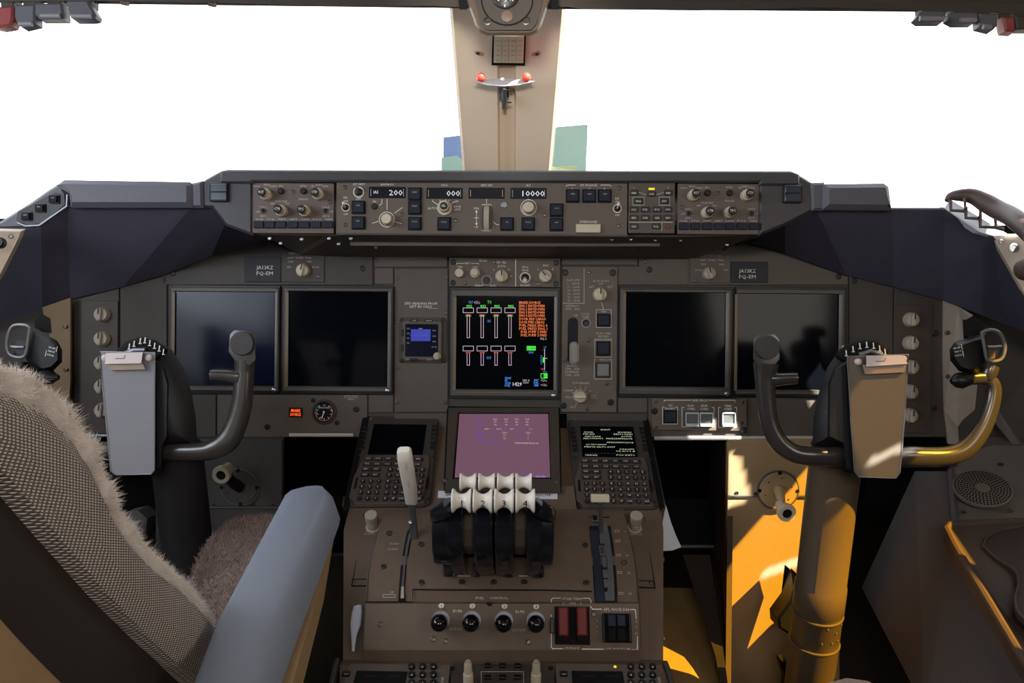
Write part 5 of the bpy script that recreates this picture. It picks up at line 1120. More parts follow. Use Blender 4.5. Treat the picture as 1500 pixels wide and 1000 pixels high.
# ================================================================ AFT RADIO PANELS
FA = Frame(W(735, 985, 1.095), XW, Vector((0, 1, .10)))
def radio(label, u0, u1, keys_u, lit):
    T = Thing('radio_panel', label, 'radio panel', FA, ((u0+u1)/2, 1000)); B = .004
    T.plate('faceplate', u0, 972, u1, 1075, -.04, B, BROWN2, .002)
    k0 = u0+22; T.plate('frequency_window', k0, 982, k0+76, 1006, B, B+.001, BLACKM, .001)
    T.text('128.950', k0+24, 990, 4.5, B+.0014, mat('dim_red_digits', (60, 30, 30), .5, var=0, bump=0) if 'dim_red_digits' not in MATS else MATS['dim_red_digits']); T.text('121.500', k0+58, 990, 4.5, B+.0014, MATS['dim_red_digits'])
    key(T, u0+10, 988, 11, 8, B, BLACK, 'side_key', .004); T.text('VHF', u0+10, 987, 2.6, B+.0044, WHITE)
    for r_ in range(3):
        for c_ in range(3):
            u, v = keys_u[c_], (977.5, 989.5, 1001.5)[r_]; p = T.L(u, v, B)
            part('digit_key', cached('dk', lambda: MB().lathe([(.0050, 0), (.0048, .004), (.0036, .0052), (.0003, .0052)], 16).build()), BLACK, T, p); T.text(str(r_*3+c_+1), u, v-1.4, 4.2, B+.0056)
    T.text('COM', u1-6, 996, 3.6, B+.0004, WHITE, rot=PI/2)
    if lit: part('amber_dot', MB().lathe([(.002, 0), (.002, .001), (.0003, .0014)], 12), mat('amber_dot_off', (200, 130, 40), .3, var=0, bump=0) if 0 else LAMPY, T, T.L(901, 976.5, B))
    T.flush(); return T
radio('radio tuning panel with round digit keys at the lower left of the pedestal', 497, 654, (603, 619, 635), False)
radio('radio tuning panel with round digit keys at the lower right of the pedestal', 816, 972, (924, 940, 956), True)
T = Thing('audio_panel', 'middle radio panel with two tall cream stacked knobs', 'radio panel', FA, (735, 1000)); B = .002
T.plate('faceplate', 657, 972, 813, 1075, -.04, B, BROWND, .002)
for u in (685.5, 785.5):
    o = knob(T, u, 970.5, 7.6, .034, 'stack', CREAM, B, cap=CREAM2, capr=.55); 
for u in (714.5, 736, 758):
    for v in (976, 993): key(T, u, v, 10, 6.5, B, BLACK, 'audio_key', .004)
T.box(705, 983.5, 767, 1020, .8, B+.0004, DIM); screws(T, [(662, 979), (807, 979)], B, 4.2, BLACK, 'fastener'); T.text('0', 697, 1000, 3, B+.0004); T.flush()
pr = Thing('pedestal_rim', 'dark raised rim along both edges of the aft pedestal', 'rim', FA, (735, 1000))
part('rim_strip', MB().tube([pr.L(u, v, .006) for u, v in ((494, 968), (490, 985), (484, 1010), (470, 1080))], (.004, .006), 8, sq=.4), BROWND, pr); part('rim_strip', MB().tube([pr.L(u, v, .006) for u, v in ((974, 972), (979, 985), (986, 1010), (1005, 1080))], (.004, .006), 8, sq=.4), BROWND, pr)

# ================================================================ CONTROL COLUMNS
def loopz(T, pts, h): return [T.L(u, v, h) for u, v in pts]
def yoke(side):
    R = side > 0
    cu = 1222 if R else 262
    top = W(cu, 690, 1.20)
    T = Thing('control_column', 'black and brown control column and wheel with clipboard, lit orange by sun, at right' if R else 'dark control column and wheel with grey clipboard at the left, behind the seat', 'control column', WORLD, world=(top.x, top.y, 0.02))
    def P(u, v, h=0.0): return T.G(FY.hit(u, v, h))
    # vertical column
    if R: yb, xb = top.y, top.x
    cb = MB(); r = .0375; xs = top.x
    loc = Vector((0, 0, 0))
    cb.lathe([(r*.98, 0), (r*.98, .05), (r, .10), (r, top.z-.02-.235), (r*1.04, top.z-.02-.233), (r*1.04, top.z-.02-.192), (r, top.z-.02-.190), (r, top.z+.02)], 32)
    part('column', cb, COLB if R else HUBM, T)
    def colz(v): return onx_y(v)
    zz = [W(cu-22, 903, 1.25).z, W(cu-24, 941, 1.27).z]
    for z_ in zz:
        part('joint_ring', MB().lathe([(r*1.0, z_-.022), (r*1.05, z_-.021), (r*1.05, z_-.019), (r*1.0, z_-.018)], 32, cap0=False), COLB if R else HUBM, T)
    if R:
        for a, z_ in ((-70, zz[1]), (-50, zz[1]), (-95, zz[1]), (-60, (zz[0]+zz[1])/2-.01), (-40, (zz[0]+zz[1])/2), (-85, (zz[0]+zz[1])/2)):
            aa = math.radians(a); part('rivet', cached('rv', lambda: MB().lathe([(.0016, -.0004), (.0016, .0006), (.0002, .001)], 8).build()), BEZEL2, T, (r*1.02*math.cos(aa), r*1.02*math.sin(aa), z_), rot=(PI/2, 0, aa+PI/2))
    # hub body
    if R: out = [(1190, 650), (1192, 612), (1198, 580), (1212, 538), (1230, 511), (1246, 503), (1266, 500), (1292, 507), (1306, 530), (1312, 600), (1312, 655), (1300, 690), (1243, 692), (1238, 655)]
    else: out = [(289, 650), (287, 612), (281, 575), (268, 538), (252, 512), (236, 503), (205, 498), (178, 510), (166, 540), (162, 600), (162, 655), (170, 690), (238, 692), (243, 655)]
    mb = MB(); A = [P(u, v, -.09) for u, v in out]; Bq = [P(u, v, -.015) for u, v in out]; cen = P(1255 if R else 222, 600, .0)
    Cq = [p+(cen-p)*.12+Vector((0, -.012, .003)) for p in Bq]; Dq = [p+(cen-p)*.42+Vector((0, -.020, .005)) for p in Bq]; mb.rings([A, Bq, Cq, Dq]); part('hub', mb, HUBM, T)
    out2 = [(1212, 640), (1213, 560), (1222, 538), (1240, 528), (1252, 528), (1252, 690), (1240, 690), (1236, 650)] if R else [(246, 640), (247, 560), (240, 538), (232, 528), (222, 528), (222, 690), (236, 690), (238, 655)]
    mb = MB(); A = [P(u, v, -.02) for u, v in out2]; Bq = [P(u, v, .012) for u, v in out2]; Cq = [P(u+(1235-u)*.15 if R else u+(232-u)*.15, v+(610-v)*.05, .018) for u, v in out2]
    mb.rings([A, Bq, Cq]); part('hub_cover', mb, HUBM, T)
    part('hub_bolt', S_screw(.004), SCREW, T, P(1212 if R else 265, 603 if R else 598, .0), rot=(PI/2-PITCH, 0, 0))
    # number drum on top
    pts = [(1232, 528), (1245, 517), (1262, 511), (1280, 511), (1296, 518)] if R else [(178, 522), (192, 511), (207, 507), (222, 510), (238, 520)]
    part('counter_drum', MB().tube([P(u, v, .0) for u, v in pts], [.011, .013, .014, .013, .011], 12, Vector((0, 1, 0))), BLACKM, T)
    tk = MB()
    mk = [(1240, 520), (1250, 514), (1260, 509.5), (1270, 507.5), (1280, 509), (1289, 513), (1297, 518)] if R else [(196, 506), (205, 502), (212, 501), (219, 505), (226, 509), (233, 513), (239, 518), (189, 510)]
    for u, v in mk:
        a = P(u, v, .016); tk.tube([a, a+Vector((0, .0035, .006))], .0008, 5); tk.tube([a+Vector((-.002, 0, -.001)), a+Vector((.002, 0, -.001))], .0007, 5)
    part('counter_marks', tk, WHITE, T)
    part('counter_window', MB().tube([P(u, v, .014) for u, v in (((1258, 519), (1275, 514), (1292, 518)) if R else ((183, 517), (197, 512), (213, 512)))], (.004, .003), 8), GREYM, T)
    # clipboard
    cb4 = [(1241, 522), (1330.5, 519), (1326, 600), (1318, 692), (1312, 700), (1258, 698), (1252, 690), (1246, 610)] if R else [(147, 515), (226.5, 516), (226.5, 688), (222, 694), (170, 695), (162.5, 690), (155, 610), (150, 560)]
    q_ = Frame(FY.hit(1285 if R else 190, 600, .030), (1, 0, -.01 if R else .0), Vector((0, .30, 1)))
    def Q(u, v, h): return T.G(q_.hit(u, v, h))
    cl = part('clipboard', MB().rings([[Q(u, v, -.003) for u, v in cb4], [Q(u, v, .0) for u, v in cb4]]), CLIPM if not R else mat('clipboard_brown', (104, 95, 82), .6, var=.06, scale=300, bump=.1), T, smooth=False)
    part('clipboard_rim', MB().tube([Q(u, v, .0) for u, v in cb4], .0011, 6, closed=True), GREYM, cl)
    if R: c0 = [(1269, 521), (1323, 520), (1329, 532), (1269, 536)]; c1 = [(1263, 534), (1328, 531), (1325, 545), (1267, 548)]; rv = [(1256, 530), (1322, 526)]
    else: c0 = [(155, 517), (209, 516), (207, 531), (154, 532)]; c1 = [(153, 530), (208, 529), (213, 541), (162, 542)]; rv = [(155, 524), (219, 524)]
    part('clip', MB().rings([[Q(u, v, .002) for u, v in c0], [Q(u, v, .012) for u, v in c0]]), CLIPP, cl, smooth=False)
    part('clip_jaw', MB().rings([[Q(u, v, .002) for u, v in c1], [Q(u, v, .008) for u, v in c1]]), mat('clip_jaw', (150, 128, 112), .5) if 'clip_jaw' not in MATS else MATS['clip_jaw'], cl, smooth=False)
    part('clip_edge', MB().tube([Q(c0[2][0], c0[2][1], .012), Q(c0[3][0], c0[3][1], .012)], .0014, 8), CLIPP, cl)
    part('clip_slot', MB().tube([Q(c0[0][0]+14, c0[0][1]+8, .0123), Q(c0[0][0]+27, c0[0][1]+7.6, .0123), Q(c0[0][0]+28, c0[0][1]+3, .0123)], .0006, 5), mat('clip_jaw2', (120, 100, 90), .5) if 'clip_jaw2' not in MATS else MATS['clip_jaw2'], cl)
    for u, v in rv:
        part('clip_rivet', MB().lathe([(.0048, 0), (.0045, .004), (.002, .0065), (.0003, .007)], 16), CLIPP, cl, Q(u, v, .001), rot=(math.radians(70), 0, 0))
    # inner horn with round button
    def horn(path, name, m, flat=.85):
        pts = catmull([P(u, v, h) for u, v, r_, h in path], 5); k = FY.px(741, 600)
        rr = []
        src = [r_*k for _, _, r_, _ in path]
        for i in range(len(pts)):
            t = min(i/5.0, len(src)-1); a = int(t); b = min(a+1, len(src)-1); rv_ = src[a]+(src[b]-src[a])*(t-a); rr.append((rv_, rv_*flat))
        return part(name, MB().tube(pts, rr, 18, Vector((0, 1, 0)), sq=.12), m, T)
    if R: ih = [(1246, 668, 14.5, -.01), (1215, 668, 14.5, -.004), (1187, 668, 14, 0), (1161, 663, 13.8, 0), (1140, 646, 13.5, 0), (1127, 617, 12.6, 0), (1122, 580, 13.5, 0), (1121, 552, 15.5, 0), (1122, 532, 18.5, 0)]
    else: ih = [(228, 662, 13, -.01), (255, 662, 13, -.004), (290, 661.5, 13.2, 0), (313, 658, 14.8, 0), (334, 645, 16.5, 0), (347, 619, 15.5, 0), (354.5, 590, 15, 0), (357, 562, 14.5, 0), (358, 543, 14, 0), (359, 527, 15, 0)]
    horn(ih, 'horn', HORN)
    hd_ = [(1103, 525), (1104, 497), (1110, 490), (1134, 489), (1141, 497), (1142, 526), (1131, 540), (1112, 540)] if R else [(335, 515), (337, 490), (343, 483.5), (368, 485), (373.5, 491), (374, 527), (366, 534), (346, 530)]
    mb = MB(); A = [P(u, v, -.014) for u, v in hd_]; Bq = [P(u, v, .011) for u, v in hd_]; c_ = P(1122 if R else 355, 509 if R else 505, .014); Cq = [p+(c_-p)*.10 for p in Bq]
    part('horn_head', mb.rings([[p+(P(1122 if R else 355, 510, -.014)-p)*.15 for p in A], [p for p in [P(u, v, -.009) for u, v in hd_]], Bq, Cq]), HORN, T)
    bt = part('trim_cap', MB().lathe([(.0168, 0), (.0168, .004), (.0158, .0052), (.0003, .0056)], 32), mat('cap_dark_grey', (58, 55, 56), .6, bump=.15) if 'cap_dark_grey' not in MATS else MATS['cap_dark_grey'], T, P(1123.5 if R else 355.5, 508.5 if R else 503, .0125)); bt.rotation_euler = F0.R.to_euler()
    bp_ = [(1128, 556, .004), (1146, 555, .004), (1158, 554, .006), (1167, 553.5, .006)] if R else [(352, 553, .004), (333, 550, .004), (320, 549, .006), (309.5, 549, .006)]
    part('thumb_rest', MB().tube([P(u, v, h) for u, v, h in bp_], [(.010, .009), (.0085, .008), (.0078, .008), (.0076, .008)], 14, Vector((0, 1, 0)), sq=.3), HORN, T)
    # outer horn with grip
    if R: oh = [(1290, 669, 15, -.008), (1330, 669, 15, 0), (1384, 668.5, 14, 0), (1414, 658, 13.6, 0), (1436, 632, 12.6, 0), (1449, 603, 11.5, 0), (1455, 578, 11, 0), (1453, 562, 10.5, 0), (1442, 554, 9.5, 0), (1420, 555, 8.4, .002), (1400, 556, 7, .004)]
    else: oh = [(175, 660, 13, -.008), (140, 659, 13, 0), (105, 657, 13, 0), (76, 646, 12.6, 0), (55, 625, 12, 0), (42, 598, 11.5, 0), (35, 575, 11, 0), (36, 561, 10.5, 0), (44, 554, 9.5, 0), (60, 553, 8.4, .002), (72, 553, 7, .004)]
    horn(oh, 'horn', HORN)
    def pe(u, v, h=0): return P(u, v, h)
    tip = [(1421, 555), (1414, 556), (1408, 557), (1400, 557.5), (1396, 558), (1393, 558)] if R else [(52, 552), (60, 552), (68, 552.5), (76, 552.5), (81, 552.5), (86, 552.5)]
    part('grip_tip', MB().tube([pe(u, v, .008) for u, v in tip], [.0085, .0100, .0118, .0098, .0060, .0035], 16, Vector((0, 1, 0))), BLACK, T)
    gr = [(1392, 528), (1391, 512), (1398, 501), (1414, 496), (1432, 490), (1444, 488), (1448, 510), (1447, 533), (1436, 545), (1420, 549), (1404, 543)] if R else [(91, 530), (91, 512), (84, 499), (68, 490), (56, 482), (46, 479), (40, 500), (38, 525), (46, 543), (62, 547), (78, 543)]
    c_ = pe(1420 if R else 66, 520, .0); mb = MB(); A = [pe(u, v, -.022) for u, v in gr]; B1 = [pe(u, v, .004) for u, v in gr]
    mb.rings([[p+(pe(1420 if R else 66, 520, -.022)-p)*.25 for p in A], [p for p in [pe(u, v, -.012) for u, v in gr]], B1, [p+(pe(1420 if R else 66, 520, .014)-p)*.28 for p in [pe(u, v, .014) for u, v in gr]]]); part('grip', mb, GRIPB, T)
    up_ = [(1411, 492), (1412, 470), (1424, 463), (1440, 470), (1442, 490)] if R else [(52, 484), (50, 470), (62, 460), (74, 466), (76, 488)]
    part('grip_knob', MB().rings([[pe(u, v, -.03) for u, v in up_], [pe(u, v, -.006) for u, v in up_]]), BLACKM, T)
    rg = [(1438, 487), (1449, 483), (1462, 486), (1470, 497), (1472, 512), (1467, 525), (1456, 529), (1446, 526), (1442, 508)] if R else [(44, 480), (37, 476), (20, 477), (13, 488), (10, 505), (14, 518), (26, 523), (37, 520), (41, 500)]
    part('finger_guard', MB().tube(catmull([pe(u, v, .016) for u, v in rg]+[pe(rg[0][0], rg[0][1], .016)], 4)[:-1], .0024, 8, Vector((0, 1, 0)), closed=True), BEZEL2, T)
    part('trigger', MB().tube([pe(1446 if R else 36, 508, .012), pe(1458 if R else 24, 508, .014), pe(1466 if R else 16, 507, .012)], [(.003, .002)]*3, 8), GREYM, T)
    part('trigger_body', MB().rings([[pe(u, v, .002) for u, v in (((1447, 511), (1464, 509), (1463, 524), (1449, 526)) if R else ((37, 499), (24, 498), (20, 520), (36, 520)))], [pe(u, v, .010) for u, v in (((1447, 511), (1464, 509), (1463, 524), (1449, 526)) if R else ((37, 499), (24, 498), (20, 520), (36, 520)))]]), CUPB if R else BLACK, T)
    # lower grip bulge under the guard
    part('grip_heel', MB().tube([pe(u, v, .0) for u, v in (((1452, 535), (1448, 545), (1446, 556)) if R else ((30, 530), (30, 542), (36, 552)))], [.011, .012, .009], 12, Vector((0, 1, 0))), HORN if R else BLACK, T)
    mb = MB(); fx = Frame(FY.hit(1403 if R else 75, 515, .019), (math.cos(.2), 0, math.sin(.2) if R else -math.sin(.25)), UPT)
    for i, t in enumerate(('MIC INT', 'TRIM UP', 'NOSE DN')): put_text(mb, t, 0, .0055-.0052*i, .0026, 0, .0095)
    mb.line([(.0065, .009), (.0065, .002)], .0006, 0, .0002); mb.line([(-.0065 if not R else .0065, 0), (-.0065 if not R else .0065, -.008)], .0006, 0, .0002)
    b0 = T.G(fx.O); mb.v = [tuple(fx.R @ Vector(p)+b0) for p in mb.v]; part('grip_lettering', mb, WHITE, T, smooth=False)
    # bracket from column top to hub
    part('hub_neck', MB().tube([T.G(top+Vector((0, 0, -.03))), T.G(top+Vector((0, 0, .03))), P(1245 if R else 235, 640, -.05)], [.036, .037, .03], 20, Vector((0, 1, 0))), HUBM, T)
    return T
def onx_y(v): return 0
yoke(1); yoke(-1)

# ================================================================ FOOT WELLS
for side in (1, -1):
    R = side > 0
    F5 = Frame(W(741, 800, 1.50), XW, Vector((0, .06, 1)))
    pts = [(1067, 644), (1186, 644), (1186, 1100), (1062, 1100)] if R else [(300, 644), (412, 644), (412, 1100), (268, 1100)]
    T = Thing('crank_panel', 'beige panel with round disc and folding crank right of the pedestal' if R else 'dark grey panel with round disc and folding crank beyond the left seat', 'panel', F5, (pts[0][0]+40, 830))
    top_ = [(1067, 644), (1230, 644), (1230, 725.5), (1065.5, 725.5)] if R else [(228, 644), (413, 644), (413, 742), (228, 742)]
    low_ = [(1065.5, 727), (1230, 727), (1230, 1150), (1061, 1150)] if R else [(228, 744), (413, 744), (413, 1150), (228, 1150)]
    m_ = PANB if R else mat('crank_panel_dark', (72, 69, 68), .55)
    ppoly(T, 'upper_plate', top_, -.012, .003, m_, .001); ppoly(T, 'lower_plate', low_, -.012, 0, m_, .001)
    part('seam_strip', MB().tube([T.L(u, v, .004) for u, v in (((1066, 726), (1230, 726)) if R else ((300, 743), (412, 743)))], .0014, 6), BEZEL2, T)
    du, dv = (1139, 717) if R else (352, 712)
    rr = .036 if R else .034; p = T.L(du, dv, .003)
    mb = MB().lathe([(rr, 0), (rr, .004), (rr*.96, .006), (.001, .006)], 40); part('crank_disc', mb, m_ if R else mat('disc_dark', (70, 66, 64), .5), T, p)
    part('disc_rim', MB().ring(0, 0, rr*1.01, rr*1.06, .0, .005, 40), BEZEL2 if R else GREYB, T, p)
    for a in (90, 180, 0, 270)[: (3 if R else 4)]:
        aa = math.radians(a); part('disc_notch', cached('nch', lambda: MB().lathe([(.0036, .0), (.0036, .0066), (.0003, .0066)], 12).build()), BLACKM, T, p+Vector((rr*.96*math.cos(aa), rr*.96*math.sin(aa), 0)))
    for a in range(20, 380, 60):
        aa = math.radians(a); part('rivet', cached('rv2', lambda: MB().lathe([(.0014, 0), (.0014, .007), (.0003, .0075)], 8).build()), SCREW, T, p+Vector((rr*.7*math.cos(aa), rr*.7*math.sin(aa), 0)))
    hub = T.L(1141 if R else 340, 718 if R else 706, .02); kn = T.L(1152.5 if R else 324.5, 751 if R else 695, .075)
    cr = part('crank_arm', MB().tube([p+Vector((.002, 0, .004)), hub+Vector((0, 0, .0)), (hub*.4+kn*.6)*1.0-Vector((0, 0, .012)), kn-Vector((0, 0, .035))], [.011, .010, .007, .007], 12, Vector((1, 0, 0))), m_ if R else BLACK, T)
    part('crank_knob', MB().lathe([(.010, -.035), (.011, -.012), (.0155, -.008), (.0165, 0), (.015, .004), (.0085, .004), (.0085, .0005), (.0003, .0005)], 28), CREAM if R else CREAM2, cr, kn); part('knob_centre', MB().lathe([(.0085, 0), (.0085, .0025), (.0003, .0025)], 18), BLACKM, cr, kn)
    screws(T, [(1079, 722), (1107, 722.5), (1165.5, 722)] if R else [(313, 738), (371, 738), (400, 738)], .003, 3.0)
    # return side of the duct towards the pedestal
    if R: part('side_plate', MB().rings([[T.G(W(u, v, d)) for u, v, d in ((1067, 640, 1.5), (1040, 640, 1.95), (1030, 1150, 1.95), (1061, 1150, 1.42))], [T.G(W(u, v, d))+Vector((.01, 0, 0)) for u, v, d in ((1067, 640, 1.5), (1040, 640, 1.95), (1030, 1150, 1.95), (1061, 1150, 1.42))]]), CUPB, T)
# rudder pedals
for side, pts, d in ((1, [(1163, 838), (1168, 845), (1158, 880), (1140, 905), (1141, 920), (1160, 932), (1175, 934), (1178, 860)], 1.42), (-1, [(180, 752), (200, 748), (214, 760), (212, 785), (196, 800), (184, 790), (178, 770)], 1.5)):
    f = Frame(W(pts[0][0], pts[0][1], d), XW, UPT); T = Thing('rudder_pedal', 'black rudder pedal edge showing left of the right column' if side > 0 else 'grey rudder pedal in the dark left foot well', 'pedal', f, pts[0])
    part('pedal_plate', MB().poly([T.L(u, v, 0) for u, v in pts], -.05, 0, .004), BLACK if side > 0 else GREYW, T)
    if side > 0:
        part('pedal_arm', MB().tube([T.L(u, v, .0) for u, v in ((1142, 960), (1152, 985), (1150, 1030))], [.006, .009, .010], 8), BLACK, T)
        part('pedal_hook', MB().poly([T.L(u, v, .01) for u, v in ((1141, 962), (1156, 972), (1166, 985), (1163, 1000), (1150, 985))], -.01, .01, .002), BLACK, T)
# foot well floors and partitions
a0 = W(985, 905, 1.5)
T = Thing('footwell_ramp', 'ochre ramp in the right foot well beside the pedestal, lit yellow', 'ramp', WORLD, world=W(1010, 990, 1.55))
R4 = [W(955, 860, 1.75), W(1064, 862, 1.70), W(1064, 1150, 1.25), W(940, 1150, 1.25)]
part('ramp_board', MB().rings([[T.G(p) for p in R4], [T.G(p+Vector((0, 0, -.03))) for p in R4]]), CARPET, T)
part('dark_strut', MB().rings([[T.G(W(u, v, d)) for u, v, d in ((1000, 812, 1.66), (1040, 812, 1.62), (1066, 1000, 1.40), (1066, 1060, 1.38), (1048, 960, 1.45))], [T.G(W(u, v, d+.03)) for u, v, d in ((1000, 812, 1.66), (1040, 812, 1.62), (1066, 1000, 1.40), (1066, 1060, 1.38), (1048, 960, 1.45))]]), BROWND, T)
# dark shelf line in the wells
for nm, u0, u1, v in (('left', 425, 520, 812), ('right', 975, 1045, 800)):
    T = Thing('footwell_sill', 'thin metal sill across the %s foot well' % nm, 'sill', WORLD, world=W((u0+u1)/2, v, 1.72))
    part('sill_bar', MB().tube([T.G(W(u0-20, v, 1.72)), T.G(W(u1, v, 1.72))], (.004, .004), 8), GREYM, T)
    part('kick_plate', MB().rings([[T.G(W(u, vv, 1.74)) for u, vv in ((u0-20, v), (u1, v), (u1, v-70), (u0-20, v-70))], [T.G(W(u, vv, 1.76)) for u, vv in ((u0-20, v), (u1, v), (u1, v-70), (u0-20, v-70))]]), BLACKM, T)

# ================================================================ LEFT SEAT
XS = -.28
ps = onx(300, 920, XS)
ST = Thing('pilot_seat', 'reclined pilot seat with woven side, sheepskin front and dark shell at the left', 'seat', WORLD, world=(-.53, .75, 0))
def SX(u, v, x=XS): return ST.G(onx(u, v, x))
up_edge = [(-140, 545), (-60, 552), (0, 562), (50, 580), (95, 622), (128, 672), (152, 735), (185, 786), (225, 828), (262, 856), (290, 884), (315, 916)]
lo_edge = [(-140, 560), (-60, 640), (0, 700), (32, 737), (75, 788), (110, 828), (150, 874), (185, 910), (218, 943), (245, 968), (262, 985), (280, 1002)]
sh_edge = [(-140, 750), (-60, 815), (0, 873), (28, 905), (60, 942), (90, 974), (115, 1000), (145, 1030), (180, 1066), (215, 1100), (240, 1125), (265, 1150)]
U = catmull([SX(*p) for p in up_edge], 3); Lo = catmull([SX(*p) for p in lo_edge], 3); Sh = catmull([SX(*p) for p in sh_edge], 3)
wide = Vector((-.50, 0, 0))
# woven side panel with a soft bulge, carried across the back cushion
mb = MB(); ring = []
for a, b in zip(U, Lo):
    m1_, m2_ = a.lerp(b, .33)+Vector((.012, 0, 0)), a.lerp(b, .7)+Vector((.012, 0, 0))
    ring.append([a+Vector((-.012, 0, 0)), a.lerp(b, .08)+Vector((.002, 0, 0)), m1_, m2_, b.lerp(a, .03)+Vector((.004, 0, 0)), b+Vector((-.004, 0, 0)), b+wide, a+wide])
mb.rings(ring[::-1]); bc = part('back_cushion', mb, WEAVE, ST)
uvl = bc.data.uv_layers.new(name='cloth')     # cloth threads run along and across the panel as it is stretched
e0, e1, e2 = onx(150, 830, XS), onx(160, 830, XS)-onx(150, 830, XS), onx(150, 840, XS)-onx(150, 830, XS)
det = e1.y*e2.z-e1.z*e2.y
for lp in bc.data.loops:
    p_ = bc.data.vertices[lp.vertex_index].co+ST.o.matrix_world.translation-e0
    uvl.data[lp.index].uv = ((p_.y*e2.z-p_.z*e2.y)/det*.1+(p_.x-0)*3, (e1.y*p_.z-e1.z*p_.y)/det*.1)
# piping along the lower seam
pass
mb = MB(); ring = []
for a, b in zip(Lo, Sh):
    ring.append([a+Vector((-.010, 0, 0)), a.lerp(b, .5)+Vector((-.006, 0, 0)), b+Vector((-.012, 0, 0)), b+wide+Vector((0, 0, 0)), a+wide])
mb.rings(ring[::-1]); part('seat_shell', mb, SHELLD, ST)
# tan rear shell below
mb = MB(); ring = []
for b in Sh:
    d = Vector((0, -.03, -.035)); ring.append([b+Vector((-.0125, 0, .002)), b+Vector((-.0125, 0, 0))+Vector((0, .03, -.14)), b+wide+Vector((0, .05, -.10)), b+wide])
mb.rings(ring[::-1]); part('rear_shell', mb, TAN, ST)
# sheepskin roll along the front edge
def strands(name, base, m, par, n, ln, wd, seed=3, bend=.4):
    rnd = random.Random(seed); mb = MB(); 
    for _ in range(n):
        p, nrm = base(rnd); nrm = (nrm+Vector((rnd.uniform(-.6, .6), rnd.uniform(-.6, .6), rnd.uniform(-.6, .6)))).normalized(); l = ln*rnd.uniform(.4, 1.2)
        s = nrm.cross(Vector((rnd.uniform(-1, 1), rnd.uniform(-1, 1), rnd.uniform(-1, 1)))); 
        if s.length < 1e-3: continue
        s.normalize(); s *= wd; b2 = p+nrm*l*.55; tp = p+nrm*l+Vector((rnd.uniform(-1, 1), rnd.uniform(-1, 1), rnd.uniform(-1.3, .7)))*l*bend
        mb.addv([p-s, p+s, b2+s*.7, b2-s*.7, tp], [(0, 1, 2, 3), (3, 2, 4)])
    return part(name, mb, m, par, kind='stuff', smooth=False)
roll = []; rads = []
for i, a in enumerate(U):
    t = i/(len(U)-1); r = (.0115 if t < .6 else .0115-(t-.6)/.4*.0075); r *= 1+.18*math.sin(i*1.9)+.1*math.sin(i*4.1)
    roll.append(a+Vector((-.006, -.001, -.002))); rads.append((r, r))
part('sheepskin_roll', MB().tube(roll, rads, 14, Vector((1, 0, 0))), FURM, ST)
fa = [(b-a) for a, b in zip(roll[:-1], roll[1:])]
def rollbase(rnd):
    i = rnd.randrange(len(roll)-1); t = rnd.random(); p = roll[i].lerp(roll[i+1], t); d = (roll[i+1]-roll[i]).normalized(); a = d.cross(Vector((1, 0, 0))).normalized(); b = a.cross(d)
    th = rnd.uniform(0, 2*PI); nn = a*math.cos(th)+b*math.sin(th); r = rads[i][0]*.9; return p+nn*r, (nn+d*-.35)
strands('sheepskin_pile', rollbase, FURM, ST, 24000, .0080, .00028)
mb = MB().rings([[p, p+Vector((0, .008, .008)), p+wide+Vector((0, .008, .008)), p+wide] for p in roll][::-1]); part('sheepskin_cover', mb, FURM, ST)
# seat cushion seen beyond
zc = CAM.z-.60
cu_pts = [(262, 880), (280, 830), (305, 785), (335, 758), (372, 750), (405, 752), (425, 770), (430, 830), (400, 900), (340, 960), (290, 960)]
cp = [ST.G(onz(u, v, zc)) for u, v in cu_pts]; cc = catmull(cp+[cp[0]], 4)[:-1]; c0 = sum(cc, Vector())/len(cc)
mb = MB().rings([[p+Vector((0, 0, -.12))-(p-c0)*.03 for p in cc], [p+Vector((0, 0, -.03)) for p in cc], [p+Vector((0, 0, -.008))+(c0-p)*.04 for p in cc], [p+(c0-p)*.16+Vector((0, 0, .002)) for p in cc], [p+(c0-p)*.6+Vector((0, 0, .004)) for p in cc]])
part('seat_cushion', mb, FURG, ST)
def cushbase(rnd):
    i = rnd.randrange(len(cc)); p = cc[i].lerp(cc[(i+1) % len(cc)], rnd.random()); t = math.sqrt(rnd.random()); return c0+(p-c0)*t*.99+Vector((0, 0, .002 if t < .85 else -.006)), Vector((0, 0, 1))+(p-c0)*t*2
strands('sheepskin_pile', cushbase, FURG, ST, 14000, .008, .0005, 5)
# armrest
za = CAM.z-.45
top4 = [(408, 736), (413, 726), (422, 719), (440, 716), (462, 715), (475, 716), (482, 721), (485, 729), (483, 739), (425, 880), (377, 1000), (330, 1110), (235, 1110), (283, 1000), (315, 912)]
tp = [ST.G(onz(u, v, za)) for u, v in top4]; c0a = sum(tp, Vector())/len(tp)
mb = MB().rings([[p+(c0a-p)*Vector((.3, 0, 0)).length*.3+Vector((.004, 0, -.046)) for p in tp], [p+Vector((.010, 0, -.028)) for p in tp], [p+Vector((.004, 0, -.006)) for p in tp], [p+Vector((c0a.x-p.x, 0, 0))*.10+Vector((0, 0, .001)) for p in tp], [p+Vector((c0a.x-p.x, 0, 0))*.35+Vector((0, 0, .004)) for p in tp]])
part('armrest', mb, ARMR, ST)
sd = [(484, 735), (440, 850), (380, 1010), (340, 1110)]
A = [ST.G(onz(u, v, za-.046))+Vector((.006, 0, 0)) for u, v in [(481, 760), (462, 850), (420, 985), (385, 1110)]]
mb = MB().rings([[p+Vector((-.01, 0, .0)), p+Vector((.002, 0, .0)), p+Vector((.002, 0, -.016-.010*i)), p+Vector((-.012, 0, -.016-.010*i))] for i, p in enumerate(A)][::-1]); part('armrest_strip', mb, TAN, ST)

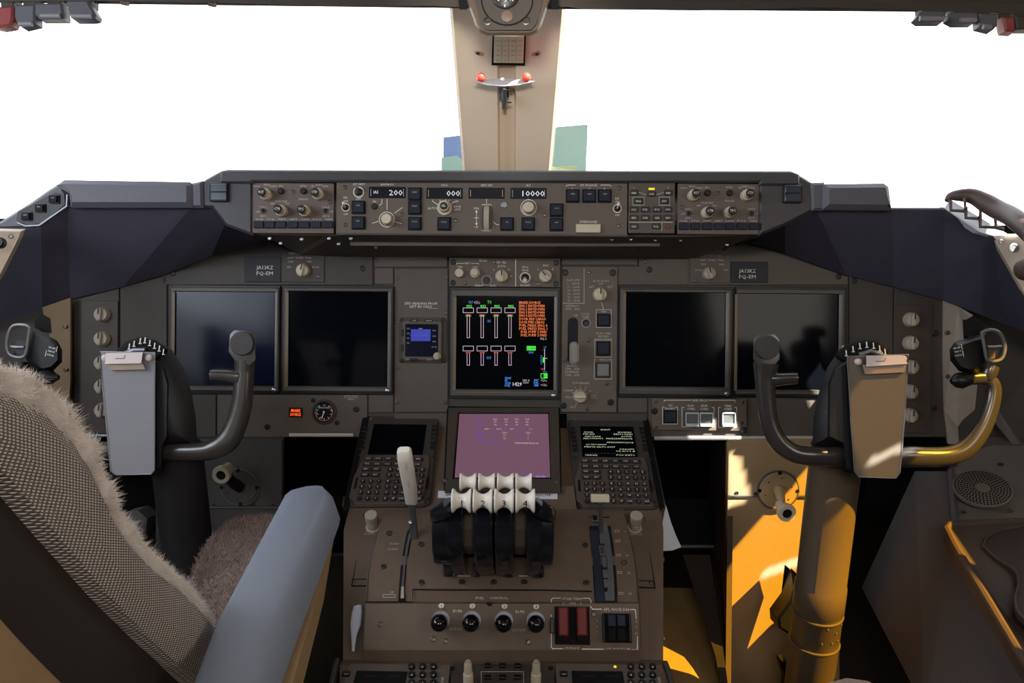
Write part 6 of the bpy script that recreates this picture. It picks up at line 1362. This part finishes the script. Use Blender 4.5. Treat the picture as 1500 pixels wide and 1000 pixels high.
# right seat: only its sheepskin corner shows at the bottom edge
ST2 = Thing('pilot_seat', 'grey sheepskin corner of the right pilot seat at the bottom of the frame', 'seat', WORLD, world=(.56, .6, 0))
zc2 = W(1240, 1000, .93).z
c2 = [(1190, 1010), (1205, 996), (1240, 987), (1275, 992), (1300, 1006), (1340, 1200), (1140, 1200)]
cp2 = [ST2.G(onz(u, v, zc2)) for u, v in c2]; m_2 = sum(cp2, Vector())/len(cp2)
part('seat_cushion', MB().rings([[p+Vector((0, 0, -.10)) for p in cp2], [p+Vector((0, 0, -.008)) for p in cp2], [p+(m_2-p)*.1 for p in cp2]]), FURG, ST2)

# ================================================================ RIGHT SIDE
RC = Thing('side_console', 'grey side console with brown cup tray and round speaker grille at the right', 'console', WORLD, world=(.75, 1.1, 0))
def G(u, v, d): return RC.G(W(u, v, d))
def solid(T, name, pts, m, th, label=None, smooth=False):
    P_ = [T.G(W(*p)) for p in pts]; return part(name, MB().rings([P_, [p+Vector(th) for p in P_]]), m, T, label=label, smooth=smooth)
solid(RC, 'inner_wall', [(1340, 690, 1.46), (1396, 690, 1.42), (1399, 770, 1.34), (1560, 1060, 1.10), (1440, 1160, 1.12), (1355, 1040, 1.30), (1262, 860, 1.56)], GREYW, (.05, .03, -.02))
solid(RC, 'corner_edge', [(1388, 688, 1.417), (1394, 688, 1.412), (1401, 769, 1.335), (1394, 770, 1.338)], BEZEL2, (.01, .01, 0))
solid(RC, 'speaker_plate', [(1392, 690, 1.42), (1404, 664, 1.44), (1456, 652, 1.44), (1560, 655, 1.42), (1560, 762, 1.31), (1400, 769, 1.345)], GREYB, (.02, .04, 0))
fsx = W(1500, 700, 1.37)-W(1400, 700, 1.40); fsp = Frame(W(1439, 715, 1.372), fsx, W(1439, 690, 1.405)-W(1439, 740, 1.34))
sp = Thing('speaker_grille', 'round perforated speaker grille below the right grip', 'speaker', fsp, (1439, 715))
k = fsp.px(1439, 715); RR = 39*k
part('grille_disc', MB().lathe([(RR, -.004), (RR, .0005), (RR*.97, .0015), (.001, .0015)], 48), mat('grille_grey', (112, 104, 98), .55), sp)
hl = MB(); n_h = 0
for ring_ in range(3, 10):
    rad = RR*(.10*ring_); n = int(2*PI*rad/(RR*.115))
    for j in range(n):
        a = 2*PI*(j+.5*(ring_ % 2))/n; hl.lathe([(RR*.038, .0015), (RR*.038, .0019), (.0001, .0019)], 8, rad*math.cos(a), rad*math.sin(a))
part('grille_holes', hl, BLACKM, sp, kind='stuff'); part('grille_boss', MB().lathe([(RR*.24, .0012), (RR*.22, .003), (.001, .0035)], 28), mat('boss_grey', (116, 108, 102), .5), sp)
screws(sp, [(1398, 681), (1466, 680), (1412, 750), (1480, 748)], .003, 4, SCREW)
# tray
tr = [(1386, 772, 1.315), (1391, 767, 1.325), (1470, 763, 1.325), (1600, 760, 1.32), (1600, 1080, .93), (1500, 968, 1.03), (1450, 884, 1.12), (1400, 800, 1.265)]
solid(RC, 'tray_top', tr, CUPB, (.004, .01, -.03))
part('tray_rim', MB().tube([G(u, v, d-.002) for u, v, d in ((1600, 760, 1.32), (1470, 764, 1.325), (1392, 768, 1.325), (1387, 775, 1.31), (1400, 801, 1.265), (1450, 884, 1.12), (1500, 968, 1.03), (1560, 1050, .95))], .006, 8), CUPB, RC)
cup = [(1440, 800, 1.262), (1449, 785, 1.283), (1480, 775, 1.30), (1560, 775, 1.29), (1560, 930, 1.065), (1500, 905, 1.085), (1487, 880, 1.115), (1492, 856, 1.16), (1486, 835, 1.20), (1462, 820, 1.23)]
cw = catmull([G(u, v, d-.004) for u, v, d in cup]+[G(cup[0][0], cup[0][1], cup[0][2]-.004)], 4)[:-1]
part('tray_recess', MB().rings([[p+Vector((0, 0, -.01)) for p in cw], [p for p in cw]]), mat('tray_shadow_brown', (58, 44, 38), .6), RC)
part('recess_rim', MB().tube([p+Vector((0, 0, .001)) for p in cw], .0022, 6, closed=True), CUPB, RC)

def wallthing(name, label, cat, pts, m, th, world=None, smooth=False):
    T = Thing(name, label, cat, WORLD, world=W(*pts[0])); solid(T, name+'_body' if 0 else 'body', pts, m, th, smooth=smooth); return T
br = wallthing('side_bracket', 'grey beige metal bracket behind the right grip', 'bracket', [(1382, 440, 1.46), (1404, 449, 1.46), (1425, 461, 1.45), (1424, 468, 1.45), (1410, 468, 1.45), (1412, 500, 1.45), (1432, 560, 1.45), (1428, 600, 1.45), (1410, 615, 1.45), (1403, 625, 1.45), (1405, 650, 1.46), (1389, 650, 1.46), (1383, 600, 1.46), (1381, 520, 1.46)], mat('bracket_grey', (150, 140, 130), .6), (0, .006, 0))
for u, v in ((1388, 487), (1388, 551)): o = part('screw', S_screw(.004), SCREW, br, br.G(W(u, v, 1.457)), rot=(PI/2-PITCH, 0, 0))
bl = wallthing('side_bracket', 'brown beige metal bracket behind the left grip', 'bracket', [(62, 450, 1.46), (103, 436, 1.46), (103, 560, 1.46), (100, 602, 1.46), (90, 640, 1.46), (60, 640, 1.46), (70, 560, 1.46), (70, 500, 1.46), (75, 480, 1.46), (64, 462, 1.46)], mat('bracket_tan', (120, 98, 70), .6), (0, .006, 0))
for u, v in ((95, 478), (96, 541)): o = part('screw', S_screw(.004), SCREW, bl, bl.G(W(u, v, 1.457)), rot=(PI/2-PITCH, 0, 0))
wallthing('wall_recess_panel', 'dark recess panel beside the right bracket', 'panel', [(1428, 440, 1.50), (1600, 440, 1.48), (1600, 690, 1.46), (1392, 690, 1.5), (1392, 640, 1.5)], BROWND, (0, .01, 0))
wallthing('wall_recess_panel', 'dark recess panel beside the left bracket', 'panel', [(-120, 440, 1.50), (104, 440, 1.52), (104, 660, 1.52), (-120, 690, 1.5)], BROWND, (0, .01, 0))
gc = wallthing('side_gusset', 'grey slanted gusset under the right grip beside the speaker', 'panel', [(1455, 615, 1.46), (1475, 640, 1.45), (1560, 760, 1.38), (1560, 740, 1.40), (1462, 600, 1.47)], GREYB, (0, .01, 0))
# sunlit sill panels at both ends of the glareshield
sr = Thing('sill_panel', 'sunlit white beige sill panel with a round knob at the right window corner', 'panel', WORLD, world=W(1480, 380, 1.25))
solid(sr, 'plate', [(1453, 346, 1.30), (1530, 346, 1.20), (1530, 470, 1.20), (1500, 428, 1.22), (1484, 400, 1.25)], BEIGE, (.01, .03, 0))
solid(sr, 'lower_sill', [(1383, 306, 1.30), (1392, 292, 1.31), (1480, 345, 1.25), (1455, 345, 1.26), (1436, 340, 1.27)], PAPER, (0, .02, -.004))
kk = part('round_knob', MB().lathe([(.016, 0), (.016, .012), (.013, .018), (.004, .020), (.0003, .020)], 24), CUPB, sr, sr.G(W(1500, 395, 1.19))); kk.rotation_euler = F0.R.to_euler()
o = part('screw', S_screw(.004), SCREW, sr, sr.G(W(1466, 354, 1.27)), rot=(PI/2-PITCH, 0, 0)); o = part('latch_pin', S_screw(.0075), GREYM, sr, sr.G(W(1485, 363, 1.24)), rot=(PI/2-PITCH, 0, 0))
hn = Thing('assist_handle', 'dark curved handle with three square openings at the right window', 'handle', WORLD, world=W(1420, 300, 1.24))
pt = [(1387, 294, 1.26), (1392, 288, 1.26), (1404, 286, 1.255), (1424, 287, 1.25), (1444, 297, 1.235), (1463, 308, 1.215), (1480, 316, 1.19), (1495, 327, 1.16), (1515, 345, 1.13)]
part('handle_bar', MB().tube(catmull([hn.G(W(*p)) for p in pt], 3), [.004+.0105*min(1, i/12) for i in range(25)], 12), mat('bronze_grip', (84, 70, 66), .4, bump=.15), hn)
part('handle_comb', MB().tube([hn.G(W(u, v, d)) for u, v, d in ((1392, 293, 1.25), (1393, 308, 1.25), (1413, 309, 1.24), (1415, 303, 1.24), (1415, 319, 1.24), (1433, 320, 1.23), (1436, 314, 1.23), (1436, 332, 1.23), (1458, 333, 1.22), (1470, 336, 1.21))], (.0022, .003), 6), MATS['bronze_grip'], hn)
for (u0, v0, u1, v1) in ((1413, 290, 1414, 306), (1436, 300, 1436, 318), (1457, 312, 1459, 333)): part('comb_tooth', MB().tube([hn.G(W(u0, v0, 1.24)), hn.G(W(u1, v1, 1.235))], (.0022, .003), 6), MATS['bronze_grip'], hn)
sl_ = Thing('sill_panel', 'beige sill panel with a dark button at the left window corner', 'panel', WORLD, world=W(10, 370, 1.20))
solid(sl_, 'plate', [(-60, 337, 1.2), (30, 339, 1.25), (26, 350, 1.24), (0, 402, 1.22), (-60, 500, 1.15)], BEIGE, (-.01, .03, 0))
o = part('round_button', MB().lathe([(.0085, 0), (.0085, .002), (.006, .003), (.0055, .006), (.0003, .007)], 20), BLACK, sl_, sl_.G(W(2, 356, 1.205))); o.rotation_euler = F0.R.to_euler()
o = part('screw', S_screw(.004), SCREW, sl_, sl_.G(W(16, 346, 1.225)), rot=(PI/2-PITCH, 0, 0))

# ================================================================ CENTRE POST FITTINGS, COMPASS
cs = Thing('standby_compass', 'brown compass housing hanging at the top centre above the windshield post', 'compass', F0, world=W(744, 20, 1.16))
def C_(u, v, h): return cs.G(W(u, v, 1.16-h))
hs = [(672, -30), (683, 0), (697, 38), (704, 48), (714, 52), (778, 52), (787, 48), (793, 38), (806, 0), (815, -30)]
A = [C_(u, v, -.12) for u, v in hs]; B_ = [C_(u, v, -.005) for u, v in hs]; cq = C_(744, 10, .0)
part('housing', MB().rings([A, B_, [p+(cq-p)*.05+Vector((0, 0, .006)) for p in B_]]), mat('compass_brown', (88, 75, 64), .45), cs)
fd = [(690, -20), (704, 34), (712, 44), (778, 44), (786, 34), (800, -20)]
part('face_plate', MB().rings([[C_(u, v, .004) for u, v in fd], [C_(u, v, .008) for u, v in fd]]), BROWND, cs)
o = part('dial_ring', MB().ring(0, 0, .036, .038, .008, .0095, 40), BLACKM, cs, C_(743, 3, 0)); o = part('compass_bowl', MB().lathe([(.021, .006), (.021, .0095), (.018, .012), (.001, .014)], 32), BLACK, cs, C_(740, -4, 0))
mb = MB(); put_text(mb, '6', -.009, -.012, .0048, .0155); put_text(mb, '3', .001, -.0125, .0052, .0155); put_text(mb, 'N', .010, -.012, .0042, .0155); mb.line([(-.013, -.006), (.013, -.006)], .0006, .0145); mb.line([(.0, -.022), (0, -.019)], .0012, .0145); part('compass_numerals', mb, WHITE, cs, C_(740, -6, .001), smooth=False)
part('lamp_cap', MB().lathe([(.0085, .006), (.0085, .0105), (.0070, .0115), (.0003, .0115)], 24), BROWN3, cs, C_(743, 28, 0)); 
for u in (714, 770.5): part('screw', S_screw(.0062), SCREW, cs, C_(u, 30.5, .008))
for u0, u1 in ((670, 684), (805, 817)): part('side_bracket', MB().rings([[C_(u, v, -.03) for u, v in ((u0, -20), (u1, -20), (u1, 14), (u0+3, 14))], [C_(u, v, -.01) for u, v in ((u0, -20), (u1, -20), (u1, 14), (u0+3, 14))]]), BLACKM, cs)
cc_ = Thing('deviation_card', 'pale compass correction card in a black holder on the centre post', 'card', FP, (746, 75))
ppoly(cc_, 'holder', [(721.5, 54), (770.5, 54), (769, 97), (720, 96)], .0, .006, BLACKM, .001); ppoly(cc_, 'paper', [(724, 53), (768, 53), (766.5, 92.5), (723, 92)], .006, .0072, mat('card_paper', (205, 198, 172), .6, var=.03, bump=0), .0002)
for i in range(5):
    for j in range(4): cc_.text(('FOR', '030', 'STEER', '029')[j] if i == 0 else ('%03d' % ((i*60+j*30) % 360)), 730+10.5*j, 60+7*i, 3, .0076, mat('card_print', (120, 112, 96), .6, var=0, bump=0) if 'card_print' not in MATS else MATS['card_print'])
cc_.line([(735, 56), (735, 91)], .5, .0075, MATS['card_print']); cc_.line([(745, 56), (745, 91)], .6, .0075, MATS['card_print']); cc_.line([(756, 56), (756, 91)], .5, .0075, MATS['card_print']); cc_.flush()
er = Thing('eye_reference', 'clear bracket with two red balls and one white ball on the centre post', 'indicator', FP, (738, 120))
for u in (704.5, 771.3): part('red_ball', cached('ball', lambda: MB().lathe([(.0003, -.0083)]+[(.0083*math.cos(math.radians(a)), .0083*math.sin(math.radians(a))) for a in range(-75, 90, 15)]+[(.0003, .0083)], 20).build()), mat('red_ball_plastic', (255, 70, 55), .35, var=.03, bump=0) if 'red_ball_plastic' not in MATS else MATS['red_ball_plastic'], er, er.L(u, 113, .05))
o = part('white_ball', cached('ball', None), mat('white_ball', (225, 232, 245), .3, var=0, bump=0), er, er.L(736, 116.5, .045)); o.scale = (.5, .5, .5)
part('wing_plate', MB().rings([[er.L(u, v, h) for u, v, h in ((692, 119, .052), (737, 114, .040), (784, 119, .052), (760, 124.5, .058), (737, 126, .06), (714, 124.5, .058))], [er.L(u, v, h)+Vector((0, -.0015, 0)) for u, v, h in ((692, 119, .052), (737, 114, .040), (784, 119, .052), (760, 124.5, .058), (737, 126, .06), (714, 124.5, .058))]]), mat('clear_grey_plate', (150, 146, 148), .2, spec=.7, bump=0), er, smooth=False)
part('stem', MB().rbox(0, 0, .008, .042, 0, .006, .001, .001), STEEL, er, er.L(739.5, 138, .03)); part('back_plate', MB().rbox(0, 0, .011, .036, 0, .004, .001, .001), mat('blue_grey_metal', (110, 114, 128), .4, metal=.4), er, er.L(734.5, 135, .0)); part('stem_shadow_plate', MB().rbox(0, 0, .019, .032, -.002, .001), BLACKM, er, er.L(738, 134, .0))
part('mount_block', MB().rbox(0, 0, .008, .03, .002, .03), GREYM, er, er.L(738.5, 136, 0)); part('bolt', cached('b1', lambda: MB().tube([(-.006, 0, 0), (.006, 0, 0)], .0016, 8).build()), SCREW, er, er.L(745, 132, .025)); part('bolt', cached('b1', None), SCREW, er, er.L(745, 150, .025))
for u, s_ in ((702, 1), (785, -1)):
    so = Thing('post_fastener', 'oval screw recess on the centre post, %s of the correction card' % ('left' if s_ > 0 else 'right'), 'fastener', FP, (u, 78))
    part('recess', MB().rbox(0, 0, .019, .0105, 0, .0012, .005, .0008, 5), mat('recess_beige', (176, 158, 138), .6) if 'recess_beige' not in MATS else MATS['recess_beige'], so, rot=(0, 0, -.5*s_)); part('screw', S_screw(.0035), SCREW, so, (-.002*s_, .001*s_, .0012))

# ================================================================ OVERHEAD PANEL SWITCHES
def ov(name, label, cat, pts, d, m, th=.02, detail=None):
    f = Frame(W(pts[0][0], pts[0][1], d), XW, UPT); T = Thing(name, label, cat, f, pts[0])
    o = part('switch_body', MB().poly([T.L(u, v, 0) for u, v in pts], -th, 0, .003), m, T)
    us_ = [p_[0] for p_ in pts]; um_ = (min(us_)+max(us_))/2; vt = min(p_[1] for p_ in pts)
    part('switch_mount', MB().poly([T.L(u, v, 0) for u, v in ((um_-9, vt+3), (um_-11, vt-45), (um_+11, vt-45), (um_+9, vt+3))], -.034, -.012, .001), BROWND, T); return T
D_ = 1.22
GRN = mat('lever_grey', (92, 92, 98), .4, bump=.03); GRN2 = mat('lever_grey_tip', (128, 126, 134), .4, bump=.03)
for side, lst in (('left', [([(50, 4), (90, 4), (93, 22), (92, 27), (56, 27), (50, 20)], GRN, 'third overhead lever from the left edge'), ([(96, 0), (128, 0), (132, 8), (140, 21), (138, 26), (132, 27.5), (106, 27.5), (101, 22)], GRN, 'overhead lever with slanted side, innermost at upper left'),
                  ([(20, 6), (51, 6), (51, 34), (30, 39), (24, 34), (20, 24)], GRN, 'square grey overhead switch beside the red one at upper left'), ([(-14, 10), (19, 8), (18, 28), (15, 37), (-2, 40), (-14, 38)], mat('red_overhead', (140, 62, 62), .45), 'red overhead switch cover in the upper left corner')]),
                  ('right', [([(1352, 14), (1388, 15), (1386, 26), (1382, 31), (1350, 31), (1343, 26)], GRN, 'overhead lever innermost at upper right'), ([(1394, 16), (1433, 17), (1434, 28), (1428, 33), (1402, 33), (1391, 27), (1391, 22)], GRN, 'overhead lever second from the inside at upper right'),
                  ([(1434, 18), (1462, 19), (1462, 36), (1456, 43), (1436, 38)], GRN, 'square grey overhead switch at upper right'), ([(1469, 24), (1488, 24), (1488, 46), (1473, 45)], MATS['red_overhead'] if 'red_overhead' in MATS else RED, 'red overhead switch cover at upper right'), ([(1487, 22), (1520, 22), (1520, 42), (1490, 42)], BROWND, 'brown overhead block in the upper right corner')])):
    for pts, m, lb in lst:
        T = ov('overhead_switch', lb, 'switch', pts, D_, m)
        if m is GRN:
            v1 = max(p[1] for p in pts); us = [p[0] for p in pts if p[1] > v1-6]; um = sum(us)/len(us)
            part('switch_tip', MB().tube([T.L(min(us)+4, v1-4, .002), T.L(max(us)-4, v1-4, .002)], (.004, .0035), 10, Vector((0, 0, 1))), GRN2, T)
ovp = Thing('overhead_console', 'dark brown lower edge of the overhead console across the top', 'console', F0, world=W(741, 0, D_))
ft_ = [(-120, -60), (1620, -60), (1620, 24), (1500, 21), (1400, 17), (1192, 10.5), (1100, 14), (1020, 15.5), (858, 13.5), (830, 10), (650, 10), (638, 8.5), (500, 9.5), (300, 4), (138, 1), (-120, 4)]
part('panel_edge', MB().rings([[ovp.G(W(u, v, D_+.06)) for u, v in ft_], [ovp.G(W(u, v, D_+.01)) for u, v in ft_]]), BROWND, ovp, smooth=False)
for u, v in ((183, 6), (311, 8)): part('small_nub', MB().tube([ovp.G(W(u-5, v-3, D_+.01)), ovp.G(W(u+5, v-1, D_+.01))], .0042, 8), CUPB, ovp)

# ================================================================ OUTSIDE
ap = world_mesh('ground', slab([(-120, 3.5, -5), (120, 3.5, -5), (120, 240, -5), (-120, 240, -5)], (0, 0, -.3)), mat('apron_concrete', (205, 203, 198), .8, scale=.3, bscale=30), 'pale concrete apron outside', 'ground')
OUTW = mat('terminal_white', (248, 248, 246), .6, var=.02, scale=.5, bump=0); OUTB = mat('terminal_blue_glass', (30, 44, 70), .35, var=.3, scale=.35, bump=0); OUTG = mat('terminal_green_glass', (44, 60, 56), .35, var=.25, scale=.3, bump=0); OUTS = mat('terminal_grey', (92, 98, 100), .6, var=.1, scale=.5, bump=0)
tb = Thing('terminal_building', 'white terminal building with blue and green glass walls behind the centre post', 'building', WORLD, world=(0, 40, -5))
def oq(name, pts, d, m, th=.5): P_ = [tb.G(W(u, v, d)) for u, v in pts]; return part(name, MB().rings([P_, [p+Vector((0, th, 0)) for p in P_]]), m, tb, smooth=False)
oq('facade', [(617, 178), (878, 172), (878, 260), (617, 260)], 42, OUTW, 6)
oq('glass_wall', [(649.5, 201), (700, 195), (700, 260), (649.5, 260)], 41.5, OUTB); oq('glass_wall', [(790, 188), (861, 182), (858, 260), (790, 260)], 41.5, OUTG)
oq('lower_block', [(647, 231), (668, 228), (678, 236), (678, 260), (647, 260)], 41, OUTG)
for a in ((617, 178, 617.8, 228), (617.5, 234, 640, 236), (628, 236, 629.5, 248), (636, 236, 637, 248), (877.5, 178, 879, 192), (649, 191, 676, 189)):
    oq('steel_frame', [(a[0], a[1]), (max(a[2], a[0]+.8), a[1]), (max(a[2], a[0]+.8), max(a[3], a[1]+.8)), (a[0], max(a[3], a[1]+.8))], 41.3, OUTS, .2)
oq('green_hedge', [(800, 246), (845, 243.5), (846, 252), (800, 252)], 38, mat('hedge_green', (50, 58, 28), .8))
tb2 = Thing('distant_building', 'far white building with a faint row of grey windows seen through the right pane', 'building', WORLD, world=W(1200, 200, 60))
P_ = [tb2.G(W(u, v, 60)) for u, v in ((1120, 84), (1300, 84), (1300, 420), (1120, 420))]; part('facade', MB().rings([P_, [p+Vector((0, 5, 0)) for p in P_]]), OUTW, tb2, smooth=False)
for a, b in ((1172, 1184), (1188, 1205), (1211, 1219), (1222, 1229)):
    for c_, d_ in ((99, 104), (106, 112)): P_ = [tb2.G(W(u, v, 59.6)) for u, v in ((a, c_), (b, c_), (b, d_), (a, d_))]; part('window', MB().rings([P_, [p+Vector((0, .3, 0)) for p in P_]]), mat('faint_window', (176, 184, 184), .6, var=0, bump=0) if 'faint_window' not in MATS else MATS['faint_window'], tb2, smooth=False)

# repeats of a kind share a group phrase
GR = {'display_control_panel': 'knob panels at both ends of the glareshield', 'display_screen': 'blank display screens on the instrument panel', 'display_selector': 'inboard display selector knobs', 'registration_plate': 'registration plates',
      'light_dimmer_panel': 'outboard strips of light knobs', 'control_display_unit': 'flight keyboard units on the pedestal', 'cursor_knob': 'cursor knobs on the pedestal shelf', 'radio_panel': 'radio tuning panels', 'control_column': 'control columns',
      'crank_panel': 'foot well crank panels', 'rudder_pedal': 'rudder pedals', 'footwell_sill': 'foot well sills', 'pilot_seat': 'pilot seats', 'side_bracket': 'side wall brackets', 'wall_recess_panel': 'dark side recess panels',
      'sill_panel': 'window sill panels', 'post_fastener': 'screws on the centre post', 'overhead_switch': 'overhead switches along the top edge'}
for o in list(SC.objects):
    b_ = o.name.split('.')[0]
    if o.parent is None and b_ in GR: o['group'] = GR[b_]
